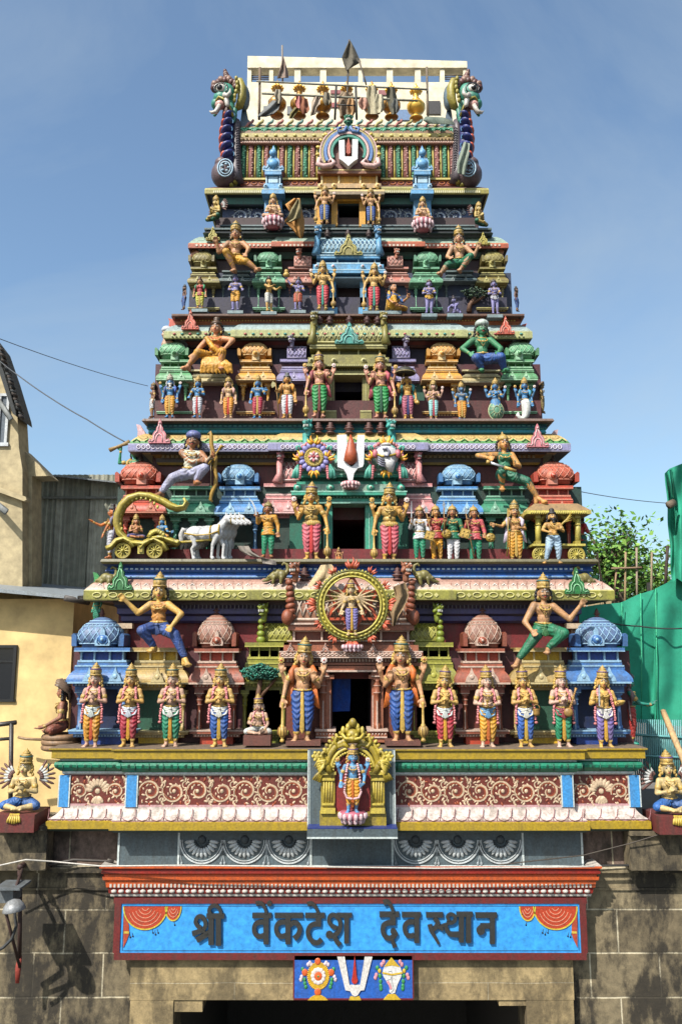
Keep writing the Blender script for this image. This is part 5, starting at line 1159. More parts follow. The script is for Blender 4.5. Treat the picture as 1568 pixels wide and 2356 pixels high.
# ---- side makara arches
def serpent(s_):
    c = lambda x: 797+s_*x; Ya = 14.0
    bb = MB(paint((100, 90, 96), .5, .3), paint((72, 64, 74), .5, .3))
    pts = [P(c(x), y, Ya+.1) for x, y in ((250, 428), (252, 400), (252, 350), (252, 300), (250, 282))]
    bb.use(bb.mats[0]).tube(pts, [.14, .11, .09, .08, .06], 8, fl=2.2)
    for i in range(22): bb.use(bb.mats[1]).tube([P(c(246), 296+i*5.7, Ya-.10), P(c(250), 293+i*5.7, Ya-.12), P(c(254), 297+i*5.7, Ya-.10)], .012, 4)
    nod = tb(bb, 'end_arch')
    b = MB(paint((44, 52, 120), .45, .3), paint((214, 92, 56), .45, .2), paint((110, 170, 214), .5, .2))
    b.use(b.mats[0]).tube([P(c(x), y, Ya+.08) for x, y in ((262, 262), (268, 290), (270, 320), (268, 350), (268, 385))], [.09, .11, .12, .13, .14], 10, fl=1.6)
    for x, y, r in ((268, 272, .12), (271, 288, .12), (274, 305, .13), (275, 323, .135), (274, 342, .14), (271, 362, .14)):
        p = P(c(x), y, Ya-.02); R_ = Matrix.Rotation(s_*.5, 3, 'Y'); b.use(b.mats[0]).ell(p, (r*1.0, .22, r*.55), 14, 9, R_)
        b.use(b.mats[1]).ell(P(c(x+9), y+1, Ya+.02), (r*.62, .20, r*.5), 12, 8, R_)
        for q in range(9): a = -pi*.1+pi*.75*q/8; b.use(b.mats[2]).ell((p.x+s_*(-cos(a))*r*.85, p.y-.13, p.z+sin(a)*r*.55-.02), .012, 5, 4)
    tb(b, 'coil', nod)
    b = MB(paint((104, 84, 88), .5, .4), paint((170, 204, 226), .5, .3), paint((180, 170, 70), .5, .3)); p = P(c(281), 403, Ya-.05)
    b.use(b.mats[0]).ell(p, (.24, .24, .25), 18, 12); b.ell(P(c(286), 378, Ya), (.14, .16, .12)); b.use(b.mats[1])
    for R0 in (.17, .12): b.tube([(p.x-s_*.05+cos(a)*R0*.8, p.y-.235, p.z+sin(a)*R0) for a in [i*pi/8 for i in range(16)]], .014, 5, True)
    for q in range(5): a = q*1.3; b.ell((p.x-s_*.05+cos(a)*.06, p.y-.25, p.z+sin(a)*.07), (.03, .02, .022), 6, 5)
    b.use(b.mats[2])
    for q in range(8): a = radians(100+q*20); b.ell((p.x-s_*cos(a)*-.27*-1 if 0 else p.x-s_*cos(a)*-.26, p.y+.02, p.z+sin(a)*-.0+(.22-.06*q)), (.05, .1, .045), 6, 5)
    tb(b, 'tail_boss', nod)
    # makara head
    b = MB(paint((66, 150, 128), .5, .35)); k = S(220, Ya); o = P(c(272), 230, Ya-.05)
    def l(x, z, y=0): return (o.x+s_*x*k, o.y+y, o.z+z*k)
    b.ell(l(6, 12), (.20, .2, .22)); b.ell(l(14, -2, -.05), (.16, .16, .13)); b.ell(l(26, -14, -.03), (.10, .12, .10)); b.cap(l(-4, -10), l(-12, -52), .09, .05); b.cap(l(24, -24), l(30, -38), .05, .03); b.cap(l(-16, -25), l(-12, -50), .05, .05)
    hd = tb(b, 'makara_head', nod, True)
    b = MB(paint((104, 56, 50), .5, .4), paint((156, 120, 104), .5, .4), paint((170, 156, 66), .5, .3), paint((214, 206, 196), .4, .2), paint(BLK, .3, 0), paint((222, 170, 160), .5, .2), paint((110, 130, 140), .5, .3), paint((70, 20, 20), .6, .2))
    for i in range(9):
        a = radians(20+i*17); r0 = 30+4*(i % 2); b.use(b.mats[i % 2]).ell(l(6+cos(a)*r0*.88, 16+sin(a)*r0*.88, -.04), (.085, .1, .07), 8, 6, Matrix.Rotation(-s_*a, 3, 'Y'))
    for i in range(5): b.use(b.mats[i % 2]).ell(l(2+i*1.5, 48+i*5, -.02), (.09-.012*i, .08, .06), 8, 6)
    b.use(b.mats[2]).tube([l(-16, 48), l(-26, 44), l(-32, 26), l(-32, 4), l(-26, -14), l(-18, -24)], [.05, .08, .09, .09, .07, .03], 8, fl=1.6)
    for i in range(6): b.use(b.mats[2]).ell(l(-20-3*sin(i), 40-11*i, -.16), (.035, .04, .05), 7, 5)
    b.use(b.mats[6]).ell(l(-36, 14, .1), (.10, .16, .25)); b.use(b.mats[3]).ell(l(14, 14, -.17), (.09, .06, .085)); b.use(b.mats[4]).ell(l(16, 13, -.215), (.055, .04, .055)); b.use(b.mats[3]).ell(l(17, 15, -.25), .014, 6, 5)
    b.use(b.mats[4]).tube([l(14+cos(a)*15, 14+sin(a)*13, -.17) for a in [q*pi/7 for q in range(14)]], .02, 5, True)
    b.use(b.mats[7]).ell(l(0, -36, -.02), (.10, .12, .14)); b.use(b.mats[5]).ell(l(16, -22, -.1), (.10, .1, .08)); b.use(b.mats[3])
    b.tube([l(6, -6, -.22), l(-2, -12, -.24), l(-8, -4, -.24), l(-8, 10, -.22)], [.05, .05, .035, .005], 7); b.tube([l(16, -26, -.16), l(24, -44, -.16), l(34, -44, -.14), l(40, -38, -.12)], [.04, .045, .03, .005], 7); b.cap(l(0, -18, -.2), l(-2, -30, -.2), .05, .04)
    b.use(b.mats[2]).tube([l(30, -18, -.1), l(18, -8, -.18), l(4, -16, -.2), l(-6, -30, -.16), l(-14, -50, -.1)], .024, 6)
    tb(b, 'makara_face', nod, True)
    b = MB(paint((96, 116, 134), .5, .3)); b.prism([(l(-30, 0)[0], l(0, -2)[2]), (l(-24, 0)[0], l(0, -60)[2]), (l(-62, 0)[0], l(0, -56)[2]), (l(-44, 0)[0], l(0, -34)[2]), (l(-38, 0)[0], l(0, -4)[2])], Ya+.12, Ya+.5); tb(b, 'neck_plate', nod)
serpent(-1); serpent(1)
# ------------------------------------------------------------------ figures
def hold(R, name, b, kids=None):
    return b.build(name, R)
GR1 = 'standing worshippers on the parapet ledge'
GRG = 'four-armed door guardians'
def guard(label, x, yt, yf, Y, side, skin, low, lowl, **k):
    m = 1 if side == 'L' else -1
    A_ = ((-m*.185, 0, .63), (-m*.215, -.05, .47), (0, -.2, -1)); B_ = ((m*.175, -.01, .61), (m*.125, -.14, .68), (0, -.15, 1))
    pose = dict(aL=A_ if m > 0 else B_, aR=B_ if m > 0 else A_, nL=(0, -1, 0), nR=(0, -1, 0))
    return statue(label, x, yt, yf, Y, skin=skin, lower=low, lower_light=lowl, pose=pose, back=True, mace=side, group=GRG, kind_name='guardian_statue', cat='statue', **k)
Y1, Y2, Y3, Y4, Y5 = 11.98, 12.52, 12.98, 13.40, 13.72
MB1 = (150, 120, 200)
# --- tier 1, left to right
PKG = (196, 116, 118)
statue('pale saint in yellow dhoti with joined palms, first on the far left of the ledge', 211, 1522, 1719, Y1, skin=(214, 168, 142), lower=(214, 150, 40), lower_light=(236, 190, 90), pleat=(206, 90, 50), pose=NAM, sash=(206, 214, 210), garland=PKG, group=GR1)
statue('golden skinned saint in crimson dhoti with joined palms between yellow-robed and green-robed saints', 296, 1524, 1718, Y1, skin=(222, 172, 92), lower=(172, 44, 62), lower_light=(206, 110, 120), pleat=(216, 160, 50), pose=NAM, sash=(206, 212, 222), garland=PKG, group=GR1)
statue('pale saint in emerald green dhoti with joined palms left of the doorway', 392, 1524, 1718, Y1, skin=(212, 168, 140), lower=(24, 130, 96), lower_light=(110, 190, 160), pleat=(206, 150, 50), pose=NAM, sash=(222, 222, 214), garland=PKG, group=GR1)
statue('golden saint in blue dhoti with joined palms beside the cross-legged figure', 504, 1524, 1718, Y1, skin=(220, 174, 96), lower=(36, 84, 160), lower_light=(120, 170, 220), pleat=(200, 160, 60), pose=NAM, sash=(226, 224, 216), garland=PKG, group=GR1)
statue('golden saint in red dhoti with joined palms just right of the big right guardian', 1023, 1528, 1719, Y1, skin=(222, 178, 96), lower=(186, 50, 66), lower_light=(222, 130, 130), pleat=(216, 160, 50), pose=NAM, sash=(214, 220, 216), garland=PKG, group=GR1)
CON = dict(aL=((-.165, -.02, .62), (-.05, -.135, .61), (.9, -.3, .2)), aR=((.165, -.02, .62), (.06, -.13, .60), (-.9, -.3, .2)), nL=(0, 0, 1), nR=(0, 0, 1))
r = statue('pale saint in golden dhoti holding a small horn at the waist', 1122, 1528, 1719, Y1, skin=(224, 184, 160), lower=(222, 160, 40), lower_light=(240, 200, 110), pleat=(206, 110, 50), pose=CON, sash=(110, 160, 200), garland=PKG, group=GR1)
b = MB(paint(GOLD, .4, .3)); b.lathe([(.008, 0), (.014, .05), (.02, .09), (.035, .10), (.036, .105)], 10, (-.02, -.17, .57)); hold(r, 'horn', b)
r = statue('golden saint in blue dhoti with joined palms and a small basket on his arm', 1209, 1528, 1719, Y1, skin=(220, 172, 92), lower=(48, 96, 180), lower_light=(150, 190, 230), pleat=(206, 170, 70), pose=NAM, sash=(222, 220, 208), garland=PKG, group=GR1)
b = MB(paint((170, 130, 60), .6, .3)); b.lathe([(.04, 0), (.045, .03), (.05, .09), (.052, .095)], 12, (.15, -.07, .45)); b.tube([(.15+cos(a)*.048, -.07, .545+sin(a)*.06) for a in [i*pi/8 for i in range(9)]], .006, 5); hold(r, 'basket', b)
r = statue('pale saint in emerald dhoti with a long-necked lute across his chest', 1296, 1528, 1719, Y1, skin=(226, 184, 164), lower=(24, 138, 96), lower_light=(120, 200, 170), pleat=(210, 160, 60), pose=NAM, sash=(150, 60, 70), garland=PKG, group=GR1)
b = MB(paint((176, 132, 66), .5, .35)); b.ell((.05, -.13, .50), (.065, .035, .065)); b.tube([(.07, -.12, .54), (.12, -.11, .66), (.17, -.09, .80), (.185, -.085, .84)], [.018, .014, .013, .02], 7)
for i in range(8): b.ell((.08+.0115*i, -.135+.004*i, .57+.03*i), (.018, .006, .005), 6, 4)
hold(r, 'lute', b)
SWD = dict(aL=((-.175, -.01, .62), (-.125, -.13, .66), (.2, -.5, .8)), aR=((.17, -.01, .61), (.16, -.14, .62), (.2, -.9, .2)), nR=(0, 0, 1))
r = statue('golden saint in purple dhoti raising a sword, last on the right of the ledge', 1392, 1529, 1721, Y1, skin=(226, 178, 88), lower=(124, 104, 168), lower_light=(168, 150, 200), pleat=(222, 170, 60), pose=SWD, sash=(224, 220, 216), garland=PKG, group=GR1)
b = MB(paint((200, 204, 210), .3, .2, metal=.3)); b.ribbon([(-.115, .60), (-.112, .72), (-.108, .84), (-.10, .90)], [.014, .022, .024, .004], -.20, -.185); b.use(paint(GOLD)).tube([(-.145, -.19, .70), (-.085, -.19, .70)], .008, 6); hold(r, 'sword', b)
b = MB(paint(GOLD, .4, .3)); b.lathe([(.015, 0), (.03, .01), (.05, .035), (.056, .05), (.05, .06), (.02, .066)], 14, (.18, -.20, .62)); hold(r, 'bowl', b)
SITP = dict(aL=((-.17, -.03, .62), (-.06, -.13, .60), (.2, -.3, .9)), aR=((.17, -.02, .60), (.12, -.16, .49), (-.7, -.6, -.1)))
def sit(**k): d = dict(legs=SIT, sitz=.40, lower_kind='short', pleat=None); d.update(k); return d
r = statue('cross-legged garlanded saint seated on a red block under the tree canopy', 594, 1592, 1690, Y1, skin=(206, 166, 140), lower=(206, 206, 200), lower_light=WHT, pose=SITP, garland=(200, 130, 130), crown='tall', hair=(92, 80, 74), **sit(total=.75), cat='statue')
b = MB(paint((110, 62, 50), .7, .3)); b.box((-.24, -.24, .22-.40), (.24, .14, .405-.40)); hold(r, 'plinth_block', b)
guard('tall four-armed guardian in blue dhoti and orange shawl, left of the lowest doorway', 695, 1462, 1706, 11.96, 'L', (212, 158, 112), (34, 76, 150), (130, 170, 220), shawl=(216, 112, 40), pleat=(214, 176, 84))
guard('tall four-armed guardian in blue dhoti and orange shawl right of the lowest doorway', 925, 1460, 1705, 11.96, 'R', (208, 152, 106), (34, 80, 156), (140, 176, 224), shawl=(216, 112, 40), pleat=(214, 176, 84))
for x in (695, 925):
    t = bpy.data.objects.new('x', None); bpy.data.objects.remove(t)
    b = MB(paint((112, 66, 54), .7, .3)); b.pb(x-38, 1705, x+42, 1716, 11.80, .36); tb(b, 'statue_plinth')
# --- tier 1 lungers
def lunge(label, x, py, U, Y, top, sL, eL, hL, sR, eR, hR, kL, aL, tL, kR, aR, tR, **k):
    J = lambda p, d: V(((p[0]-x)/U, -d, .53+(py-p[1])/U))
    yf = py+.53*U; tot = k.pop('tot', 1.165)
    def wr(e, h, d1):
        e_ = J(e, .05); h_ = J(h, d1); dd = (h_-e_).normalized(); return (tuple(e_), tuple(h_-dd*.06), tuple(dd))
    dl, dr = k.pop('hd', (.1, .1)); kd = k.pop('kd', (.2, .12)); ad = k.pop('ad', (.1, .12))
    pose = dict(aL=wr(eL, hL, dl), aR=wr(eR, hR, dr))
    legs = dict(lL=((-.05, 0, .5), tuple(J(kL, kd[0])), tuple(J(aL, ad[0])), tuple(J(tL, ad[0]+.08))), lR=((.05, 0, .5), tuple(J(kR, kd[1])), tuple(J(aR, ad[1])), tuple(J(tR, ad[1]+.08))))
    tilt = k.pop('tilt', 0)
    k.setdefault('hum', 1.2); k.setdefault('fat', 1.25); hm = k['hum']
    chh = {'tall': .165, 'turban': .08, 'bun': .1, 'cap': .1}[k.get('crown', 'tall')]
    return statue(label, x, yf-(tot+(hm-1)*(.15+chh*.9))*U, yf, Y, total=tot, wide=1.0, pose=pose, legs=legs, spine=((0, 0, .53), tilt, 0), pleat=None, **k)
GRL_ = 'lunging figures seated on the wall shrines'
lunge('lunging bare-armed golden lady in blue trousers with one hand raised to the lowest eave', 361, 1440, 192, 12.14, 0, (334, 1389), (316, 1412), (281, 1376), (387, 1387), (414, 1414), (394, 1450), (334, 1453), (357, 1488), (350, 1498), (403, 1462), (428, 1513), (441, 1529), hd=(.12, .2), skin=(222, 176, 88), lower=(56, 84, 150), lower_light=(130, 140, 160), female=True, tunic=(206, 140, 60), group=GRL_, hair=BLK, lower_kind='trousers', sash=(60, 84, 140))
lunge('lunging bare-chested moustached man in green trousers with one hand under the lowest eave', 1253, 1443, 192, 12.14, 0, (1229, 1401), (1208, 1433), (1223, 1460), (1294, 1409), (1313, 1427), (1341, 1388), (1221, 1475), (1188, 1516), (1173, 1532), (1289, 1459), (1256, 1492), (1248, 1502), hd=(.18, .12), kd=(.12, .2), tilt=.06, skin=(190, 140, 94), lower=(30, 120, 84), lower_light=(110, 170, 130), moustache=True, group=GRL_, hair=BLK, lower_kind='trousers', sash=(60, 120, 70))
# --- tier 2
lunge('kneeling archer in white tunic and lavender trousers with feathered blue turban', 434, 1086, 172, 12.72, 0, (428, 1040), (436, 1066), (468, 1068), (467, 1043), (474, 1066), (492, 1056), (402, 1105), (378, 1136), (367, 1146), (471, 1086), (452, 1110), (460, 1118), hd=(.22, .28), kd=(.12, .2), tilt=.07, tot=1.06, skin=(178, 116, 72), lower=(176, 176, 206), lower_light=WHT, tunic=(214, 212, 190), crown='turban', crown_c=(110, 120, 180), hair=BLK, moustache=True, group=GRL_, lower_kind='trousers')
BOW = thing('bow', 'tall golden recurved bow held upright by the turbaned archer', 'bow', P(486, 1150, 12.6)); bo = BOW.location.copy()
b = MB(paint((176, 136, 44), .5, .3)); b.tube([P(*p, 12.6)-bo for p in ((479, 1000), (484, 994), (486, 1003), (486, 1020), (490, 1040), (497, 1052), (494, 1075), (497, 1095), (496, 1115), (487, 1135), (484, 1150), (489, 1154))], [.02, .025, .03, .034, .034, .03, .03, .034, .034, .03, .026, .016], 8); o = b.build('bow_limb', BOW)
b = MB(paint((200, 180, 140), .5, .1)); b.tube([P(484, 1000, 12.6)-bo, P(486, 1148, 12.6)-bo], .006, 5); b.build('bow_string', BOW)
b = MB(paint((176, 136, 44), .5, .3)); b.tube([P(476, 1074, 12.5), P(508, 1028, 12.55)], .015, 6); b.tube([P(504, 1034, 12.55), P(510, 1026, 12.55), P(516, 1028, 12.55)], [.02, .03, .01], 6); tag(b.build('arrow'), 'golden arrow lying slanted across the archer’s bow', 'arrow')
lunge('lunging woman in green sari drawing a sword on the second tier', 1163, 1089, 165, 12.72, 0, (1140, 1049), (1102, 1051), (1128, 1064), (1187, 1053), (1194, 1076), (1176, 1079), (1149, 1094), (1153, 1124), (1150, 1132), (1208, 1112), (1229, 1148), (1247, 1161), hd=(.2, .24), kd=(.2, .12), tilt=.0, tot=1.08, skin=(214, 150, 72), lower=(36, 110, 84), lower_light=(90, 150, 110), tunic=(50, 130, 96), female=True, crown='cap', hair=BLK, group=GRL_)
b = MB(paint((196, 200, 204), .3, .2, metal=.3), paint(GOLD)); p0, p1 = P(1126, 1064, 12.4), P(1186, 1084, 12.42); b.tube([p0, p0.lerp(p1, .55)], [.022, .018], 6, fl=.4); b.use(paint(GOLD)).tube([p0.lerp(p1, .55), p1], .026, 7); b.tube([P(1118, 1062, 12.4), p0], .03, 7); tag(b.build('sword'), 'curved sword half drawn by the woman in the green sari', 'sword')
SP = {}
def arm_up(x, z=.74): return ((x*.19, 0, .64), (x*.165, -.1, z), (0, -.2, 1))
SWORDUP = dict(aL=((-.18, -.0, .66), (-.19, -.08, .76), (-.1, -.2, 1)), aR=REST['aR'])
r = statue('soldier in yellow tunic and green trousers raising a curved sword beside the white horses', 616, 1150, 1283, Y2, skin=(176, 116, 70), lower=(30, 140, 100), lower_light=(90, 180, 140), lower_kind='trousers', tunic=(222, 156, 40), crown='cap', crown_c=(160, 140, 80), moustache=True, pose=SWORDUP, pleat=None, skirt_z=.06, mark=False, group='soldiers on the second tier')
b = MB(paint((200, 204, 208), .3, .2, metal=.3)); b.ribbon([(-.20, .80), (-.22, .92), (-.27, 1.04), (-.33, 1.12)], [.03, .034, .03, .01], -.12, -.105); hold(r, 'sword', b)
GOLDSK = (214, 160, 70)
guard('golden armoured guardian in pink pleated dhoti with twisted mace, left of the second doorway', 716, 1106, 1289, 12.5, 'R', GOLDSK, (206, 96, 112), (236, 180, 184), armour=True, pleat=(214, 60, 60))
guard('golden armoured guardian in pink pleated dhoti with twisted mace, right of the second doorway', 896, 1108, 1293, 12.5, 'L', GOLDSK, (202, 90, 104), (236, 180, 184), armour=True, pleat=(210, 56, 60))
def shield(r, x, z, rnd=False, c=(160, 130, 50)):
    b = MB(paint(c, .4, .3), paint(GOLD, .4, .2)); b.M = Matrix.Translation((x, -.17, z)) @ (Matrix.Rotation(radians(18), 4, 'Y'))
    if rnd:
        b.lathe([(.01, -.02), (.07, -.015), (.085, 0)], 16); b.M = Matrix.Translation((x, -.17, z)) @ Matrix.Rotation(pi/2, 4, 'X'); b.v = []; b.f = []; b.m = []; b.sm = []
        b.lathe([(.088, 0), (.085, .015), (.06, .03), (.02, .04)], 18); b.use(b.mats[1])
        for q in range(5): a = q*2*pi/5; b.ell((cos(a)*.045, sin(a)*.045, .035), .014, 6, 5)
    else:
        b.box((-.085, -.012, -.085), (.085, .012, .085)); b.use(b.mats[1]).box((-.07, -.018, -.07), (.07, -.010, .07))
        for q in range(4): b.ell((.035*(-1)**q, -.02, .035*(1 if q < 2 else -1)), .016, 6, 5)
    return hold(r, 'shield', b)
def spear(r, x0, z0, x1, z1, y=-.16):
    b = MB(paint((150, 110, 60), .6, .3)); b.tube([(x0, y, z0), (x1, y, z1)], .010, 6); b.use(paint((150, 160, 170), .35, .2)).prism([(x1, z1+.13), (x1+.03, z1+.05), (x1+.008, z1), (x1-.008, z1), (x1-.03, z1+.05)], y-.008, y+.008); return hold(r, 'spear', b)
SOLD = dict(aL=((-.17, -.02, .64), (-.155, -.13, .72), (.1, -.4, .9)), aR=((.16, .0, .61), (.15, -.12, .52), (-.2, -.5, -.8)))
GS = 'soldiers on the second tier'
r = statue('moustached soldier in white tunic and green trousers with upright sword and square shield', 965, 1160, 1291, Y2, skin=(178, 122, 80), lower=(30, 140, 104), lower_light=(90, 180, 140), lower_kind='trousers', tunic=(218, 218, 222), crown='cap', moustache=True, pose=SOLD, pleat=None, skirt_z=.06, mark=False, group=GS)
b = MB(paint((200, 204, 208), .3, .2, metal=.3)); b.ribbon([(-.16, .72), (-.155, .9), (-.15, 1.14)], [.016, .02, .006], -.18, -.168); hold(r, 'sword', b); shield(r, .17, .47)
r = statue('soldier in red tunic and yellow trousers holding a slanted spear', 1005, 1158, 1292, 12.56, skin=(210, 150, 80), lower=(222, 158, 40), lower_light=(240, 190, 100), lower_kind='trousers', tunic=(186, 62, 60), crown='cap', moustache=True, pose=SOLD, pleat=None, skirt_z=.06, mark=False, group=GS); spear(r, -.02, .05, -.2, .9); shield(r, .16, .5, True)
r = statue('soldier in green tunic and white trousers with square shield, third of the four guards', 1043, 1158, 1294, Y2, skin=(190, 130, 84), lower=(222, 220, 224), lower_light=WHT, lower_kind='trousers', tunic=(28, 120, 84), crown='cap', moustache=True, pose=SOLD, pleat=None, skirt_z=.06, mark=False, group=GS); spear(r, -.17, .5, -.17, 1.0); shield(r, .18, .52)
r = statue('soldier in pink-red tunic with spear and round shield, last of the four guards', 1094, 1160, 1295, Y2, skin=(186, 124, 76), lower=(30, 136, 100), lower_light=(90, 180, 140), lower_kind='trousers', tunic=(206, 84, 92), crown='cap', moustache=True, pose=SOLD, pleat=None, skirt_z=.06, mark=False, group=GS); spear(r, -.05, .02, -.18, .9); shield(r, .24, .45, True)
OUTL = dict(aL=((-.22, -.03, .66), (-.34, -.1, .68), (-1, -.2, .1)), aR=((.17, -.0, .62), (.06, -.13, .62), (-.9, -.2, .1)))
r = statue('moustached prince in yellow dhoti reaching one arm out and carrying a bow on his back', 1186, 1148, 1294, Y2, skin=(206, 150, 90), lower=(222, 156, 40), lower_light=(240, 190, 100), pose=OUTL, moustache=True, shawl=(214, 200, 220), group='heroes of the second tier')
b = MB(paint((170, 140, 60), .5, .3)); b.tube([(-.17, -.12, .1), (-.14, -.12, .5), (-.13, -.12, .98)], .012, 6); b.tube([(.1, .1, .7), (.2, .05, .95), (.3, .05, 1.05)], [.03, .03, .01], 7); hold(r, 'bow', b)
r = statue('black-bearded warrior in pale blue dhoti striding in front of the small right chariot', 1274, 1168, 1297, 12.36, skin=(214, 160, 80), lower=(168, 196, 220), lower_light=WHT, pose=dict(aL=((-.19, -.03, .66), (-.10, -.15, .60), (.9, -.2, -.1)), aR=((.18, -.02, .64), (.08, -.16, .66), (-.9, -.2, .2))), crown='bun', crown_c=(40, 34, 34), beard=(28, 24, 24), hair=(28, 24, 24), mark=False, tunic=None,
     legs=dict(lL=((-.052, 0, .5), (-.10, -.03, .28), (-.15, .0, .05), (-.2, -.07, .014)), lR=((.052, 0, .5), (.085, -.012, .28), (.08, .0, .05), (.11, -.085, .014))), group='heroes of the second tier')
b = MB(paint((190, 160, 60), .5, .3))
for q in range(4): b.tube([(.1, .02, .7), (.2+.02*q, -.0, .82+.02*q), (.34, -.02, .86+.05*q)], [.02, .018, .006], 6)
hold(r, 'quiver', b)
# corner figures of tier 2
r = statue('dark-haired two-faced sage in grey cloth facing left at the tier corner behind the chariot', 254, 1158, 1286, 12.9, skin=(214, 124, 56), lower=(196, 196, 206), lower_light=WHT, pose=dict(aL=((-.05, -.2, .66), (-.04, -.34, .72), (0, -.8, .6)), aR=((.1, -.1, .6), (.1, -.15, .48), (0, -.3, -1))), crown='bun', crown_c=(40, 34, 34), hair=BLK, shawl=(120, 116, 140), rz=radians(-70), pleat=None, group='corner figures', mark=False)
r = statue('white-turbaned figure in red coat seen from behind at the right tier corner', 1338, 1178, 1290, 12.9, skin=(150, 100, 70), lower=(24, 100, 80), lower_light=(60, 140, 110), tunic=(186, 40, 46), crown='turban', crown_c=(222, 222, 226), rz=radians(125), pleat=None, hair=BLK, group='corner figures', mark=False, pose=NAM)
# --- tier 1 corners
r = statue('cross-legged sage facing left beneath a brown cobra hood at the left ledge corner', 142, 1562, 1688, 12.5, skin=(160, 104, 78), lower=(150, 80, 60), lower_light=(190, 120, 90), pose=dict(aL=((-.17, 0, .62), (-.14, -.2, .5), (0, -.8, -.2)), aR=((.17, 0, .62), (.14, -.2, .5), (0, -.8, -.2))), rz=radians(-80), crown='cap', crown_c=(70, 60, 56), **sit(total=.66), snake=True, group='corner figures')
b = MB(paint((150, 116, 84), .6, .5))
for i in range(3): b.tube([(cos(a)*.20, sin(a)*.20, -.035-.065*i) for a in [q*pi/9 for q in range(18)]], .04, 8, True)
hold(r, 'coiled_tail', b)
r = statue('green-faced figure in red dhoti facing right at the right end of the ledge', 1452, 1546, 1712, 12.6, skin=(30, 140, 120), lower=(176, 50, 44), lower_light=(210, 110, 90), pose=dict(aL=((-.1, -.12, .62), (-.08, -.3, .60), (0, -.7, .8)), aR=((.15, -.05, .62), (.12, -.3, .58), (0, -.7, .8))), rz=radians(80), crown='turban', crown_c=(90, 76, 70), hair=(70, 60, 56), shawl=(150, 120, 120), pleat=None, group='corner figures', mark=False)
# --- tier 3
GT3 = 'row of deities on the third tier'
def t3(label, x, yt, yf, **k): return statue(label, x, yt, yf, Y3, group=GT3, **k)
BS = (70, 140, 196); FOUR = dict(back=True)
t3('white-bearded deity in golden dhoti, leftmost of the third-tier row', 390, 858, 962, skin=BS, lower=(222, 156, 40), lower_light=(240, 190, 90), beard=(210, 206, 200), hair=(200, 196, 190), crown='tall', back=True, emblems=True, shawl=(60, 90, 170), pose=REST, mark=False, crown_c=(200, 190, 170))
t3('blue deity in white dhoti carrying a slanted bow on the third tier', 453, 862, 962, skin=BS, lower=(214, 214, 222), lower_light=WHT, pleat=(196, 50, 50), pose=dict(aL=((-.18, 0, .64), (-.2, -.1, .55), (0, -.6, -.6)), aR=NAM['aR']))
t3('pale deity in orange dhoti with a shawl between two blue deities', 525, 862, 964, skin=PALE, lower=(226, 148, 36), lower_light=(240, 190, 90), pleat=(200, 40, 40), tunic=None, shawl=(206, 160, 150), pose=REST)
t3('blue deity in crimson dhoti holding a tall bow on the third tier', 592, 860, 964, skin=BS, lower=(184, 50, 74), lower_light=(220, 150, 160), pose=dict(aL=REST['aL'], aR=((.18, -.02, .64), (.2, -.1, .68), (0, -.3, 1))))
r = t3('ascetic in white dhoti and orange robe holding a long-handled axe', 660, 856, 964, skin=(220, 160, 80), lower=(220, 218, 224), lower_light=WHT, pleat=(196, 50, 50), crown='bun', crown_c=(100, 104, 104), hair=(90, 90, 90), tunic=None, shawl=(222, 150, 50), pose=dict(aL=((-.18, 0, .64), (-.2, -.1, .6), (0, -.4, .2)), aR=REST['aR']))
b = MB(paint((160, 120, 60), .6, .3)); b.tube([(-.16, -.12, .02), (-.2, -.14, .5), (-.24, -.14, .8)], .011, 6); b.use(paint((170, 160, 110), .4, .3)).prism([(-.24, .8), (-.30, .84), (-.33, .76), (-.31, .68), (-.24, .73)], -.15, -.13); hold(r, 'axe', b)
guard('rosy four-armed guardian in green dhoti with maroon shawl, left of the third doorway', 734, 806, 962, 12.96, 'L', (216, 152, 124), (30, 140, 70), (110, 190, 110), shawl=(176, 70, 84), pleat=(120, 60, 50), lower_kind='dhoti')
guard('rosy four-armed guardian in green dhoti with maroon shawl, right of the third doorway', 876, 810, 964, 12.96, 'R', (214, 148, 120), (30, 146, 72), (110, 190, 110), shawl=(180, 76, 90), pleat=(30, 90, 60))
r = t3('bald dwarf sage holding a parasol and water pot beside the third doorway', 938, 866, 966, skin=(222, 164, 70), lower=(180, 90, 116), lower_light=(214, 150, 160), pleat=(40, 50, 110), crown='bald', crown_c=(60, 50, 40), hair=(222, 164, 70), shawl=(50, 150, 150), pose=dict(aL=((-.19, 0, .66), (-.2, -.1, .73), (0, -.2, 1)), aR=REST['aR']), total=1.0)
b = MB(paint((170, 140, 80), .5, .3)); b.tube([(-.2, -.14, .62), (-.13, -.12, .9), (-.06, -.1, 1.13)], .012, 6); hold(r, 'parasol_handle', b)
b = MB(paint((56, 54, 44), .6, .3), paint((176, 160, 110), .5, .3)); b.lathe([(.22, 0), (.21, .05), (.15, .11), (.05, .145), (.012, .16), (.01, .19)], 16, (-.06, -.1, 1.06)); b.use(b.mats[1]).tube([(-.06+cos(a)*.22, -.1+sin(a)*.22, 1.06) for a in [i*pi/10 for i in range(20)]], .012, 6, True); hold(r, 'parasol', b)
b = MB(paint(GOLD, .4, .3)); b.lathe([(.02, 0), (.045, .02), (.05, .05), (.02, .08), (.03, .09)], 10, (.2, -.07, .34)); hold(r, 'water_pot', b)
t3('lion-headed deity with shaggy mane in pale turquoise dhoti on the third tier', 997, 870, 967, skin=(206, 160, 140), lower=(150, 206, 206), lower_light=WHT, pleat=(190, 60, 80), lion=True, hair=(150, 134, 90), back=True, pose=NAM, mark=False)
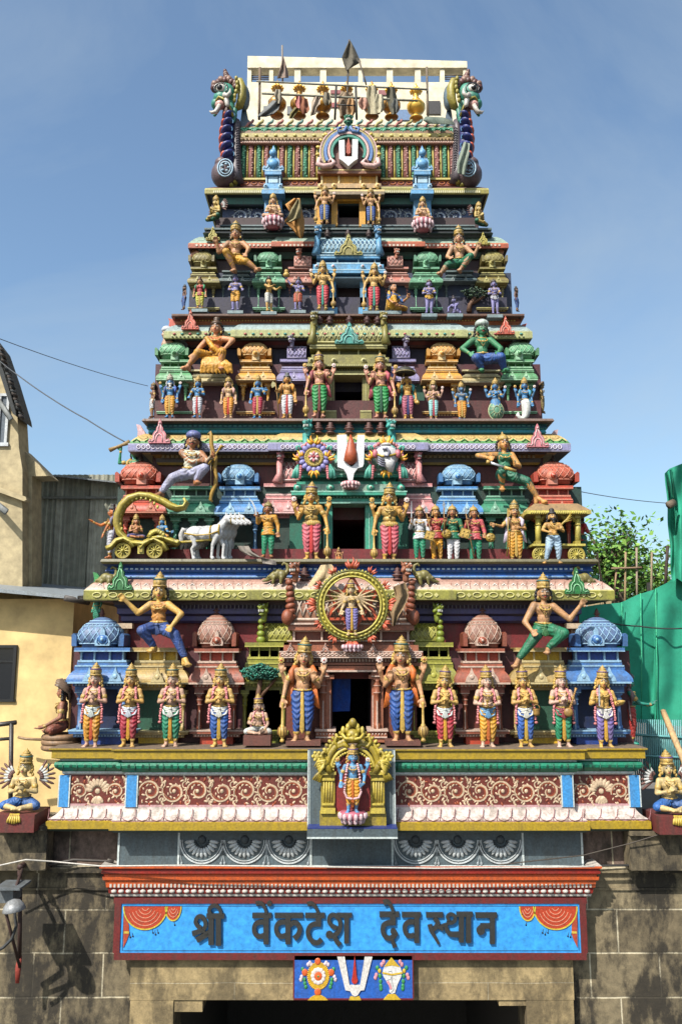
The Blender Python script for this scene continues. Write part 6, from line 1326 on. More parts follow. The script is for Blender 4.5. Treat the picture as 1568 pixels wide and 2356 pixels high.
t3('grey boar-headed deity in orange dhoti on the third tier', 1062, 876, 968, skin=(80, 130, 176), lower=(226, 150, 40), lower_light=(240, 190, 90), lion=True, hair=(110, 104, 100), back=True, pose=REST, mark=False)
def turtle(kind, B, T0, Mt):
    if kind == 'body': B.cap((0, -.0, .5), (0, -.02, .3), .12, .15)
    else:
        b = MB(paint((96, 150, 120), .5, .3), paint((190, 196, 150), .5, .3)); b.ell((0, -.03, .25), (.18, .14, .24), 18, 12)
        b.use(b.mats[1])
        for i in range(12): a = i*pi/6; b.tube([(cos(a)*.08, -.165, .25+sin(a)*.1), (cos(a)*.17, -.09, .25+sin(a)*.22)], .008, 5)
        b.tube([(cos(a)*.08, -.168, .25+sin(a)*.1) for a in [i*pi/6 for i in range(12)]], .008, 5, True); b.tube([(cos(a)*.18, -.05, .25+sin(a)*.24) for a in [i*pi/10 for i in range(20)]], .016, 6, True); b.build('turtle_shell', B)
def fish(kind, B, T0, Mt):
    if kind == 'add':
        b = MB(paint((222, 222, 216), .4, .3), paint((150, 170, 176), .4, .2)); pts = [(0, 0, .54), (.02, -.02, .42), (.02, -.03, .28), (-.01, -.04, .14), (-.08, -.06, .06), (-.16, -.06, .08), (-.2, -.06, .16), (-.18, -.06, .22)]
        b.tube(pts, [.10, .115, .11, .09, .06, .045, .05, .02], 14)
        b.use(b.mats[1])
        for i in range(9):
            for j in range(4): b.tube([(.02+(j-1.5)*.045-.018, -.125+.012*abs(j-1.5), .46-.035*i), (.02+(j-1.5)*.045, -.14+.012*abs(j-1.5), .452-.035*i), (.02+(j-1.5)*.045+.018, -.125+.012*abs(j-1.5), .46-.035*i)], .003, 4)
        b.build('fish_tail', B)
HID = dict(lL=((-.04, 0, .5), (-.04, 0, .36), (-.04, .02, .2), (-.04, -.0, .17)), lR=((.04, 0, .5), (.04, 0, .36), (.04, .02, .2), (.04, -.0, .17)))
t3('blue four-armed deity rising from a green turtle shell', 1140, 868, 968, skin=BS, lower=None, legs=HID, back=True, pose=NAM, extra=turtle, jewel=GOLD)
t3('blue four-armed deity with a curled white fish tail, rightmost of the third-tier row', 1208, 866, 970, skin=BS, lower=None, legs=HID, back=True, pose=REST, extra=fish, shawl=(60, 150, 190))
statue('figure in white wrap with outstretched palm facing left at the third-tier corner', 350, 878, 962, 13.4, skin=(150, 104, 74), lower=(206, 206, 206), lower_light=WHT, rz=radians(-65), pleat=None, crown='cap', crown_c=(150, 120, 60), group='corner figures', mark=False, skirt_z=.25)
lunge('seated lady in yellow sari leaning on one arm above the third tier', 493, 819, 155, 13.14, 0, (473, 779), (462, 802), (447, 830), (516, 779), (531, 786), (513, 816), (462, 824), (440, 852), (430, 860), (512, 822), (510, 852), (512, 860), hd=(.15, .15), kd=(.2, .2), ad=(.16, .16), tot=1.07, skin=(216, 150, 104), lower=(222, 156, 40), lower_light=(240, 196, 90), tunic=(214, 120, 50), female=True, crown='bun', crown_c=(90, 60, 30), hair=BLK, group=GRL_)
b = MB(paint((224, 160, 44), .55, .3)); q = lambda x, y, Y: P(x, y, Y)
for i in range(9): b.tube([q(468+i*5, 822, 12.95), q(466+i*8, 840, 12.9), q(462+i*9, 860, 12.92)], [.032, .034, .02], 7)
b.tube([q(474, 776, 13.02), q(490, 800, 12.98), q(508, 814, 13.0)], [.04, .05, .04], 8); tag(b.meld('sari_drape', None, .016, folds(None, 3, .07, .004), 2), 'loose pleated yellow sari cloth over the seated lady’s knees', 'sari')
lunge('green-skinned moustached king with pearly turban and blue trousers seated above the third tier', 1111, 822, 156, 13.14, 0, (1087, 790), (1067, 806), (1084, 828), (1133, 790), (1150, 806), (1138, 826), (1092, 836), (1106, 856), (1102, 862), (1144, 834), (1153, 856), (1158, 862), hd=(.18, .18), kd=(.2, .2), ad=(.12, .12), tot=1.06, skin=(60, 140, 92), lower=(50, 90, 160), lower_light=(130, 170, 210), crown='turban', crown_c=(200, 214, 206), moustache=True, group=GRL_, hair=BLK, lower_kind='trousers')
# --- tier 4
GT4 = 'row of figures on the fourth tier'
def t4(label, x, yt, yf, **k):
    k.setdefault('group', GT4); b = MB(paint((130, 150, 154), .6, .3)); b.pb(x-18, yf-1, x+18, yf+6, Y4-.14, .3); tb(b, 'statue_plinth'); return statue(label, x, yt, yf, Y4, **k)
t4('woman in yellow skirt and green scarf, leftmost on the fourth tier', 459, 636, 711, skin=(196, 140, 90), lower=(196, 190, 60), lower_light=(222, 210, 120), female=True, tunic=(170, 50, 50), crown='bun', crown_c=(90, 60, 30), shawl=(40, 140, 90), hair=BLK, pose=REST)
t4('lilac-skinned youth in yellow waistcloth holding a flute on the fourth tier left', 541, 628, 715, skin=LILAC, lower=(222, 160, 50), lower_light=WHT, crown='bun', crown_c=(70, 80, 120), hair=BLK, lower_kind='short', pleat=None, pose=dict(aL=((-.18, 0, .62), (-.12, -.13, .56), (.9, -.2, -.1)), aR=((.18, -.0, .62), (.2, -.12, .56), (.3, -.6, -.3))))
t4('golden boy in white shorts reaching out toward the flute player', 618, 634, 717, skin=(222, 176, 96), lower=(220, 218, 210), lower_light=WHT, crown='bun', crown_c=(60, 50, 40), hair=BLK, rz=radians(45), lower_kind='short', pleat=None, mark=False, pose=dict(aL=((-.13, -.15, .66), (-.1, -.3, .66), (0, -1, .1)), aR=((.13, -.15, .66), (.1, -.3, .66), (0, -1, .1))))
r = t4('lilac-skinned child lifting a butter pot overhead and leaning on a stick', 685, 636, 714, skin=LILAC, lower=(190, 90, 60), lower_light=(214, 150, 90), crown='bun', crown_c=(70, 60, 60), hair=BLK, lower_kind='short', pleat=None, mark=False, pose=dict(aL=((-.22, 0, .86), (-.32, -.06, 1.0), (0, 0, 1)), aR=NAM['aR']))
b = MB(paint(GOLD, .5, .3)); b.lathe([(.04, 0), (.085, .03), (.1, .08), (.07, .13), (.04, .15), (.055, .17), (.065, .2), (.04, .23), (.05, .24)], 12, (-.33, -.07, 1.05)); hold(r, 'butter_pot', b)
b = MB(paint((150, 110, 60), .5, .3)); b.tube([(-.03, -.16, .0), (0, -.16, .6)], .013, 6); hold(r, 'stick', b)
guard('slim golden guardian in red and white dhoti with green sash, left of the fourth doorway', 742, 597, 714, 13.38, 'R', (216, 172, 96), (200, 60, 72), (236, 200, 200), pleat=(50, 150, 130))
guard('slim golden guardian in red and white dhoti with green sash, right of the fourth doorway', 860, 602, 716, 13.38, 'L', (214, 170, 94), (200, 56, 70), (236, 200, 200), pleat=(50, 150, 130))
for x in (742, 860):
    b = MB(paint((130, 150, 154), .6, .3)); b.pb(x-26, 715, x+26, 721, 13.24, .3); tb(b, 'statue_plinth')
t4('seated woman in golden sari and blue blouse churning beside the fourth doorway', 905, 652, 716, skin=(206, 140, 90), lower=(222, 164, 40), lower_light=(240, 196, 90), female=True, tunic=(40, 100, 170), crown=None, hair=BLK, rz=radians(35), total=.62, sitz=.40, shawl=(222, 170, 50), pleat=None, legs=dict(lL=((-.06, 0, .5), (-.12, -.16, .62), (-.10, -.22, .44), (-.1, -.28, .43)), lR=((.06, 0, .5), (.20, -.12, .465), (.05, -.2, .45), (-.04, -.22, .44))), pose=dict(aL=((-.16, -.05, .62), (-.14, -.16, .5), (0, -.8, -.3)), aR=((.18, -.08, .64), (.2, -.2, .68), (.1, -.4, 1))))
t4('lilac-skinned child with joined hands and golden tassel before a green shrine', 987, 640, 722, skin=LILAC, lower=None, crown='cap', crown_c=(96, 80, 60), hair=BLK, pose=CON, sash=(206, 160, 50), mark=False)
CR = dict(lL=((-.06, .1, .5), (-.16, .05, .36), (-.12, .25, .36), (-.12, .32, .34)), lR=((.06, .1, .5), (.16, .05, .36), (.12, .25, .36), (.12, .32, .34)))
t4('lilac-skinned crawling baby beside two small trees on the fourth tier', 1046, 672, 722, skin=LILAC, lower=None, crown='bun', crown_c=(60, 50, 60), hair=BLK, total=.76, sitz=.34, legs=CR, rz=radians(-35), spine=((0, .12, .47), 0, radians(38)), pose=dict(aL=((-.13, -.22, .50), (-.12, -.24, .38), (0, -.6, -.4)), aR=((.13, -.22, .50), (.12, -.24, .38), (0, -.6, -.4))), head=(0, 0, radians(-30)), mark=False)
t4('lilac-skinned figure in pale sash with folded arms, rightmost on the fourth tier', 1138, 640, 724, skin=LILAC, lower=None, crown='cap', crown_c=(80, 70, 60), hair=BLK, pose=CON, sash=(190, 190, 200), mark=False)
lunge('long-haired bare-chested man in yellow dhoti perched on the upper left eave', 540, 594, 134, 13.48, 0, (519, 566), (506, 584), (501, 562), (555, 566), (568, 576), (563, 600), (524, 594), (541, 628), (537, 634), (564, 611), (586, 628), (595, 632), hd=(.14, .16), kd=(.2, .14), skin=(196, 140, 96), lower=(216, 160, 50), lower_light=(236, 190, 90), group=GRL_, hair=BLK)
lunge('long-haired bare-chested man in green dhoti perched on the upper right eave', 1058, 603, 132, 13.48, 0, (1042, 580), (1030, 595), (1036, 606), (1078, 583), (1090, 592), (1099, 574), (1028, 620), (1013, 636), (1006, 640), (1078, 604), (1056, 630), (1052, 634), hd=(.16, .12), kd=(.14, .2), skin=(200, 150, 110), lower=(24, 120, 84), lower_light=(80, 170, 120), group=GRL_, hair=BLK)
# --- tier 5
def lotus(cx, yt, yb, hw, Y, parent=None, lt=(222, 190, 196), c=(190, 100, 120)):
    b = MB(paint(c, .5, .3), paint(lt, .5, .3)); p = P(cx, (yt+yb)/2, Y); r = hw*S(yt, Y); h = ZZ(yt, Y)-ZZ(yb, Y)
    b.lathe([(r*.5, -h*.5), (r*.8, -h*.2), (r, h*.2), (r*.95, h*.5)], 20, tuple(p)); 
    for row, (zz, rr_, n) in enumerate(((.15, 1.0, 14), (-.22, .8, 12))):
        for i in range(n): a = 2*pi*(i+.5*row)/n; b.use(b.mats[1]).ell((p.x+cos(a)*r*rr_, p.y+sin(a)*r*rr_, p.z+h*zz), (r*.17, r*.13, h*.3), 7, 6)
    return b
for x, yt, yf, side in ((628, 438, 506, 'left'), (972, 446, 512, 'right')):
    r = statue('pot-bellied crowned figure seated on a pink lotus below the %s blue shrine' % side, x, yt, yf, 13.66, skin=(222, 174, 132), lower=(206, 160, 130), lower_light=WHT, pose=SITP, belly=.06, **sit(total=.78), group='pot-bellied seated figures', mark=False, detail=1)
    b = lotus(x, yf-3, yf+22, 23, 13.66); ctr = r.location.copy(); sc_ = r.scale.x; b.v = [tuple((V(v)-ctr)/sc_) for v in b.v]; hold(r, 'lotus_seat', b)
guard('small guardian in dark blue dhoti on the left of the topmost doorway', 746, 425, 516, 13.66, 'L', (214, 160, 110), (50, 84, 150), (110, 150, 200), pleat=(190, 160, 80), shawl=None)
guard('small guardian in dark blue dhoti on the right of the topmost doorway', 853, 430, 518, 13.66, 'R', (212, 160, 112), (46, 80, 150), (110, 150, 200), pleat=(190, 160, 80))
for x, yt, yf, s_ in ((495, 444, 508, -1), (1101, 458, 520, 1)):
    statue('kneeling winged figure with joined palms at the top %s corner' % ('left' if s_ < 0 else 'right'), x, yt, yf, 13.75, skin=(206, 176, 100), lower=(30, 110, 80), lower_light=(80, 150, 110), pose=NAM, rz=radians(s_*40), **sit(total=.78), wings=(130, 90, 80), group='winged corner figures', mark=False, detail=1)
# --- garudas on the wall ends
for x, yt, yf, s_ in ((52, 1710, 1862, -1), (1541, 1712, 1866, 1)):
    r = statue('large winged kneeling figure with joined palms on a maroon block at the %s wall end' % ('left' if s_ < 0 else 'right'), x, yt, yf, 11.9, skin=(218, 190, 128), lower=(48, 104, 176), lower_light=(100, 150, 210), pose=NAM, **sit(total=.79), wings=(110, 70, 60), group='winged kneeling figures on the wall ends', detail=2)
    b = MB(paint((110, 40, 36), .7, .4)); b.box((-.25, -.26, -.235), (.25, .3, -.02)); hold(r, 'plinth_block', b)
    b = MB(paint((206, 176, 70), .5, .2))
    for q in range(6): b.tube([((q-2.5)*.018, -.24, -.01), ((q-2.5)*.028, -.27, -.08), ((q-2.5)*.03, -.27, -.13+.008*abs(q-2.5))], .015, 6)
    hold(r, 'tassel', b)
# --- central blue deity on lotus
r = statue('blue four-armed deity in golden dhoti standing on a lotus inside the golden arch', 811, 1709, 1869, 11.42, skin=(96, 158, 206), lower=(222, 156, 36), lower_light=(240, 196, 80), back=True, pose=dict(aL=((-.18, 0, .62), (-.185, -.1, .53), (0, -.4, -1)), aR=((.185, -.0, .62), (.17, -.11, .50), (-.7, -.5, -.3))), pleat=(206, 110, 40), skirt_z=.14, hair=(200, 150, 70), detail=2)
b = MB(paint((224, 176, 180), .6, .3)); 
for s_ in (-1, 1):
    pts = [V((s_*.075, -.05, .82)), V((s_*.10, -.09, .7)), V((s_*.12, -.1, .5)), V((s_*.13, -.12, .36)), V((s_*.09, -.15, .27)), V((0, -.16, .25))]
    for i in range(5):
        for t in (0, .25, .5, .75): b.ell(pts[i].lerp(pts[i+1], t), .02, 8, 6)
hold(r, 'garland', b)
b = lotus(811, 1866, 1897, 30, 11.46); ctr = r.location.copy(); sc_ = r.scale.x; b.v = [tuple((V(v)-ctr)/sc_) for v in b.v]; hold(r, 'lotus_seat', b)
# small figure at the foot of the second doorway
statue('tiny garlanded figure in orange dhoti standing at the foot of the second doorway', 779, 1258, 1301, 12.42, skin=(206, 140, 90), lower=(222, 110, 40), lower_light=WHT, back=True, emblems=False, detail=1, pose=REST)
# --- animals
def mnode(name, label, cat, p, group=None): return thing(name, label, cat, p, group=group)
def horse(x0, y0, sc_, Y, label, k):
    n = mnode('horse_statue', label, 'horse', P(x0, y0, Y), 'white horses pulling the chariot'); u = S(1240, Y)*sc_
    b = MB(paint((214, 214, 214), .45, .3)); b.M = Matrix.Rotation(radians(-8), 4, 'Z') @ Matrix.Scale(u, 4)
    j = k*4
    b.ell((-30, 0, 62), (24, 17, 20)); b.ell((0, 0, 60), (26, 15, 17)); b.ell((24, 0, 64), (20, 15, 21)); b.cap((30, 0, 72), (50, 0, 96), 13, 8); b.cap((50, -1, 98), (72, -2, 88), 9, 5.5); b.ell((54, -1, 98), (10, 8, 9)); b.cap((66, -2, 89), (76, -2, 85), 5.5, 5)
    for s_ in (-1, 1):
        b.cap((-32, s_*8, 56), (-38+j, s_*8, 34), 10, 6); b.cap((-38+j, s_*8, 34), (-46+j, s_*8, 24), 5.5, 4); b.cap((-46+j, s_*8, 24), (-42+j, s_*8, 4), 4, 3.5); b.cap((-42+j, s_*8, 4), (-40+j, s_*8, 1), 4, 5)
        b.cap((28, s_*7, 56), (30+j*s_, s_*7, 32), 8, 5); b.cap((30+j*s_, s_*7, 32), (28+j*s_, s_*7, 4), 4.5, 3.5); b.cap((28+j*s_, s_*7, 4), (31+j*s_, s_*7, 1), 4, 5)
        b.cap((50, s_*5, 104), (49, s_*6, 113), 3.4, 1.2)
    b.meld('body', n, 1.5*u, it=2)
    M_ = b.M; b = MB(paint((190, 188, 186), .5, .3)); b.M = M_
    b.tube([(-50, 0, 70), (-60, 0, 74), (-65, 0, 60), (-62, 0, 40), (-64, 0, 24)], [5, 6, 7, 6, 2], 8); b.build('tail', n)
    b = MB(paint((176, 172, 168), .5, .3)); b.M = M_
    for q in range(7): b.ell((28+q*3.6, 0, 80+q*4.2), (5, 4, 5), 7, 5)
    b.build('mane', n)
    b = MB(paint((196, 160, 50), .45, .3)); b.M = M_
    b.tube([(34+cos(a)*0, sin(a)*15, 70+cos(a)*16) for a in [i*pi/8 for i in range(16)]], 2, 6, True); b.tube([(12, sin(a)*17, 62+cos(a)*19) for a in [i*pi/8 for i in range(16)]], 1.6, 6, True); b.tube([(-52, -14, 62), (-20, -19, 56), (12, -17, 58), (34, -15, 66)], 1.8, 6); b.tube([(62, sin(a)*8-1.5, 92+cos(a)*8) for a in [i*pi/6 for i in range(12)]], 1.1, 5, True); b.build('harness', n)
    b = MB(paint(BLK, .3, 0)); b.M = M_; b.ell((60, -8.4, 97), (2, 1.2, 1.5), 6, 5); b.ell((74, -6.6, 87), (1.2, 1, 1.2), 6, 5); b.build('eye', n)
    return n
for k, (dx, dz, dy, w_) in enumerate(((30, 1, .34, 'farthest of the four from the viewer'), (20, 0, .23, 'third from the viewer'), (10, 0, .12, 'second from the viewer'), (0, 0, 0, 'nearest to the viewer with full golden harness'))):
    horse(474+dx, 1286-dz, .94, 12.42+dy, 'white harnessed horse pulling the left chariot, '+w_, k)
def wheel3(b, c, r, d, M1, M2, sp=10, axis='Y'):
    b.use(M1).tube([(c[0]+cos(a)*r, c[1], c[2]+sin(a)*r) for a in [i*pi/14 for i in range(28)]], r*.13, 8, True)
    b.use(M2).tube([(c[0]+cos(a)*r*.84, c[1]-.01, c[2]+sin(a)*r*.84) for a in [i*pi/14 for i in range(28)]], r*.05, 6, True)
    for i in range(sp): a = i*2*pi/sp; b.use(M2).cap((c[0]+cos(a)*r*.2, c[1], c[2]+sin(a)*r*.2), (c[0]+cos(a)*r*.86, c[1], c[2]+sin(a)*r*.86), r*.06, r*.09, 6)
    b.use(M1).prism([(c[0]+cos(i*pi/12)*r*.85, c[2]+sin(i*pi/12)*r*.85) for i in range(24)], c[1]+.02, c[1]+.04)
    b.use(M2).ell((c[0], c[1]-.02, c[2]), (r*.22, .04, r*.22), 10, 6)
CG, CG2 = paint((176, 156, 60), .45, .4), paint((206, 190, 90), .45, .3)
CH = mnode('chariot_statue', 'large golden chariot with scrolled canopy and two seated riders on the second tier left', 'chariot', P(330, 1286, 12.5)); co_ = CH.location.copy()
def cb(b, nm, par=None): o = b.build(nm, par or CH); o.location = -co_ if par is None else (0, 0, 0); return o
for x in (283, 356):
    b = MB(CG, CG2); p = P(x, 1267, 12.36); wheel3(b, p, 17*S(1267, 12.36), 0, CG, CG2); cb(b, 'wheel')
b = MB(CG, CG2); Yc_ = 12.42
pts = [P(x, y, Yc_) for x, y in ((425, 1150), (430, 1158), (424, 1168), (408, 1170), (392, 1164), (378, 1155), (362, 1148), (345, 1142), (322, 1140), (300, 1147), (283, 1163), (273, 1185), (271, 1205), (276, 1225), (290, 1240), (310, 1246))]
b.use(CG).tube(pts, [.02, .04, .05, .055, .06, .06, .06, .06, .06, .07, .07, .07, .07, .06, .055, .05], 8, fl=1.8); b.use(CG2).tube([p+V((0, -.09, .01)) for p in pts], .02, 5)
for i in range(14):
    a = radians(205-i*13); q = P(324+48*cos(a), 1196-50*sin(a), Yc_-.06); b.use(CG2).ell(q, (.022, .03, .03), 6, 5)
cb(b, 'canopy')
b = MB(CG, CG2); 
for pp_, r_ in ((((246, 1262), (256, 1258), (268, 1244), (284, 1239), (300, 1246), (308, 1258)), .045), (((322, 1262), (334, 1248), (354, 1240), (374, 1250), (384, 1266)), .045), (((300, 1248), (330, 1252), (350, 1240)), .05), (((350, 1238), (372, 1236), (392, 1244), (408, 1250), (412, 1244)), .05), (((344, 1238), (350, 1226), (360, 1222), (372, 1228), (378, 1240)), .05)):
    b.use(CG).tube([P(x, y, Yc_-.04) for x, y in pp_], r_, 7, fl=1.6); b.use(CG2).tube([P(x, y-1, Yc_-.12) for x, y in pp_], r_*.4, 5)
for i in range(7): b.use(CG2).ell(P(346+i*5, 1230-8*sin(i*pi/6), Yc_-.12), .03, 7, 5)
b.use(CG).pb(262, 1246, 400, 1254, Yc_, .3); b.use(CG2).pb(317, 1250, 331, 1274, Yc_-.1, .04); b.use(CG).pb(320, 1254, 328, 1270, Yc_-.12, .02); b.use(paint((110, 50, 40), .6, .3)).pb(268, 1254, 385, 1284, Yc_+.1, .2); cb(b, 'carriage')
b = MB(CG); b.tube([P(408, 1248, 12.4), P(440, 1246, 12.38), P(500, 1240, 12.36)], .02, 6); cb(b, 'draught_pole')
statue('crowned rider with joined palms seated inside the scrolled canopy of the large chariot', 312, 1176, 1240, 12.46, skin=(206, 140, 96), lower=(100, 90, 140), lower_light=(160, 150, 190), pose=NAM, rz=radians(25), **sit(total=.79), detail=1, mark=False, group='chariot riders')
statue('blue-faced charioteer in golden dhoti seated at the front of the large chariot', 372, 1178, 1240, 12.4, skin=(70, 140, 190), lower=(222, 160, 50), lower_light=(240, 196, 90), pose=dict(aL=REST['aL'], aR=((.18, -.05, .62), (.3, -.1, .6), (1, -.1, .1))), rz=radians(-10), **sit(total=.79), detail=1, mark=False, group='chariot riders')
CH2 = mnode('chariot_statue', 'small golden pillared chariot with two wheels behind the bearded warrior', 'chariot', P(1285, 1296, 12.6)); co_ = CH2.location.copy(); CHs, CH = CH, CH2
for x in (1243, 1325):
    b = MB(CG, CG2); p = P(x, 1277, 12.46); wheel3(b, p, 18*S(1277, 12.46), 0, CG, CG2, 14); cb(b, 'wheel')
b = MB(CG, CG2); b.use(CG2).pb(1224, 1251, 1346, 1256, 12.42, .4); b.use(CG).pb(1232, 1256, 1338, 1262, 12.5, .3); b.use(paint((150, 50, 36), .6, .3)).pb(1262, 1262, 1306, 1292, 12.56, .2); cb(b, 'platform')
for x in (1237, 1328):
    b = MB(CG, CG2); b.use(CG2).tube([P(x, 1250, 12.5), P(x, 1190, 12.5)], .045, 8); b.use(CG).pb(x-6, 1184, x+6, 1192, 12.44, .14).pb(x-6, 1244, x+6, 1251, 12.44, .14).pb(x-5, 1205, x+5, 1208, 12.45, .12); cb(b, 'pillar')
for s_, x0 in ((1, 1243), (-1, 1322)):
    b = MB(CG, CG2); b.tube([P(x0+s_*x, y, 12.5) for x, y in ((0, 1200), (4, 1190), (12, 1184), (20, 1186), (26, 1192), (32, 1184), (38, 1182))], .035, 6); cb(b, 'arch_bracket')
b = MB(CG, CG2, paint((160, 130, 90), .6, .4)); pl_ = box_plan(XX(1230, 1175, 12.4), XX(1336, 1175, 12.4), 12.5, (), .5)
moulding(b, pl_, [(.1, ZZ(1184, 12.4)), (.14, ZZ(1183, 12.4)), (.14, ZZ(1175, 12.4)), (.06, ZZ(1165, 12.4)), (-.02, ZZ(1158, 12.5))], [CG, CG2, b.mats[2], b.mats[2]]); dots(b, 1218, 1348, 1179, 26, 12.36, 3, 6, (216, 200, 110), 'e'); cb(b, 'roof')
CH = CHs
# ornamental emblems of the second tier gable
Yq = 12.62
n = mnode('fork_emblem', 'large white forked mark with red flame on the second tier gable', 'emblem', P(806, 1106, Yq)); no = n.location.copy()
def nb(b, nm, n_, org_): b.v = [tuple(V(v)-org_) for v in b.v]; return b.build(nm, n_)
b = MB(paint((230, 232, 234), .5, .12)); X = lambda x, y: (P(x, y, Yq).x, P(x, y, Yq).z)
b.prism([X(*p) for p in ((775, 1003), (797, 1002), (800, 1070), (808, 1076), (816, 1070), (822, 1003), (838, 1003), (836, 1070), (833, 1076), (822, 1079), (814, 1090), (811, 1106), (806, 1109), (801, 1106), (797, 1092), (790, 1081), (776, 1076))], Yq-.06, Yq+.06); nb(b, 'white_fork', n, no)
b = MB(paint((178, 80, 36), .5, .2)); b.tube([P(806, 1000, Yq-.03), P(807, 1015, Yq-.05), P(807, 1040, Yq-.08), P(806, 1060, Yq-.08), P(806, 1068, Yq-.05)], [.01, .045, .09, .11, .04], 10, fl=.6); nb(b, 'red_flame', n, no)
b = lotus(806, 1109, 1125, 20, 12.62, lt=(236, 200, 200), c=(214, 140, 150)); nb(b, 'lotus_base', n, no)
b = MB(paint((120, 44, 40), .6, .3)); b.pb(798, 1020, 822, 1068, Yq+.1, .1); nb(b, 'red_backing', n, no)
def flame(b, x, y, ang, r, Y, c=(236, 156, 30), c2=(246, 200, 60), n_=5, w=1.0):
    s_ = S(y, Y)
    for q in range(n_):
        f = (q-(n_-1)/2)/((n_-1)/2); a = ang+f*.5; L_ = r*(1-.35*abs(f)); bx, by = x+cos(ang+pi/2)*f*r*.28*w, y-sin(ang+pi/2)*f*r*.28*w
        pts = []
        for t in (0, .3, .6, .85, 1): aa = a+.5*sin(t*3)*(.5 if f > 0 else -.5); pts.append(P(bx+cos(aa)*L_*t, by-sin(aa)*L_*t, Y-.03*sin(pi*t)))
        b.use(paint(c if q % 2 == 0 else c2, .5, .15)).tube(pts, [r*.16*s_, r*.17*s_, r*.12*s_, r*.06*s_, .002], 6)
def ring(b, cx, cy, r, Y, rr, m, seg=32, a0=0, a1=2*pi, cl=True):
    s_ = S(cy, Y); c = P(cx, cy, Y); N = seg; b.use(m).tube([(c.x+cos(a0+(a1-a0)*i/N)*r*s_, c.y, c.z+sin(a0+(a1-a0)*i/N)*r*s_) for i in range(N+(0 if cl else 1))], rr*s_, 7, cl)
for cx, nm in ((722, 'disc'), (888, 'conch')):
    n = mnode(nm+'_emblem', ('lavender and gold flower disc with orange flames left of the big white fork' if nm == 'disc' else 'white conch with gold band and orange flames right of the big white fork'), 'emblem', P(cx, 1080, Yq)); no = n.location.copy(); cy = 1053; s_ = S(cy, Yq); c = P(cx, cy, Yq)
    b = MB(); rr = random.Random(2)
    for i in range(26):
        a = radians(-45)+radians(270)*i/25; b.use(paint((206, 120, 128), .6, .3) if i % 2 else paint((226, 160, 160), .6, .3)).ell((c.x+cos(a)*38*s_, c.y+.04, c.z+sin(a)*38*s_), (.032, .03, .032), 7, 5)
    for s2 in (-1, 1):
        for i in range(6): b.ell(P(cx+s2*(30+i*.6), 1074+i*5, Yq), (.03, .03, .03), 7, 5)
    nb(b, 'garland', n, no)
    if nm == 'disc':
        b = MB(); 
        for i in range(16): a = i*pi/8; R_ = Matrix.Rotation(-a, 3, 'Y'); b.use(paint((150, 144, 206), .5, .2)).ell((c.x+cos(a)*29*s_, c.y-.02, c.z+sin(a)*29*s_), (8*s_, .03, 6*s_), 8, 6, R_)
        b.prism([(c.x+cos(i*pi/12)*28*s_, c.z+sin(i*pi/12)*28*s_) for i in range(24)], c.y-.02, c.y+.05); nb(b, 'petal_rim', n, no)
        b = MB(paint((190, 160, 60), .45, .3), paint((214, 196, 110), .45, .3)); b.prism([(c.x+cos(i*pi/14)*22*s_, c.z+sin(i*pi/14)*22*s_) for i in range(28)], c.y-.05, c.y)
        for i in range(30): a = i*pi/15; b.use(b.mats[1]).ell((c.x+cos(a)*19*s_, c.y-.055, c.z+sin(a)*19*s_), 1.6*s_, 6, 4)
        nb(b, 'gold_disc', n, no)
        b = MB(paint((226, 140, 150), .5, .2), paint((236, 214, 214), .5, .2), paint((196, 70, 70), .5, .2))
        for i in range(8): a = i*pi/4; b.use(b.mats[i % 2]).ell((c.x+cos(a)*8*s_, c.y-.06, c.z+sin(a)*8*s_), (5.4*s_, .03, 3.4*s_), 8, 6, Matrix.Rotation(-a, 3, 'Y'))
        b.use(b.mats[2]).ell((c.x, c.y-.08, c.z), 3*s_, 8, 6); nb(b, 'flower', n, no)
    else:
        b = MB(paint((224, 222, 222), .4, .25)); b.ell((c.x, c.y, c.z+4*s_), (29*s_, .16, 24*s_), 18, 12); b.tube([(c.x+4*s_, c.y-.03, c.z-8*s_), (c.x+8*s_, c.y-.06, c.z-22*s_), (c.x+10*s_, c.y-.05, c.z-36*s_)], [20*s_, 12*s_, 5*s_], 10); b.ell((c.x, c.y-.02, c.z+30*s_), (13*s_, .08, 4*s_)); nb(b, 'shell', n, no)
        b = MB(paint((130, 130, 150), .4, .2), paint((190, 160, 50), .4, .2), paint((214, 120, 130), .5, .2)); b.tube([(c.x+x*s_, c.y-.17, c.z+z*s_) for x, z in ((-10, 14), (0, 16), (6, 8), (2, -2), (-6, 0))], .02, 6)
        for q in range(4): b.tube([(c.x+x*s_, c.y-.13, c.z+z*s_-q*.035) for x, z in ((-20, -2), (-12, -8), (-4, -10))], .012, 5)
        b.use(b.mats[1]).tube([(c.x+x*s_, c.y-.18+.003*abs(x), c.z+z*s_) for x, z in ((-26, 6), (-10, -2), (8, 0), (20, 4), (27, 8))], .018, 6)
        for s2 in (-1, 1): b.use(b.mats[2]).ell((c.x+s2*26*s_, c.y-.1, c.z+6*s_), (.045, .05, .07), 9, 7)
        nb(b, 'spiral', n, no)
    for fx, fy, fa, fr in ((cx, 1022, pi/2, 24), (cx-32, 1054, pi*.72, 21), (cx+32, 1054, pi*.28, 21), (cx, 1084, -pi/2, 20)):
        b = MB(); flame(b, fx, fy, fa, fr, Yq-.02, n_=4); nb(b, 'flame', n, no)
    b = MB(paint((30, 130, 110), .5, .2), paint((90, 180, 160), .5, .2))
    for s2 in (-1, 1):
        for q in range(4): b.use(b.mats[q % 2]).tube([P(cx+s2*36, 1068, Yq), P(cx+s2*(36+q*3), 1084, Yq), P(cx+s2*(34+q*4.5), 1100, Yq)], [.012, .025, .03], 6)
        b.tube([P(cx+s2*x, y, Yq) for x, y in ((30, 1034), (34, 1026), (40, 1028), (38, 1036))], .022, 6)
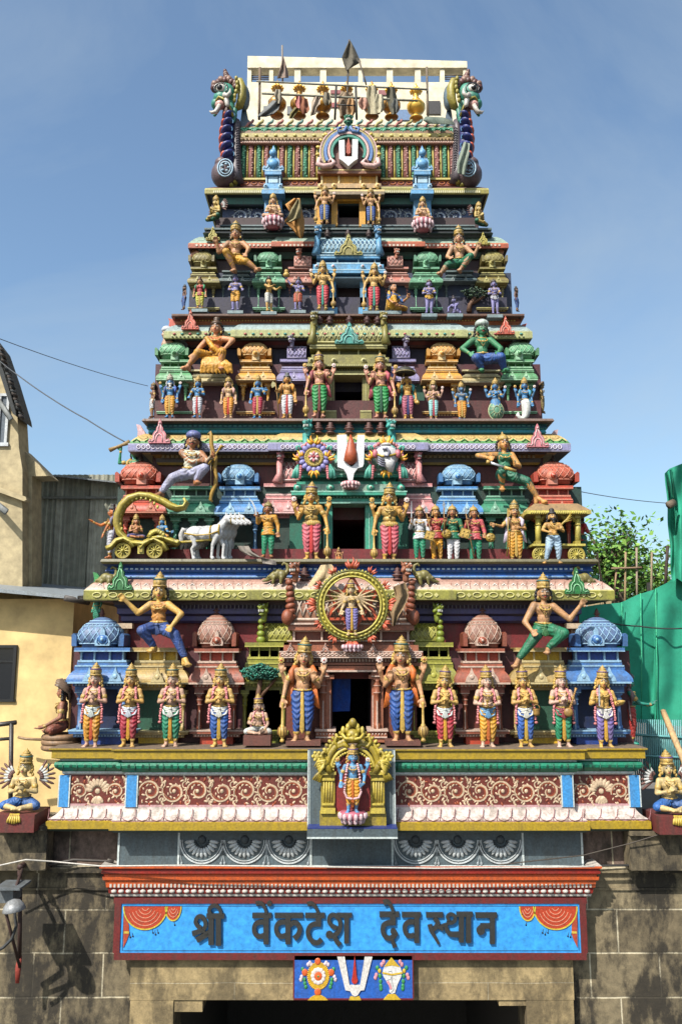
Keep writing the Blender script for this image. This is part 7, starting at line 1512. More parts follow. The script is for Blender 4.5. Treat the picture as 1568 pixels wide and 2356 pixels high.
    nb(b, 'ribbons', n, no)
# great wheel with goddess
Yw = 12.0
n = mnode('wheel_medallion', 'great round olive ring with red flames framing a many-armed goddess above the lowest doorway', 'medallion', P(810, 1480, Yw)); no = n.location.copy()
b = MB(); m1, m2, m3 = paint((170, 156, 52), .5, .4), paint((206, 192, 84), .5, .3), paint((120, 120, 50), .5, .3)
ring(b, 810, 1392, 73, Yw, 7, m1, 40); ring(b, 810, 1392, 66, Yw-.05, 2.2, m2, 40); ring(b, 810, 1392, 80, Yw-.03, 2, m3, 40)
c = P(810, 1392, Yw); s_ = S(1392, Yw)
for i in range(64): a = i*pi/32; b.use(m2).ell((c.x+cos(a)*82*s_, c.y, c.z+sin(a)*82*s_), (3.4*s_, .03, 2.8*s_), 6, 5, Matrix.Rotation(-a, 3, 'Y'))
for i in range(44): a = i*pi/22; b.use(m2).ell((c.x+cos(a)*73*s_, c.y-.05, c.z+sin(a)*73*s_), (2.2*s_, .02, 4*s_), 6, 4, Matrix.Rotation(-a, 3, 'Y'))
nb(b, 'ring', n, no)
for i in range(12):
    a = pi/2+i*pi/6; big = i % 3 == 0; b = MB(); flame(b, 810+cos(a)*86, 1392-sin(a)*86, a, 25 if big else 17, Yw-.03, (196, 84, 52), (214, 110, 80), 5 if big else 4); nb(b, 'flame', n, no)
b = MB(paint((196, 78, 34), .5, .3)); T = lambda x, y: (P(x, y, Yw+.05).x, P(x, y, Yw+.05).z)
for tri in (((810, 1326), (868, 1424), (752, 1424)), ((752, 1360), (868, 1360), (810, 1458))):
    pts = [T(*p) for p in tri]+[T(*tri[0])]
    for i in range(3): b.ribbon([pts[i], pts[i+1]], 6*s_, Yw+.04+.003*i+(0 if tri[0][1] < 1340 else .012), Yw+.09)
nb(b, 'crossed_triangles', n, no)
ELB = []
def manyarms(kind, B, T0, Mt):
    if kind == 'body':
        B.M = T0
        for s2 in (-1, 1):
            for q in range(7):
                a = radians(65-q*22); e = V((s2*(.12+.16*cos(a)), .02+.004*q, .74+.16*sin(a))); w_ = V((s2*(.14+.32*cos(a-.1)), -.04, .74+.30*sin(a-.1))); B.cap((s2*.1, .02, .76), e, .028, .022); B.cap(e, w_, .022, .014); B.cap(w_, w_+(w_-e).normalized()*.05, .018, .01)
statue('many-armed goddess in purple skirt standing inside the great flaming wheel', 809, 1331, 1462, 11.96, skin=(206, 176, 130), lower=(120, 110, 170), lower_light=(180, 176, 210), pleat=(206, 160, 60), extra=manyarms, female=True, jewel=GOLD, detail=2, pose=dict(aL=((-.15, 0, .62), (-.2, -.06, .52), (0, -.3, -1)), aR=((.15, 0, .62), (.2, -.06, .52), (0, -.3, -1))), mark=False)
b = lotus(810, 1482, 1500, 22, 12.0, c=(170, 100, 110)); nb(b, 'lotus_base', n, no)
# animals on the eave corners: humped creatures nosing down
def beast(x, y, s_, Y, label, flip, fin=False, k=1.0):
    n_ = mnode('animal_statue', label, 'animal sculpture', P(x, y, Y), 'olive animals on the lowest eave'); u = S(y, Y)*k; b = MB(paint((132, 122, 62), .5, .4)); b.M = Matrix.Scale(u, 4) @ Matrix.Rotation(0 if flip > 0 else pi, 4, 'Z')
    b.ell((0, 0, 22), (14, 10, 12)); b.ell((-10, 0, 20), (12, 11, 12)); b.cap((10, 0, 19), (24, 0, 9), 8, 5); b.cap((24, 0, 9), (34, 0, 6), 5, 2); b.ell((20, 5, 16), (3, 3, 3.5)); b.ell((20, -5, 16), (3, 3, 3.5))
    for sy in (-1, 1): b.cap((-10, sy*7, 14), (-8, sy*7, 1), 5.5, 3.5); b.cap((8, sy*6, 14), (10, sy*6, 1), 4.5, 3)
    b.tube([(-18, 0, 22), (-24, 0, 32), (-22, 0, 44), (-14, 0, 48), (-10, 0, 42)], [6, 5, 4, 3.5, 2.5], 8)
    b.meld('body', n_, 1.3*u, it=1); b2 = MB(paint(BLK, .3, 0)); b2.M = b.M
    for sy in (-1, 1): b2.ell((25, sy*4.6, 12), (1, .8, 1), 6, 5)
    b2.build('eye', n_)
beast(638, 1343, 1, 12.3, 'olive humped animal nosing left beside the left brown guardian head', -1)
beast(975, 1345, 1, 12.3, 'olive humped animal nosing right beside the right brown guardian head', 1)
beast(243, 1352, 1, 12.45, 'olive humped animal at the far left end of the lowest eave', -1)
beast(1345, 1352, 1, 12.45, 'olive humped animal at the far right end of the lowest eave', 1)
# corner crests and leaning heads
for cx, yt, yb, hw, Y, c, l in ((275, 1291, 1357, 28, 12.26, (40, 120, 60), (150, 210, 160)), (1327, 1305, 1366, 28, 12.26, (40, 120, 60), (150, 210, 160)), (366, 962, 1019, 25, 12.8, (214, 130, 140), (236, 200, 200)), (1237, 974, 1028, 25, 12.8, (214, 130, 140), (236, 200, 200)), (437, 712, 757, 20, 13.25, (206, 90, 66), (236, 170, 150)), (1163, 726, 768, 20, 13.25, (206, 90, 66), (236, 170, 150)), (489, 520, 551, 16, 13.7, (176, 160, 60), (210, 200, 120)), (1111, 533, 562, 16, 13.7, (176, 160, 60), (210, 200, 120))):
    crest(cx, yt, yb, hw, Y, c, l)
for x, y0, y1, Y, c, s_ in ((225, 1312, 1352, 12.6, (60, 150, 80), -1), (1364, 1318, 1352, 12.6, (60, 150, 80), 1), (325, 972, 1014, 13.1, (222, 180, 184), -1), (1272, 984, 1024, 13.1, (222, 180, 184), 1), (398, 728, 752, 13.5, (206, 90, 66), -1), (1200, 740, 762, 13.5, (206, 90, 66), 1)):
    b = MB(paint(c, .5, .4)); X = lambda xx, yy: (P(xx, yy, Y).x, P(xx, yy, Y).z); b.prism([X(x-s_*14, y1), (X(x+s_*10, y1)), X(x+s_*8, (y0+y1)/2), X(x+s_*11, y0+4), X(x+s_*2, y0+6), X(x-s_*8, (y0*.5+y1*.5))], Y, Y+.08); tb(b, 'corner_wing')
def bust(label, x, yt, yb, Y, skin, hairc, rz_, turb=None):
    u = (ZZ(yt, Y)-ZZ(yb, Y))/.34; n_ = mnode('bust_statue', label, 'statue', P(x, yb, Y), 'heads peeping from under the tier corners'); n_.scale = (u,)*3; n_.rotation_euler = (0, 0, rz_); b = MB(paint(skin, .5, .3)); b.M = Matrix.Translation((0, 0, .1))
    b.ell((0, 0, .078), (.055, .06, .072)); b.ell((0, -.02, .04), (.041, .042, .043)); b.cap((0, -.056, .083), (0, -.068, .052), .0075, .0125, 8); b.cap((0, 0, -.08), (0, 0, .02), .07, .035); b.ell((0, .02, -.06), (.12, .07, .06)); b.meld('head', n_, .012, it=1)
    b = MB(paint(hairc, .6, .3)); b.M = Matrix.Translation((0, 0, .1)); b.ell((0, .018, .095), (.062, .058, .066)); b.lathe([(r_, z) for r_, z in crown_prof('turban' if turb else 'bun')], 12, (0, .01, .118)); b.build('headdress', n_)
    b = MB(paint(BLK, .3, 0)); b.M = Matrix.Translation((0, 0, .1))
    for s_ in (-1, 1): b.ell((s_*.022, -.056, .083), (.010, .005, .005), 6, 5)
    b.build('eyes', n_)
bust('brown-haired head peeping out under the left end of the fourth tier eave', 447, 548, 590, 13.9, (190, 130, 90), (60, 40, 30), radians(-50))
bust('brown-haired head peeping out under the right end of the fourth tier eave', 1151, 558, 598, 13.9, (180, 120, 80), (60, 40, 30), radians(50))
bust('white-turbaned head peeping out under the left end of the third tier eave', 382, 744, 796, 13.5, (200, 160, 130), (206, 210, 220), radians(-50), True)
bust('curly brown head peeping out under the right end of the third tier eave', 1208, 780, 812, 13.5, (170, 110, 70), (80, 60, 40), radians(50))
b = None
r = statue('green-skinned figure raising a wooden club, leaning out left of the second tier eave', 306, 1022, 1160, 13.3, skin=(50, 150, 110), lower=(60, 60, 60), lower_light=BLK, pose=dict(aL=((-.26, -.06, .76), (-.22, -.1, .98), (-.1, 0, 1)), aR=REST['aR']), crown='bun', crown_c=(50, 44, 40), hair=BLK, pleat=None, mark=False, group='corner figures', detail=1, shawl=(206, 160, 60), rz=radians(-15))
b = MB(paint((160, 130, 80), .6, .3)); b.tube([(-.42, -.12, 1.0), (-.3, -.12, 1.04), (-.18, -.12, 1.08), (-.05, -.12, 1.12)], [.045, .03, .03, .05], 8); hold(r, 'club', b)
statue('small teal figure under a golden pot at the far left end of the lowest eave', 222, 1350, 1440, 12.75, skin=(40, 150, 120), lower=(40, 130, 100), lower_light=(90, 180, 150), crown='cap', crown_c=(190, 150, 70), hair=(150, 110, 50), pleat=None, mark=False, group='corner figures', detail=1, rz=radians(-40))
# brown cobra-hooded corner figure on tier 3 right
r = statue('brown corner figure under a spread cobra hood at the right end of the third tier', 1247, 878, 950, 13.4, skin=(150, 120, 70), lower=(140, 120, 70), lower_light=(180, 160, 110), snake=True, rz=radians(70), pleat=None, crown='cap', group='corner figures', mark=False, detail=1)
for x, y in ((418, 712), (1183, 716)):
    statue('dark bearded dwarf crouching at the %s end of the fourth tier' % ('left' if x < 800 else 'right'), x+5, y-58, y, 13.75, skin=(120, 80, 60), lower=(60, 90, 150), lower_light=(90, 120, 170), rz=radians(-60 if x < 800 else 60), pleat=None, crown='bun', crown_c=(60, 50, 40), beard=(50, 40, 34), group='corner figures', mark=False, detail=0)
# small trees sculpted on tiers
def splant(x0, x1, y0, y1, Y, label, stem, c=(30, 92, 76), n_=620):
    o = mnode('tree_sculpture', label, 'tree sculpture', P((x0+x1)/2, stem[1], Y)); oo = o.location.copy(); b = MB(paint(c, .6, .3), paint(shade_of(c, 1.5), .6, .3)); rr = random.Random(4); a_, d_ = P(x0, y1, Y), P(x1, y0, Y); c_ = (a_+d_)/2; rx, rz_ = (d_.x-a_.x)/2, (d_.z-a_.z)/2
    for i in range(n_):
        th = rr.uniform(0, 2*pi); f = sqrt(rr.random()); p = c_+V((cos(th)*rx*f*(1+.15*sin(7*th)), rr.uniform(-.16, .1)*(1-.5*f), sin(th)*rz_*f*(1+.2*sin(5*th)))); b.use(b.mats[i % 3 == 0]); b.ell(p, (.024, .02, .013), 5, 4, Matrix.Rotation(rr.uniform(-1, 1), 3, 'Y'))
    nb(b, 'crown', o, oo); b = MB(paint((104, 70, 46), .7, .3)); b.tube([P(stem[0], stem[1], Y+.05), P(stem[0]+2, (stem[1]+y1)/2, Y+.05), P((x0+x1)/2, y1, Y)], [.05, .04, .035], 8); b.tube([P(stem[0]+2, (stem[1]+y1)/2, Y+.05), P(x1-8, y1-2, Y)], [.03, .02], 6); nb(b, 'trunk', o, oo)
splant(556, 642, 1530, 1564, 12.2, 'dark green painted plaster tree shading the cross-legged saint', (590, 1660))
splant(1062, 1122, 666, 684, 13.55, 'small dark plaster tree beside the crawling baby', (1078, 718), (50, 70, 50), 120)
# ------------------------------------------------------------------ setting and surroundings
g = MB(paint((120, 112, 102), .9, .4, sc=.8)); g.add([(-900, -900, 0), (900, -900, 0), (900, 900, 0), (-900, 900, 0)], [(0, 1, 2, 3)]); tag(g.build('ground'), kind='structure')
g = MB(paint((78, 76, 74), .9, .3, sc=.6)); g.add([(-60, -2, .006), (60, -2, .006), (60, 9.5, .006), (-60, 9.5, .006)], [(0, 1, 2, 3)]); tag(g.build('road'), kind='structure')
def stone(c1, c2, stain, name, mortar=(196, 184, 156), seed=0.0, bw=.95, rh=.56, ms=.012):
    m, nt, b = new_mat(name); tc = nd(nt, 'ShaderNodeTexCoord'); L_ = nt.links.new
    sep = nd(nt, 'ShaderNodeSeparateXYZ'); L_(tc.outputs['Object'], sep.inputs[0]); cmb = nd(nt, 'ShaderNodeCombineXYZ')
    wn = nd(nt, 'ShaderNodeTexNoise', Scale=1.5, Detail=3.0); L_(tc.outputs['Object'], wn.inputs['Vector'])
    mm = nd(nt, 'ShaderNodeMath', operation='MULTIPLY_ADD'); mm.inputs[1].default_value = .03; L_(wn.outputs['Fac'], mm.inputs[0]); L_(sep.outputs['Z'], mm.inputs[2])
    L_(sep.outputs['X'], cmb.inputs[0]); L_(mm.outputs[0], cmb.inputs[1])
    br = nd(nt, 'ShaderNodeTexBrick', Scale=1.0); br.offset = .42; br.inputs['Brick Width'].default_value = bw; br.inputs['Row Height'].default_value = rh; br.inputs['Mortar Size'].default_value = ms; br.inputs['Mortar Smooth'].default_value = .3; br.inputs['Bias'].default_value = 0
    l1, l2, lm = [tuple(x*.82 for x in lin(c)) for c in (c1, c2, mortar)]
    br.inputs['Color1'].default_value = (*l1, 1); br.inputs['Color2'].default_value = (*l2, 1); br.inputs['Mortar'].default_value = (*lm, 1); L_(cmb.outputs[0], br.inputs['Vector'])
    mp = nd(nt, 'ShaderNodeMapping'); mp.inputs['Scale'].default_value = (1.5, 1.5, .7); mp.inputs['Location'].default_value = (seed, 0, seed); L_(tc.outputs['Object'], mp.inputs['Vector'])
    n1 = nd(nt, 'ShaderNodeTexNoise', Scale=1.4, Detail=9.0, Roughness=.72); L_(mp.outputs[0], n1.inputs['Vector'])
    r1 = nd(nt, 'ShaderNodeValToRGB'); r1.color_ramp.elements[0].position = .44; r1.color_ramp.elements[1].position = .56; r1.color_ramp.elements[0].color = (0, 0, 0, 1); r1.color_ramp.elements[1].color = (stain,)*3+(1,); L_(n1.outputs['Fac'], r1.inputs['Fac'])
    n2 = nd(nt, 'ShaderNodeTexNoise', Scale=11.0, Detail=9.0, Roughness=.75); L_(tc.outputs['Object'], n2.inputs['Vector'])
    mx = nd(nt, 'ShaderNodeMix', data_type='RGBA'); L_(r1.outputs[0], mx.inputs['Factor']); L_(br.outputs['Color'], mx.inputs['A']); mx.inputs['B'].default_value = (*[x*.8 for x in lin((44, 38, 28))], 1)
    m2 = nd(nt, 'ShaderNodeMix', data_type='RGBA', blend_type='MULTIPLY'); m2.inputs['Factor'].default_value = 1; mr = nd(nt, 'ShaderNodeMapRange'); mr.inputs['From Min'].default_value = .3; mr.inputs['From Max'].default_value = .7; mr.inputs['To Min'].default_value = .5; mr.inputs['To Max'].default_value = 1.35
    L_(n2.outputs['Fac'], mr.inputs['Value']); L_(mx.outputs['Result'], m2.inputs['A']); L_(mr.outputs[0], m2.inputs['B']); L_(m2.outputs['Result'], b.inputs['Base Color']); b.inputs['Roughness'].default_value = .85
    # pale lime runs
    bp = nd(nt, 'ShaderNodeBump', Strength=.5, Distance=.02); L_(n2.outputs['Fac'], bp.inputs['Height']); b2 = nd(nt, 'ShaderNodeBump', Strength=.6, Distance=.015); b2.invert = True; L_(br.outputs['Fac'], b2.inputs['Height']); L_(bp.outputs[0], b2.inputs['Normal']); L_(b2.outputs[0], b.inputs['Normal'])
    return m
ST1 = stone((138, 124, 96), (104, 92, 70), .97, 'weathered_stone'); ST2 = stone((160, 140, 100), (146, 126, 90), .6, 'tan_stone', bw=3.4, rh=1.2, ms=.004, seed=3.3); ST3 = stone((128, 106, 92), (110, 92, 82), .8, 'brown_stone', seed=7.1)
GW = thing('stone_gateway', 'stained grey-brown block wall with a wide dark flat-topped gate opening under the sign', 'gateway', (P(803, 2300, 12.2).x, 12.4, 0)); GO = GW.location.copy()
def gb(b, n, par=None): o = b.build(n, par or GW); o.location = -GO; return o
Yg_ = 12.16
def zb_(py, Y=Yg_): return ZZ(py, Y)
X_ = lambda px, py=2200, Y=Yg_: XX(px, py, Y)
b = MB(ST1); b.box((-13, Yg_, 0), (X_(398, 2340), Yg_+.6, zb_(2000))); b.box((X_(1211, 2340), Yg_, 0), (13, Yg_+.6, zb_(2000))); b.box((X_(398, 2340), Yg_+.004, zb_(2290)), (X_(1211, 2340), Yg_+.6, zb_(2002))); gb(b, 'side_wall')
b = MB(ST3); b.box((-13, Yg_+.05, zb_(2000)+.001), (X_(276), Yg_+.6, zb_(1912))); b.box((X_(1336), Yg_+.05, zb_(2000)+.001), (13, Yg_+.6, zb_(1912))); gb(b, 'upper_wall')
b = MB(ST1); b.box((-13, Yg_-.06, zb_(2006)), (X_(262), Yg_, zb_(1994))); b.box((X_(1352), Yg_-.06, zb_(2006)), (13, Yg_, zb_(1994)));
b.box((-13, Yg_-.03, zb_(2047)), (X_(262), Yg_, zb_(2042))); b.box((X_(1352), Yg_-.03, zb_(2047)), (13, Yg_, zb_(2042))); gb(b, 'string_course')
b = MB(ST1); b.box((-13, 11.86, zb_(1990)), (X_(108, 1940, 11.86), Yg_-.03, ZZ(1906, 11.86))); gb(b, 'wall_shoulder'); b = MB(ST1); b.box((X_(1447, 1940, 11.86), 11.86, zb_(1990)), (13, Yg_-.03, ZZ(1918, 11.86))); gb(b, 'wall_shoulder'); b = MB(ST1); b.box((-13, 11.8, ZZ(1911, 11.8)), (X_(106, 1940, 11.8), 12.8, ZZ(1901, 11.8))); gb(b, 'shoulder_cap'); b = MB(ST1); b.box((X_(1449, 1940, 11.8), 11.8, ZZ(1923, 11.8)), (13, 12.8, ZZ(1913, 11.8))); gb(b, 'shoulder_cap')
b = MB(ST2); b.box((X_(300, 2250, 12.0), 12.0, ZZ(2301, 12.0)), (X_(1318, 2250, 12.0), Yg_, ZZ(2200, 12.0))); b.box((X_(300, 2300, 12.0), 12.0, ZZ(2700, 12.0)), (X_(398, 2340, 12.0), Yg_-.002, ZZ(2302, 12.0))); b.box((X_(1211, 2340, 12.0), 12.0, ZZ(2700, 12)), (X_(1318, 2300, 12.0), Yg_-.002, ZZ(2302, 12.0))); gb(b, 'lintel')
b = MB(ST2); b.box((X_(398, 2310, 12.02), 12.02, ZZ(2328, 12.02)), (X_(466, 2310, 12.02), 12.8, ZZ(2302, 12.0))); gb(b, 'corbel'); b = MB(ST2); b.box((X_(1147, 2310, 12.02), 12.02, ZZ(2314, 12.02)), (X_(1211, 2310, 12.02), 12.8, ZZ(2302, 12.0))); gb(b, 'corbel')
b = MB(paint((60, 54, 48), .9, .3)); xl, xr = X_(398, 2340), X_(1211, 2340); b.box((xl-.3, Yg_+.61, 0), (xl, 18, zb_(2200))).box((xr, Yg_+.61, 0), (xr+.3, 18, zb_(2200))).box((xl, Yg_+.61, zb_(2296)), (xr, 18, zb_(2200))).box((xl-.3, 18, 0), (xr+.3, 18.2, zb_(2200))); gb(b, 'passage')
b = MB(paint((90, 84, 74), .9, .4)); b.box((-13, Yg_+.6, zb_(1990)-.4), (xl-.3, 17.5, zb_(1960))).box((xr+.3, Yg_+.6, zb_(1990)-.4), (13, 17.5, zb_(1960))).box((xl-.3, Yg_+.62, zb_(2150)), (xr+.3, 17.5, zb_(1960))); gb(b, 'terrace')
# --- wires and the floodlight
def wire(pts, r, c, label, name='cable', sag=0):
    b = MB(paint(c, .6, .1, bump=0)); P_ = [P(*p) for p in pts]; out = []
    for i in range(len(P_)-1):
        for q in range(8):
            t = q/8; v = P_[i].lerp(P_[i+1], t); v.z -= sag*4*t*(1-t); out.append(v)
    out.append(P_[-1]); b.tube(out, r, 5); return tag(b.build(name), label, name)
wire([(-40, 2000, 11.6), (60, 1978, 11.7), (120, 1982, 11.8), (235, 1993, 11.7), (420, 1991, 11.6), (700, 1994, 11.58), (1000, 1998, 11.58), (1366, 1994, 11.62)], .010, (206, 200, 190), 'thin white cable running from the left edge along the top of the red cornice')
wire([(-40, 1990, 12.0), (55, 1975, 12.0), (90, 1994, 12.0), (170, 1978, 12.02), (262, 1982, 12.05)], .022, (60, 52, 46), 'dark drooping pipe-like cable on the stone wall upper left')
wire([(1145, 1990, 11.9), (1340, 1968, 11.9), (1450, 1940, 11.8), (1580, 1900, 11.7)], .008, (70, 60, 50), 'thin dark wire rising to the right edge over the stone wall')
wire([(1366, 1992, 11.95), (1500, 1990, 11.95), (1580, 2005, 11.9)], .016, (44, 42, 40), 'black cable sagging along the right stone wall')
wire([(-20, 772, 9.0), (340, 888, 13.5)], .005, (90, 96, 104), 'thin straight wire crossing the sky to the third tier from the left', sag=.04)
wire([(-10, 822, 14.5), (40, 862, 14.2), (120, 918, 14.0), (200, 965, 13.8), (288, 1017, 13.4)], .011, (64, 68, 74), 'thick twisted cable slanting down to the second tier eave from the left', sag=.01)
wire([(1313, 1127, 13.4), (1538, 1158, 15)], .007, (100, 106, 112), 'thin wire from the right red dome to the green netting', sag=.03)
wire([(1384, 1429, 15.2), (1470, 1441, 15.2), (1568, 1446, 15.2)], .014, (50, 60, 56), 'dark wire strung in front of the green netting', sag=.02)
FL = thing('floodlight', 'old grey floodlight with hooded lamp on a rusty bracket at the lower left wall', 'floodlight', P(40, 2260, 11.5)); fo = FL.location.copy()
def fb(b, n): b.v = [tuple(V(v)-fo) for v in b.v]; return b.build(n, FL)
YL = 11.25
b = MB(paint((150, 152, 154), .4, .4)); a_ = P(33, 2094, YL); b.M = Matrix.Translation(a_) @ Matrix.Rotation(radians(-8), 4, 'Y')
b.lathe([(r_*.62, z_*.75) for r_, z_ in ((.02, .18), (.13, .15), (.2, .08), (.235, .0), (.22, -.01), (.20, .0))], 20, (0, 0, 0)); b.M = None; fb(b, 'lamp_hood')
b = MB(paint((110, 116, 120), .4, .4)); b.pb(-12, 2048, 30, 2078, YL+.1, .3); b.pb(-14, 2044, 46, 2049, YL-.05, .4); fb(b, 'lamp_box')
b = MB(paint((66, 40, 34), .7, .4)); b.tube([P(44, 1990, 11.95), P(47, 2040, 11.7), P(46, 2140, 11.6), P(45, 2215, 11.85)], .028, 7); b.tube([P(14, 2100, YL), P(46, 2225, 11.8)], .022, 6); b.tube([P(52, 2000, 11.7), P(34, 2050, YL)], .02, 6); b.tube([P(46, 1995, 11.7), P(62, 1985, 12.0)], .04, 6); fb(b, 'bracket')
b = MB(paint((56, 58, 60), .6, .2)); b.tube([P(x, y, 11.45) for x, y in ((16, 2085), (34, 2100), (38, 2130), (28, 2160), (8, 2180), (-10, 2190))], .02, 6); fb(b, 'lamp_cable')
b = MB(paint((160, 56, 40), .7, .3)); b.tube([P(46, 2200, 11.8), P(42, 2230, 11.8), P(40, 2262, 11.8)], [.03, .04, .025], 7, fl=.5); fb(b, 'red_rag')
b = MB(paint((110, 66, 50), .7, .3)); b.pb(38, 1978, 64, 1992, 11.9, .2); fb(b, 'junction_box')
# --- left houses
WALLY = paint((232, 200, 138), .85, .04, k=.74, bump=.15, sc=.35); WALLD = paint((204, 186, 146), .85, .08, k=.62, bump=.2, sc=1.0)
LH = thing('yellow_house', 'pale yellow rendered house with a black window and thin sheet roof left of the tower', 'house', P(80, 1900, 14)); lo = LH.location.copy()
def ob(org, par):
    def f(b, n, p2=None): b.v = [tuple(V(v)-org) for v in b.v]; return b.build(n, p2 or par)
    return f
hb = ob(lo, LH); YH = 13.9
b = MB(WALLY, WALLD); x1 = XX(160, 1600, YH); z0, z1 = ZZ(2000, YH), ZZ(1378, YH); b.box((-9, YH, z0-1), (x1, YH+.3, z1)); b.box((x1-.3, YH+.3, z0-1), (x1, 19, z1)); hb(b, 'wall')
b = MB(paint((150, 158, 164), .5, .3)); zz = ZZ(1352, YH); b.add([(-9, YH-.5, ZZ(1330, YH)+.1), (XX(200, 1378, YH), YH-.5, ZZ(1378, YH)+.02), (XX(200, 1378, YH), YH+5, ZZ(1378, YH)+.5), (-9, YH+5, ZZ(1330, YH)+.6), (-9, YH-.5, ZZ(1330, YH)+.04), (XX(200, 1378, YH), YH-.5, ZZ(1378, YH)-.04), (XX(200, 1378, YH), YH+5, ZZ(1378, YH)+.44), (-9, YH+5, ZZ(1330, YH)+.54)], [(0, 1, 2, 3), (7, 6, 5, 4), (0, 4, 5, 1), (1, 5, 6, 2), (2, 6, 7, 3), (3, 7, 4, 0)]); hb(b, 'roof_sheet')
b = MB(paint((26, 26, 28), .4, .1)); 
b.pb(-30, 1484, 34, 1490, YH-.04, .1).pb(-30, 1609, 34, 1615, YH-.04, .1).pb(28, 1484, 35, 1615, YH-.045, .1).pb(-30, 1520, 30, 1524, YH-.03, .1); wn_ = hb(b, 'window_frame'); m_, nt_, b_ = new_mat('window_glass'); b_.inputs['Base Color'].default_value = (.01, .012, .015, 1); b_.inputs['Roughness'].default_value = .08
b = MB(m_); b.pb(-30, 1488, 30, 1611, YH-.015, .03); hb(b, 'pane')
b = MB(paint((90, 84, 80), .6, .3)); b.tube([P(150, 1376, YH-.6), P(205, 1386, YH-.3)], .05, 10); hb(b, 'drain_pipe')
b = MB(paint((160, 130, 96), .6, .3)); b.tube([P(42, 1696, YH-.3), P(60, 1700, YH-.3), P(132, 1703, YH-.3)], .022, 6); tag(b.build('wall_pipe'), 'thin brown horizontal pipe in front of the yellow house wall', 'pipe')
RL = thing('railing', 'dark metal handrail with one post at the left edge by the yellow house', 'railing', P(20, 1770, 12.9)); rb_ = ob(RL.location.copy(), RL)
b = MB(paint((60, 54, 52), .5, .3)); b.tube([P(-40, 1672, 12.9), P(38, 1662, 12.9)], .035, 8); rb_(b, 'handrail'); b = MB(paint((60, 54, 52), .5, .3)); b.tube([P(-40, 1704, 12.9), P(26, 1699, 12.9)], .025, 8); rb_(b, 'lower_rail'); b = MB(paint((60, 54, 52), .5, .3)); b.tube([P(27, 1664, 12.9), P(24, 1900, 12.9)], .035, 8); rb_(b, 'post')
# shed
SH = thing('corrugated_shed', 'grey corrugated sheet shed behind the yellow house under a thin metal roof', 'shed', P(170, 1365, 17)); hb = ob(SH.location.copy(), SH); YD = 17.0
def corr(x0, x1, y0, y1, Y, pitch, amp, mat):
    b = MB(mat); X0, X1, Z0, Z1 = XX(x0, y0, Y), XX(x1, y0, Y), ZZ(y1, Y), ZZ(y0, Y); n = int((X1-X0)/pitch*4); vs = []
    for i in range(n+1): x = X0+(X1-X0)*i/n; y = Y+amp*sin(i*pi/2); vs += [(x, y, Z0), (x, y, Z1)]
    return b.add(vs, [(2*i, 2*i+2, 2*i+3, 2*i+1) for i in range(n)], True)
SG = paint((156, 158, 140), .6, .5, sc=.8); SG2 = paint((182, 182, 164), .5, .4, sc=.8)
for x0, x1, m in ((48, 128, SG), (128, 152, SG2), (152, 206, SG), (206, 240, SG2), (240, 340, SG)):
    hb(corr(x0-2, x1+3, 1092, 1400, YD+(.02 if m == SG2 else 0), .11, .025, m), 'wall_sheet')
b = MB(paint((116, 118, 108), .5, .3)); b.pb(66, 1142, 340, 1147, YD-.08, .05); hb(b, 'wall_rail')
b = MB(paint((120, 126, 130), .5, .4)); z = ZZ(1088, YD); b.add([(XX(42, 1078, YD), YD-.35, ZZ(1083, YD-.35)), (XX(290, 1105, YD), YD-.35, ZZ(1109, YD-.35)), (XX(340, 1105, YD), YD+4, ZZ(1100, YD)+.6), (XX(42, 1078, YD), YD+4, ZZ(1083, YD)+.7)]+[(XX(42, 1078, YD), YD-.35, ZZ(1086, YD-.35)), (XX(290, 1105, YD), YD-.35, ZZ(1112, YD-.35)), (XX(340, 1105, YD), YD+4, ZZ(1103, YD)+.6), (XX(42, 1078, YD), YD+4, ZZ(1086, YD)+.7)], [(0, 1, 2, 3), (7, 6, 5, 4), (0, 4, 5, 1), (1, 5, 6, 2), (3, 7, 4, 0)]); hb(b, 'roof')
b = MB(paint((60, 58, 54), .7, .3)); b.box((XX(50, 1200, YD), YD+3, ZZ(1400, YD)), (XX(340, 1200, YD), YD+3.2, ZZ(1100, YD))); hb(b, 'back_wall')
# tall left house
TH2 = thing('gabled_house', 'cream house with steep dark tiled gable roof at the upper left edge', 'house', P(20, 1370, 15)); hb = ob(TH2.location.copy(), TH2); YT2 = 14.9; X = lambda x, y: (P(x, y, YT2).x, P(x, y, YT2).z)
b = MB(WALLD); b.prism([X(*p) for p in ((-200, 700), (-60, 760), (0, 845), (40, 950), (44, 1030), (52, 1080), (52, 1420), (-200, 1420))], YT2, YT2+.5); b.prism([X(*p) for p in ((36, 1022), (103, 1087), (60, 1088), (60, 1420), (36, 1420))], YT2+.3, YT2+.8); hb(b, 'wall')
b = MB(WALLD); b.prism([X(*p) for p in ((-100, 1085), (66, 1146), (68, 1153), (62, 1156), (-100, 1098))], YT2-.14, YT2+.1); hb(b, 'string_course')
b = MB(paint((52, 56, 58), .8, .4), paint((70, 60, 54), .8, .4)); b.prism([X(*p) for p in ((-120, 640), (0, 798), (24, 868), (50, 955), (52, 968), (44, 962), (20, 888), (0, 826), (-120, 690))], YT2-.3, YT2+.5); rr = random.Random(9)
for i in range(26): t = i/25; x, y = 2+48*t+rr.uniform(-1, 2), 800+160*t; p = P(x, y, YT2-.3+rr.uniform(-.1, .2)); b.use(b.mats[i % 2]).ell(p, (.07, .12, .035), 6, 4, Matrix.Rotation(rr.uniform(.6, 1.2), 3, 'Y'))
hb(b, 'roof')
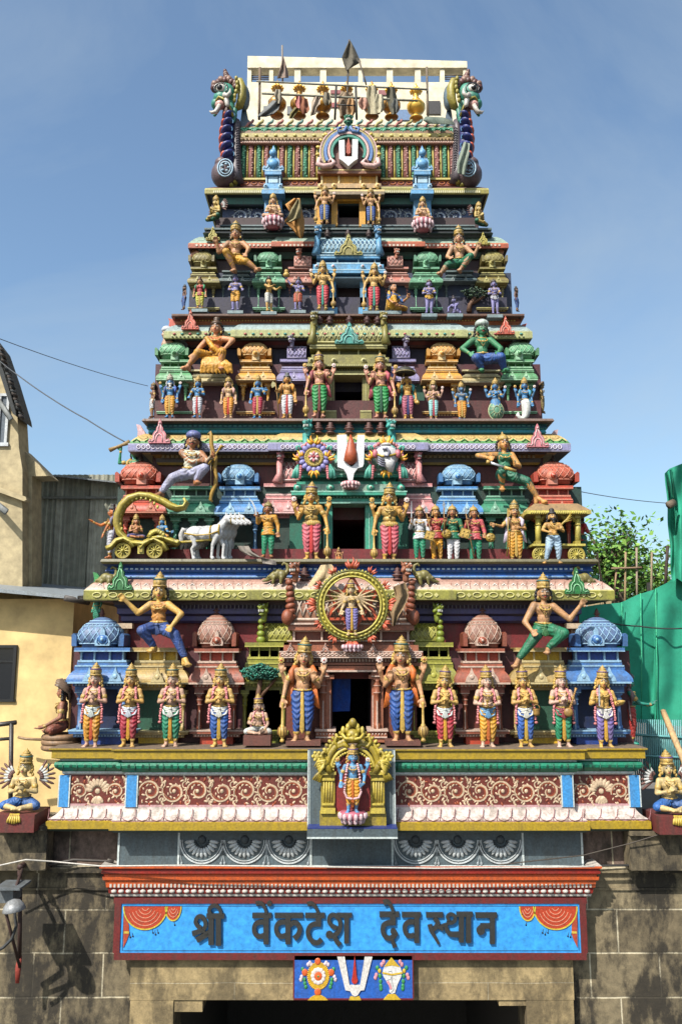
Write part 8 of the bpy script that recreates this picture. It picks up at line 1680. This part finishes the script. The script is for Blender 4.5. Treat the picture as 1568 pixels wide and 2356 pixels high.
b = MB(paint((206, 210, 214), .5, .2), paint((90, 100, 112), .4, .1)); b.use(b.mats[0]).pb(-30, 905, 19, 911, YT2-.05, .1).pb(-30, 1018, 19, 1026, YT2-.05, .1).pb(13, 911, 19, 1018, YT2-.05, .1).pb(-4, 911, 0, 1018, YT2-.045, .1); w_ = hb(b, 'window'); b = MB(b.mats[1]); b.pb(-30, 911, 13, 1018, YT2-.01, .02); hb(b, 'pane'); b = MB(paint((120, 124, 124), .6, .4)); b.tube([P(-20, 900, YT2-.1), P(10, 940, YT2-.3), P(26, 965, YT2-.5)], .05, 6, fl=.3); b.tube([P(-20, 1150, YT2-.1), P(16, 1178, YT2-.5)], .06, 6, fl=.3); hb(b, 'awning_slat')
# --- tall cream building behind the roof
BD = thing('apartment_block', 'cream apartment block with an open grid of rooftop frames behind the temple roof', 'building', P(820, 270, 24)); hb = ob(BD.location.copy(), BD); YB_ = 24.0
CRM = paint((248, 236, 206), .8, .08, bump=.1, sc=.5)
b = MB(CRM); X0, X1 = XX(569, 180, YB_), XX(1074, 180, YB_); b.box((X0, YB_, 2), (X1, YB_+6, ZZ(189, YB_))); hb(b, 'wall')
b = MB(CRM); b.add([(X0, YB_-.05, ZZ(158, YB_)), (X1, YB_-.05, ZZ(158, YB_)), (X1, YB_-.05, ZZ(143, YB_)), (X0, YB_-.05, ZZ(131, YB_)), (X0, YB_+.35, ZZ(158, YB_)), (X1, YB_+.35, ZZ(158, YB_)), (X1, YB_+.35, ZZ(143, YB_)), (X0, YB_+.35, ZZ(131, YB_))], [(0, 1, 2, 3), (7, 6, 5, 4), (0, 4, 5, 1), (1, 5, 6, 2), (2, 6, 7, 3), (3, 7, 4, 0)])
hb(b, 'roof_beam')
for x0, x1 in ((569, 578), (619, 628), (677, 691), (736, 750), (824, 834), (889, 903), (954, 967), (1012, 1022), (1065, 1074)):
    b = MB(CRM); b.pb(x0, 158.2, x1, 188.8, YB_, .3); hb(b, 'roof_column')
b = MB(paint((90, 80, 76), .6, .2)); 
for y in (174, 178, 182): b.tube([P(578, y, YB_+.1), P(619, y, YB_+.1)], .02, 5); b.tube([P(1022, y, YB_+.1), P(1065, y, YB_+.1)], .02, 5)
hb(b, 'rail')
for x0, y0, x1, y1, c in ((606, 244, 640, 262, (96, 104, 112)), (760, 207, 800, 215, (150, 70, 72)), (870, 207, 900, 218, (160, 90, 92)), (912, 252, 945, 276, (110, 140, 180)), (980, 232, 1012, 262, (60, 56, 54)), (660, 244, 700, 262, (110, 112, 112)), (760, 236, 800, 246, (170, 80, 80))):
    b = MB(paint(c, .5, .2)); b.pb(x0, y0, x1, y1, YB_-.04, .1); hb(b, 'window')
# --- roof pots, rails and flags
gm, gnt, gbb = new_mat('gilded_brass'); gbb.inputs['Base Color'].default_value = (.74, .45, .08, 1); gbb.inputs['Metallic'].default_value = .45; gbb.inputs['Roughness'].default_value = .32
YK = 14.75
KP = [(r_*.74, z_) for r_, z_ in [(0.16, 0), (.19, .02), (.10, .07), (.08, .11), (.10, .13), (.20, .17), (.25, .24), (.25, .31), (.18, .38), (.09, .42), (.12, .44), (.075, .47), (.06, .52), (.08, .535), (.06, .55), (.085, .565), (.14, .62), (.13, .64), (.09, .68), (.05, .71), (.06, .725), (.03, .78), (.005, .82)]]
tp = None
for i, (x, yb, lab) in enumerate(((637, 268, 'grey cloth wound around its foot'), (688, 269, 'pink rag tied on its belly'), (742, 270, 'pale rag on its left'), (797, 270, 'standing between the black ladder rails'), (855, 270, 'long cream cloth hanging over it'), (900, 272, 'dark drooping cloth on its right'), (957, 275, 'bare and shining, rightmost of the row'))):
    t = thing('roof_pot', 'golden finial pot on the roof ridge, '+lab, 'finial pot', P(x, yb, YK), group='golden pots along the roof ridge'); u = (ZZ(yb-84, YK)-ZZ(yb, YK))/.82; t.scale = (u,)*3
    b = MB(gm if i == 6 else paint((206, 150, 50), .35, .8, k=.9, metal=.2, sc=6)); b.lathe(KP, 24); k_ = b.build('pot', t)
    b = MB(gm)
    for q in range(10): a = q*pi/5; b.ell((cos(a)*.105, sin(a)*.105, .63), (.03, .03, .03), 6, 5)
    b.build('lotus_collar', t)
def cloth(name, label, rows, Y, c, seed=0, cat='cloth', amp=.05, m=8, c2=None):
    """rows: list of (left px, right px) point pairs; hung with random folds"""
    rr = random.Random(seed); n_ = len(rows); vs = []; fs = []; ph = rr.uniform(0, 6); mt_ = paint(c, .85, .3, bump=.3)
    for i, (a, e) in enumerate(rows):
        for j in range(m+1):
            t = j/m; x = a[0]+(e[0]-a[0])*t; y = a[1]+(e[1]-a[1])*t; vs.append(P(x, y, Y+amp*sin(t*9+ph+i*.8)+amp*.5*sin(i*2.1+ph)-.05*sin(pi*t)))
    for i in range(n_-1):
        for j in range(m): k_ = i*(m+1)+j; fs.append((k_, k_+1, k_+m+2, k_+m+1))
    b = MB(mt_); org = vs[0]; b.add([v-org for v in vs]+[v-org+V((0, .012, 0)) for v in vs], fs+[tuple(len(vs)+q for q in f[::-1]) for f in fs], True); o = b.build(name); o.location = org; return tag(o, label, cat)
cloth('cloth', 'grey cloth draped over the foot of the leftmost golden pot', [((628, 230), (646, 236)), ((612, 245), (640, 252)), ((600, 258), (628, 262)), ((592, 268), (612, 268))], 14.4, (120, 122, 122), 1)
cloth('cloth', 'pink and white rag tied on the second golden pot', [((682, 220), (694, 222)), ((678, 236), (698, 240)), ((684, 248), (694, 250))], 14.45, (206, 130, 130), 2)
cloth('cloth', 'dark olive rag beside the foot of the second golden pot', [((678, 246), (690, 250)), ((668, 258), (680, 262)), ((664, 272), (674, 272))], 14.45, (120, 110, 60), 8)
cloth('cloth', 'pale torn rag hanging left of the third golden pot', [((722, 222), (738, 222)), ((716, 238), (736, 240)), ((716, 252), (730, 246)), ((714, 266), (726, 262))], 14.45, (190, 170, 150), 3)
cloth('cloth', 'beige cloths hanging between the black ladder rails', [((784, 210), (812, 214)), ((778, 228), (814, 232)), ((780, 250), (810, 250)), ((782, 268), (806, 262))], 14.55, (150, 126, 100), 4)
cloth('cloth', 'long cream cloth hanging over the fifth golden pot', [((846, 196), (864, 196)), ((842, 215), (868, 218)), ((844, 240), (872, 244)), ((846, 262), (874, 262))], 14.4, (186, 176, 146), 5)
cloth('cloth', 'dark drooping cloth right of the sixth golden pot', [((892, 200), (906, 200)), ((888, 218), (912, 222)), ((892, 240), (916, 246)), ((900, 262), (910, 262))], 14.4, (104, 100, 84), 6)
cloth('cloth', 'grey cloth lying on the right end of the green ridge', [((978, 268), (1020, 270)), ((972, 276), (1040, 278)), ((985, 284), (1046, 286))], 13.9, (110, 124, 112), 7)
cloth('flag', 'faded pinkish grey conical flag above the leftmost pots', [((650, 130), (652, 130)), ((646, 150), (658, 150)), ((641, 166), (662, 164)), ((637, 180), (664, 178))], 14.6, (150, 128, 116), 9, 'flag')
cloth('flag', 'large dark grey pennant tied to the centre pole top', [((802, 94), (806, 94)), ((794, 112), (816, 112)), ((786, 132), (824, 130)), ((790, 146), (830, 142)), ((796, 162), (806, 156))], 14.6, (104, 98, 84), 10, 'flag')
cloth('flag', 'faded orange and olive flag hanging beside the left lotus figure', [((676, 456), (690, 456)), ((656, 470), (692, 470)), ((668, 490), (696, 492)), ((654, 508), (700, 506)), ((672, 528), (700, 526)), ((688, 548), (696, 548))], 13.35, (196, 140, 70), 11, 'flag', amp=.08)
cloth('flag', 'pale olive fold of the hanging flag beside the left lotus figure', [((684, 458), (688, 458)), ((670, 480), (694, 478)), ((660, 505), (690, 500)), ((654, 512), (676, 508))], 13.22, (150, 136, 96), 12, 'flag', amp=.05)
cloth('cloth', 'grey-green cloth hanging on the right roof-end serpent', [((1066, 326), (1080, 330)), ((1058, 350), (1078, 354)), ((1050, 376), (1074, 380)), ((1052, 398), (1070, 402))], 13.6, (140, 152, 136), 13)
cloth('cloth', 'pale beige cloth caught behind the top left of the great wheel', [((738, 1300), (762, 1298)), ((728, 1316), (772, 1310)), ((714, 1338), (776, 1322)), ((708, 1352), (750, 1336))], 12.1, (206, 182, 140), 14, amp=.03)
cloth('cloth', 'torn brown cloth hanging at the right of the great wheel', [((904, 1350), (932, 1340)), ((908, 1372), (940, 1370)), ((894, 1400), (930, 1396)), ((900, 1420), (916, 1418)), ((902, 1440), (908, 1440))], 11.95, (150, 122, 86), 15, amp=.05)
cloth('plastic_sheet', 'torn grey plastic caught on the second ledge right of the white horses', [((546, 1256), (572, 1256)), ((552, 1266), (580, 1270)), ((565, 1276), (600, 1282)), ((600, 1284), (634, 1290)), ((604, 1296), (636, 1300))], 12.25, (150, 140, 130), 16, amp=.03)
def pole(p0, p1, r, c, label, name='bamboo_pole', cat='pole', grp=None):
    b = MB(paint(c, .7, .4)); a_, e_ = P(*p0), P(*p1); L_ = (e_-a_).length; n_ = max(3, int(L_/.35)); pts = []; rs = []
    for i in range(n_+1): pts.append(a_.lerp(e_, i/n_)-a_); rs.append(r*(1+.12*((i % 2)-.5)))
    b.tube(pts, rs, 7); o = b.build(name); o.location = a_; return tag(o, label, cat, grp)
GP = 'poles of the rail on the roof'
pole((596, 275, 14.5), (598, 156, 14.5), .026, (120, 96, 70), 'weathered upright pole at the left end of the roof rail', grp=GP); pole((984, 275, 14.5), (981, 155, 14.5), .022, (120, 104, 84), 'weathered upright pole at the right end of the roof rail', grp=GP)
pole((590, 187, 14.45), (982, 206, 14.45), .018, (150, 150, 136), 'upper horizontal rail pole in front of the golden pots', grp=GP); pole((602, 215, 14.42), (960, 232, 14.42), .022, (150, 148, 130), 'lower horizontal rail pole in front of the golden pots', grp=GP)
pole((650, 188, 14.6), (649, 105, 14.6), .018, (150, 140, 130), 'thin spike pole holding the conical flag', grp=GP); pole((797, 260, 14.65), (803, 92, 14.65), .02, (90, 80, 70), 'thin central flag pole leaning slightly right', grp=GP); pole((842, 195, 14.5), (826, 140, 14.5), .016, (110, 96, 80), 'slanting stick supporting the dark pennant', grp=GP)
LD = thing('iron_ladder', 'black iron ladder rails standing in the middle of the roof ridge', 'ladder', P(796, 272, 14.3)); hb = ob(LD.location.copy(), LD)
for x0, x1 in ((770, 773), (820, 818)):
    b = MB(paint((24, 22, 22), .6, .1)); b.tube([P(x0, 275, 14.3), P(x1, 198, 14.3)], .022, 6); hb(b, 'rail')
for y in (241,): b = MB(paint((24, 22, 22), .6, .1)); b.tube([P(771, y, 14.3), P(819, y+2, 14.3)], .013, 6); hb(b, 'rung')
# --- right side: netting, fence, tree, poles
nm_, nnt, nbb = new_mat('green_netting'); nbb.inputs['Base Color'].default_value = (.01, .2, .12, 1); nbb.inputs['Roughness'].default_value = .85
nz_ = nd(nnt, 'ShaderNodeTexNoise', Scale=2.2, Detail=8.0, Roughness=.65); tcc = nd(nnt, 'ShaderNodeTexCoord'); nnt.links.new(tcc.outputs['Object'], nz_.inputs['Vector']); rmp = nd(nnt, 'ShaderNodeValToRGB'); rmp.color_ramp.elements[0].position = .3; rmp.color_ramp.elements[1].position = .75; rmp.color_ramp.elements[0].color = (.006, .15, .09, 1); rmp.color_ramp.elements[1].color = (.014, .27, .165, 1); nnt.links.new(nz_.outputs['Fac'], rmp.inputs['Fac']); nnt.links.new(rmp.outputs[0], nbb.inputs['Base Color'])
bpp = nd(nnt, 'ShaderNodeBump', Strength=.3, Distance=.05); nnt.links.new(nz_.outputs['Fac'], bpp.inputs['Height']); nnt.links.new(bpp.outputs[0], nbb.inputs['Normal'])
NT = thing('green_netting', 'green construction netting stretched over a scaffold right of the tower', 'netting', P(1480, 1670, 15)); hb = ob(NT.location.copy(), NT)
def net(top, bot, Y, n_, m_, seed, amp=.035):
    rr = random.Random(seed); b = MB(nm_); vs = []; N = n_*len(top)
    def at_(L_, t): s_ = t*(len(L_)-1); i = min(int(s_), len(L_)-2); f = s_-i; return (L_[i][0]+(L_[i+1][0]-L_[i][0])*f, L_[i][1]+(L_[i+1][1]-L_[i][1])*f)
    for i in range(N+1):
        a, e = at_(top, i/N), at_(bot, i/N)
        for j in range(m_+1):
            t = j/m_; x, y = a[0]+(e[0]-a[0])*t, a[1]+(e[1]-a[1])*t
            d = amp*sin(i*.55+seed+.5*sin(j*.3))*(.4+.6*sin(pi*t)) + amp*1.2*sin(i*.21+j*.16+seed)+amp*.5*sin(j*.45+i*.33)
            vs.append(P(x+1.2*sin(j*.5+seed), y, Y+d))
    fs = [(i*(m_+1)+j, i*(m_+1)+j+1, (i+1)*(m_+1)+j+1, (i+1)*(m_+1)+j) for i in range(N) for j in range(m_)]
    b.add(vs+[v+V((0, .015, 0)) for v in vs], fs+[tuple(len(vs)+q for q in f[::-1]) for f in fs], True); return b
hb(net([(1330, 1398), (1372, 1391), (1421, 1387), (1428, 1386)], [(1330, 1700), (1372, 1690), (1421, 1680), (1430, 1672)], 15.5, 4, 30, 1), 'net_panel')
hb(net([(1427, 1386), (1465, 1368), (1504, 1356), (1508, 1354)], [(1429, 1676), (1465, 1662), (1500, 1664), (1508, 1666)], 15.45, 4, 30, 2), 'net_panel')
hb(net([(1507, 1354), (1535, 1340), (1557, 1321), (1640, 1270)], [(1507, 1666), (1535, 1668), (1560, 1670), (1640, 1676)], 15.4, 4, 30, 3), 'net_panel')
hb(net([(1529, 1089), (1540, 1078), (1567, 1067), (1640, 1050)], [(1545, 1340), (1556, 1330), (1575, 1345), (1640, 1345)], 15.1, 6, 30, 4, .09), 'hanging_net'); hb(net([(1530, 1089), (1536, 1084), (1546, 1078)], [(1541, 1146), (1545, 1144), (1548, 1146)], 14.95, 6, 8, 5, .08), 'hanging_net')
for p0_, p1_ in (((1429, 1386), (1431, 1672)), ((1507, 1354), (1509, 1666)), ((1472, 1365), (1474, 1664))):
    b = MB(paint((60, 190, 140), .7, .2)); b.tube([P(p0_[0], p0_[1], 15.34), P((p0_[0]+p1_[0])/2+1.5, 1520, 15.32), P(p1_[0], p1_[1], 15.34)], .010, 5); hb(b, 'seam')
b = MB(paint((60, 60, 58), .7, .3)); b.box((XX(1500, 1500, 15.9), 15.9, 0), (XX(1508, 1500, 15.9), 16.0, ZZ(1340, 15.9))).box((XX(1600, 1500, 15.9), 15.9, 0), (XX(1608, 1500, 15.9), 16.0, ZZ(1100, 15.9))); hb(b, 'scaffold_post')
FN = thing('metal_fence', 'pale blue-green metal bar fence below the green netting at the right', 'fence', P(1520, 1760, 14.6)); hb = ob(FN.location.copy(), FN); fc = paint((110, 176, 176), .5, .3); b = MB(fc)
for i in range(34): x = 1458+i*4.6; b.tube([P(x, 1655+.05*i, 14.6), P(x+3, 1800, 14.6)], .012, 5)
hb(b, 'bars'); b = MB(fc); b.tube([P(1455, 1690, 14.58), P(1620, 1700, 14.58)], .02, 6); b.tube([P(1455, 1738, 14.58), P(1620, 1745, 14.58)], .02, 6); hb(b, 'rail')
o = corr(1476, 1640, 1690, 1800, 14.8, .3, .05, paint((110, 124, 130), .6, .3)).build('corrugated_sheet'); tag(o, 'grey corrugated sheet standing behind the blue-green bar fence', 'sheet')
pole((1524, 1636, 12.6), (1592, 1800, 11.6), .045, (206, 170, 120), 'thick pale bamboo pole slanting in front of the fence at the right edge')
GB = 'bamboo poles above the green netting'
for (x0, y0, x1, y1, r, c, l) in ((1392, 1400, 1372, 1272, .035, (160, 128, 96), 'leaning bamboo pole nearest to the tower above the netting'), (1408, 1405, 1417, 1308, .03, (170, 136, 100), 'short leaning bamboo pole rising over the netting edge'), (1436, 1400, 1438, 1270, .035, (176, 150, 110), 'upright bamboo pole second from the tall dark post group'), (1464, 1380, 1463, 1260, .035, (180, 160, 140), 'tall pale bamboo pole in front of the tree middle'), (1497, 1370, 1498, 1270, .035, (170, 150, 120), 'upright bamboo pole at the right side of the tree'), (1529, 1352, 1534, 1256, .05, (70, 50, 44), 'thick dark brown post rising above the netting')):
    pole((x0, y0, 15.9), (x1, y1, 15.9), r*.6, c, l, grp=GB)
pole((1405, 1308, 15.85), (1475, 1306, 15.85), .02, (160, 130, 100), 'thin horizontal bamboo tied across the upright poles', grp=GB)
b = MB(paint((120, 104, 84), .7, .4)); b.tube([P(1535, 1163, 14.8), P(1550, 1156, 14.9)], .07, 8, fl=.6); tag(b.build('lamp_bracket'), 'small weathered lamp bracket sticking out of the green netting', 'bracket')
b = MB(paint((222, 196, 150), .8, .2)); b.pb(1420, 1338, 1446, 1430, 24, 3); tag(b.build('distant_house_wall'), 'small beige house wall glimpsed through the tree above the netting', 'house')
# tree
def tree(cx, y0, y1, hw, Y, label, seed, n_cl=46):
    rr = random.Random(seed); base = P(cx, y1+60, Y); o = thing('leafy_tree', label, 'tree', base); s_ = S(y0, Y); h = ZZ(y0, Y)-base.z; W = hw*s_
    bk = MB(paint((104, 88, 70), .9, .4)); tips = []
    top = V((0, 0, h*.55)); bk.tube([V((0, 0, -4)), V((.1, 0, h*.3)), top], [.26, .2, .13], 8)
    for i in range(16):
        a = rr.uniform(0, 2*pi); t = rr.uniform(.25, .55); st = V((0, 0, h*t)); e = V((cos(a)*W*rr.uniform(.5, .95), sin(a)*W*.6, h*rr.uniform(.5, .95))); e.x *= 1-max(0, e.z/h-.6)*.9
        mid = st.lerp(e, .5)+V((rr.uniform(-.2, .2), 0, .2)); bk.tube([st, mid, e], [.08, .05, .02], 5); tips += [(mid, .6), (e, 1)]
        for q in range(3): e2 = e+V((rr.uniform(-.8, .8), rr.uniform(-.5, .5), rr.uniform(-.3, .8))); bk.tube([st.lerp(e, .7), e2], [.03, .012], 4); tips.append((e2, 1))
    bk.build('trunk', o); lf = MB(paint((120, 176, 60), .6, .1, k=.6), paint((160, 204, 90), .6, .1, k=.6), paint((80, 134, 50), .6, .1, k=.6))
    for (c, wt) in tips:
        for q in range(rr.randint(2, 3)):
            c2 = c+V((rr.gauss(0, .28), rr.gauss(0, .25), rr.gauss(0, .24)))
            for k_ in range(12):
                p = c2+V((rr.gauss(0, .18), rr.gauss(0, .18), rr.gauss(0, .13))); a = V((rr.uniform(-1, 1), rr.uniform(-1, 1), rr.uniform(-.6, .6))).normalized(); u_ = a.cross(V((rr.uniform(-1, 1), rr.uniform(-1, 1), rr.uniform(-1, 1)))).normalized(); l_ = rr.uniform(.06, .11)
                lf.cur = rr.choice((0, 0, 1, 2)); lf.add([p-a*l_, p+u_*l_*.45, p+a*l_, p-u_*l_*.45], [(0, 1, 2, 3)])
    lf.build('crown', o); return o
tree(1416, 1262, 1350, 56, 22, 'leafy bright green tree rising behind the netting and bamboo poles', 11)
tree(1490, 1325, 1385, 28, 24, 'smaller green treetop at the right end behind the dark post', 14)

cloth('blue_sheet', 'bright blue sheet hanging inside the lowest doorway', [((752, 1560), (806, 1562)), ((752, 1600), (806, 1602)), ((754, 1638), (804, 1636))], 12.95, (30, 90, 200), 21, 'sheet', amp=.02)

for q_, (x0_, y0_, w_, h_, c_, l_) in enumerate(((640, 205, 16, 34, (176, 166, 146), 'pale rag knotted round the neck of the leftmost golden pot'), (700, 226, 20, 36, (150, 90, 60), 'rust brown rag hanging right of the second golden pot'), (752, 212, 18, 30, (130, 120, 100), 'grey brown rag tied on the neck of the third golden pot'), (808, 226, 18, 40, (196, 150, 100), 'orange beige cloth hanging on the right black ladder rail'), (836, 224, 22, 28, (200, 150, 130), 'pinkish rag hanging left of the fifth golden pot'), (872, 216, 22, 44, (206, 196, 166), 'second long pale cloth hanging beside the fifth golden pot'), (908, 226, 16, 34, (90, 92, 88), 'dark grey rag hanging right of the sixth golden pot'))):
    cloth('cloth', l_, [((x0_-w_*.35, y0_), (x0_+w_*.35, y0_+1)), ((x0_-w_*.6, y0_+h_*.4), (x0_+w_*.5, y0_+h_*.45)), ((x0_-w_*.45, y0_+h_*.75), (x0_+w_*.6, y0_+h_*.7)), ((x0_-w_*.2, y0_+h_), (x0_+w_*.3, y0_+h_*.93))], 14.38, c_, 30+q_, amp=.045)
finish_melds()
# ------------------------------------------------------------------ camera, light, sky
cam = bpy.data.cameras.new('camera'); co = bpy.data.objects.new('camera', cam); COL.objects.link(co)
co.location = (0, 0, H); co.rotation_euler = (pi/2+TH, 0, 0); cam.sensor_fit = 'VERTICAL'; cam.sensor_height = 36; cam.lens = 36*F/2356; cam.clip_end = 5000; cam.clip_start = .05
SC.camera = co
EL, AZ = radians(46), radians(36)                       # sun high on the viewer's left, behind the camera
sd = V((-sin(AZ)*cos(EL), -cos(AZ)*cos(EL), sin(EL)))  # towards the sun
sl = bpy.data.lights.new('sun', 'SUN'); sl.energy = 4.9; sl.angle = radians(.5); sl.color = (1, .955, .87)
so = bpy.data.objects.new('sun', sl); COL.objects.link(so); so.rotation_euler = sd.to_track_quat('Z', 'Y').to_euler(); so.location = (0, -20, 40)
w = bpy.data.worlds.new('World'); SC.world = w; w.use_nodes = True; nt = w.node_tree; bg = nt.nodes['Background']
sk = nt.nodes.new('ShaderNodeTexSky'); sk.sky_type = 'NISHITA'; sk.sun_disc = False; sk.sun_elevation = EL; sk.sun_rotation = pi+AZ if False else atan2(sd.x, sd.y)
sk.air_density = 1.0; sk.dust_density = 2.4; sk.ozone_density = 2.0; sk.altitude = 0
tc = nt.nodes.new('ShaderNodeTexCoord'); mp = nt.nodes.new('ShaderNodeMapping'); mp.inputs['Scale'].default_value = (.8, .8, 1.2)
nz = nt.nodes.new('ShaderNodeTexNoise'); nz.inputs['Scale'].default_value = 1.6; nz.inputs['Detail'].default_value = 9; nz.inputs['Roughness'].default_value = .6; nz.inputs['Distortion'].default_value = .5
cr = nt.nodes.new('ShaderNodeValToRGB'); cr.color_ramp.elements[0].position = .50; cr.color_ramp.elements[1].position = .8; cr.color_ramp.elements[0].color = (.02, .02, .02, 1); cr.color_ramp.elements[1].color = (.5, .5, .5, 1)
mx = nt.nodes.new('ShaderNodeMix'); mx.data_type = 'RGBA'; mx.inputs['B'].default_value = (3.0, 3.2, 3.5, 1)
L = nt.links.new
L(tc.outputs['Generated'], mp.inputs['Vector']); L(mp.outputs['Vector'], nz.inputs['Vector']); L(nz.outputs['Fac'], cr.inputs['Fac']); L(cr.outputs['Color'], mx.inputs['Factor']); L(sk.outputs['Color'], mx.inputs['A']); tn = nt.nodes.new('ShaderNodeMix'); tn.data_type = 'RGBA'; tn.blend_type = 'MULTIPLY'; tn.inputs['Factor'].default_value = 1; tn.inputs['B'].default_value = (.97, 1.07, 1.06, 1); L(mx.outputs['Result'], tn.inputs['A']); L(tn.outputs['Result'], bg.inputs['Color'])
bg.inputs['Strength'].default_value = .12
SC.view_settings.view_transform = 'Standard'; SC.view_settings.look = 'None'; SC.view_settings.exposure = .7; SC.view_settings.gamma = 1
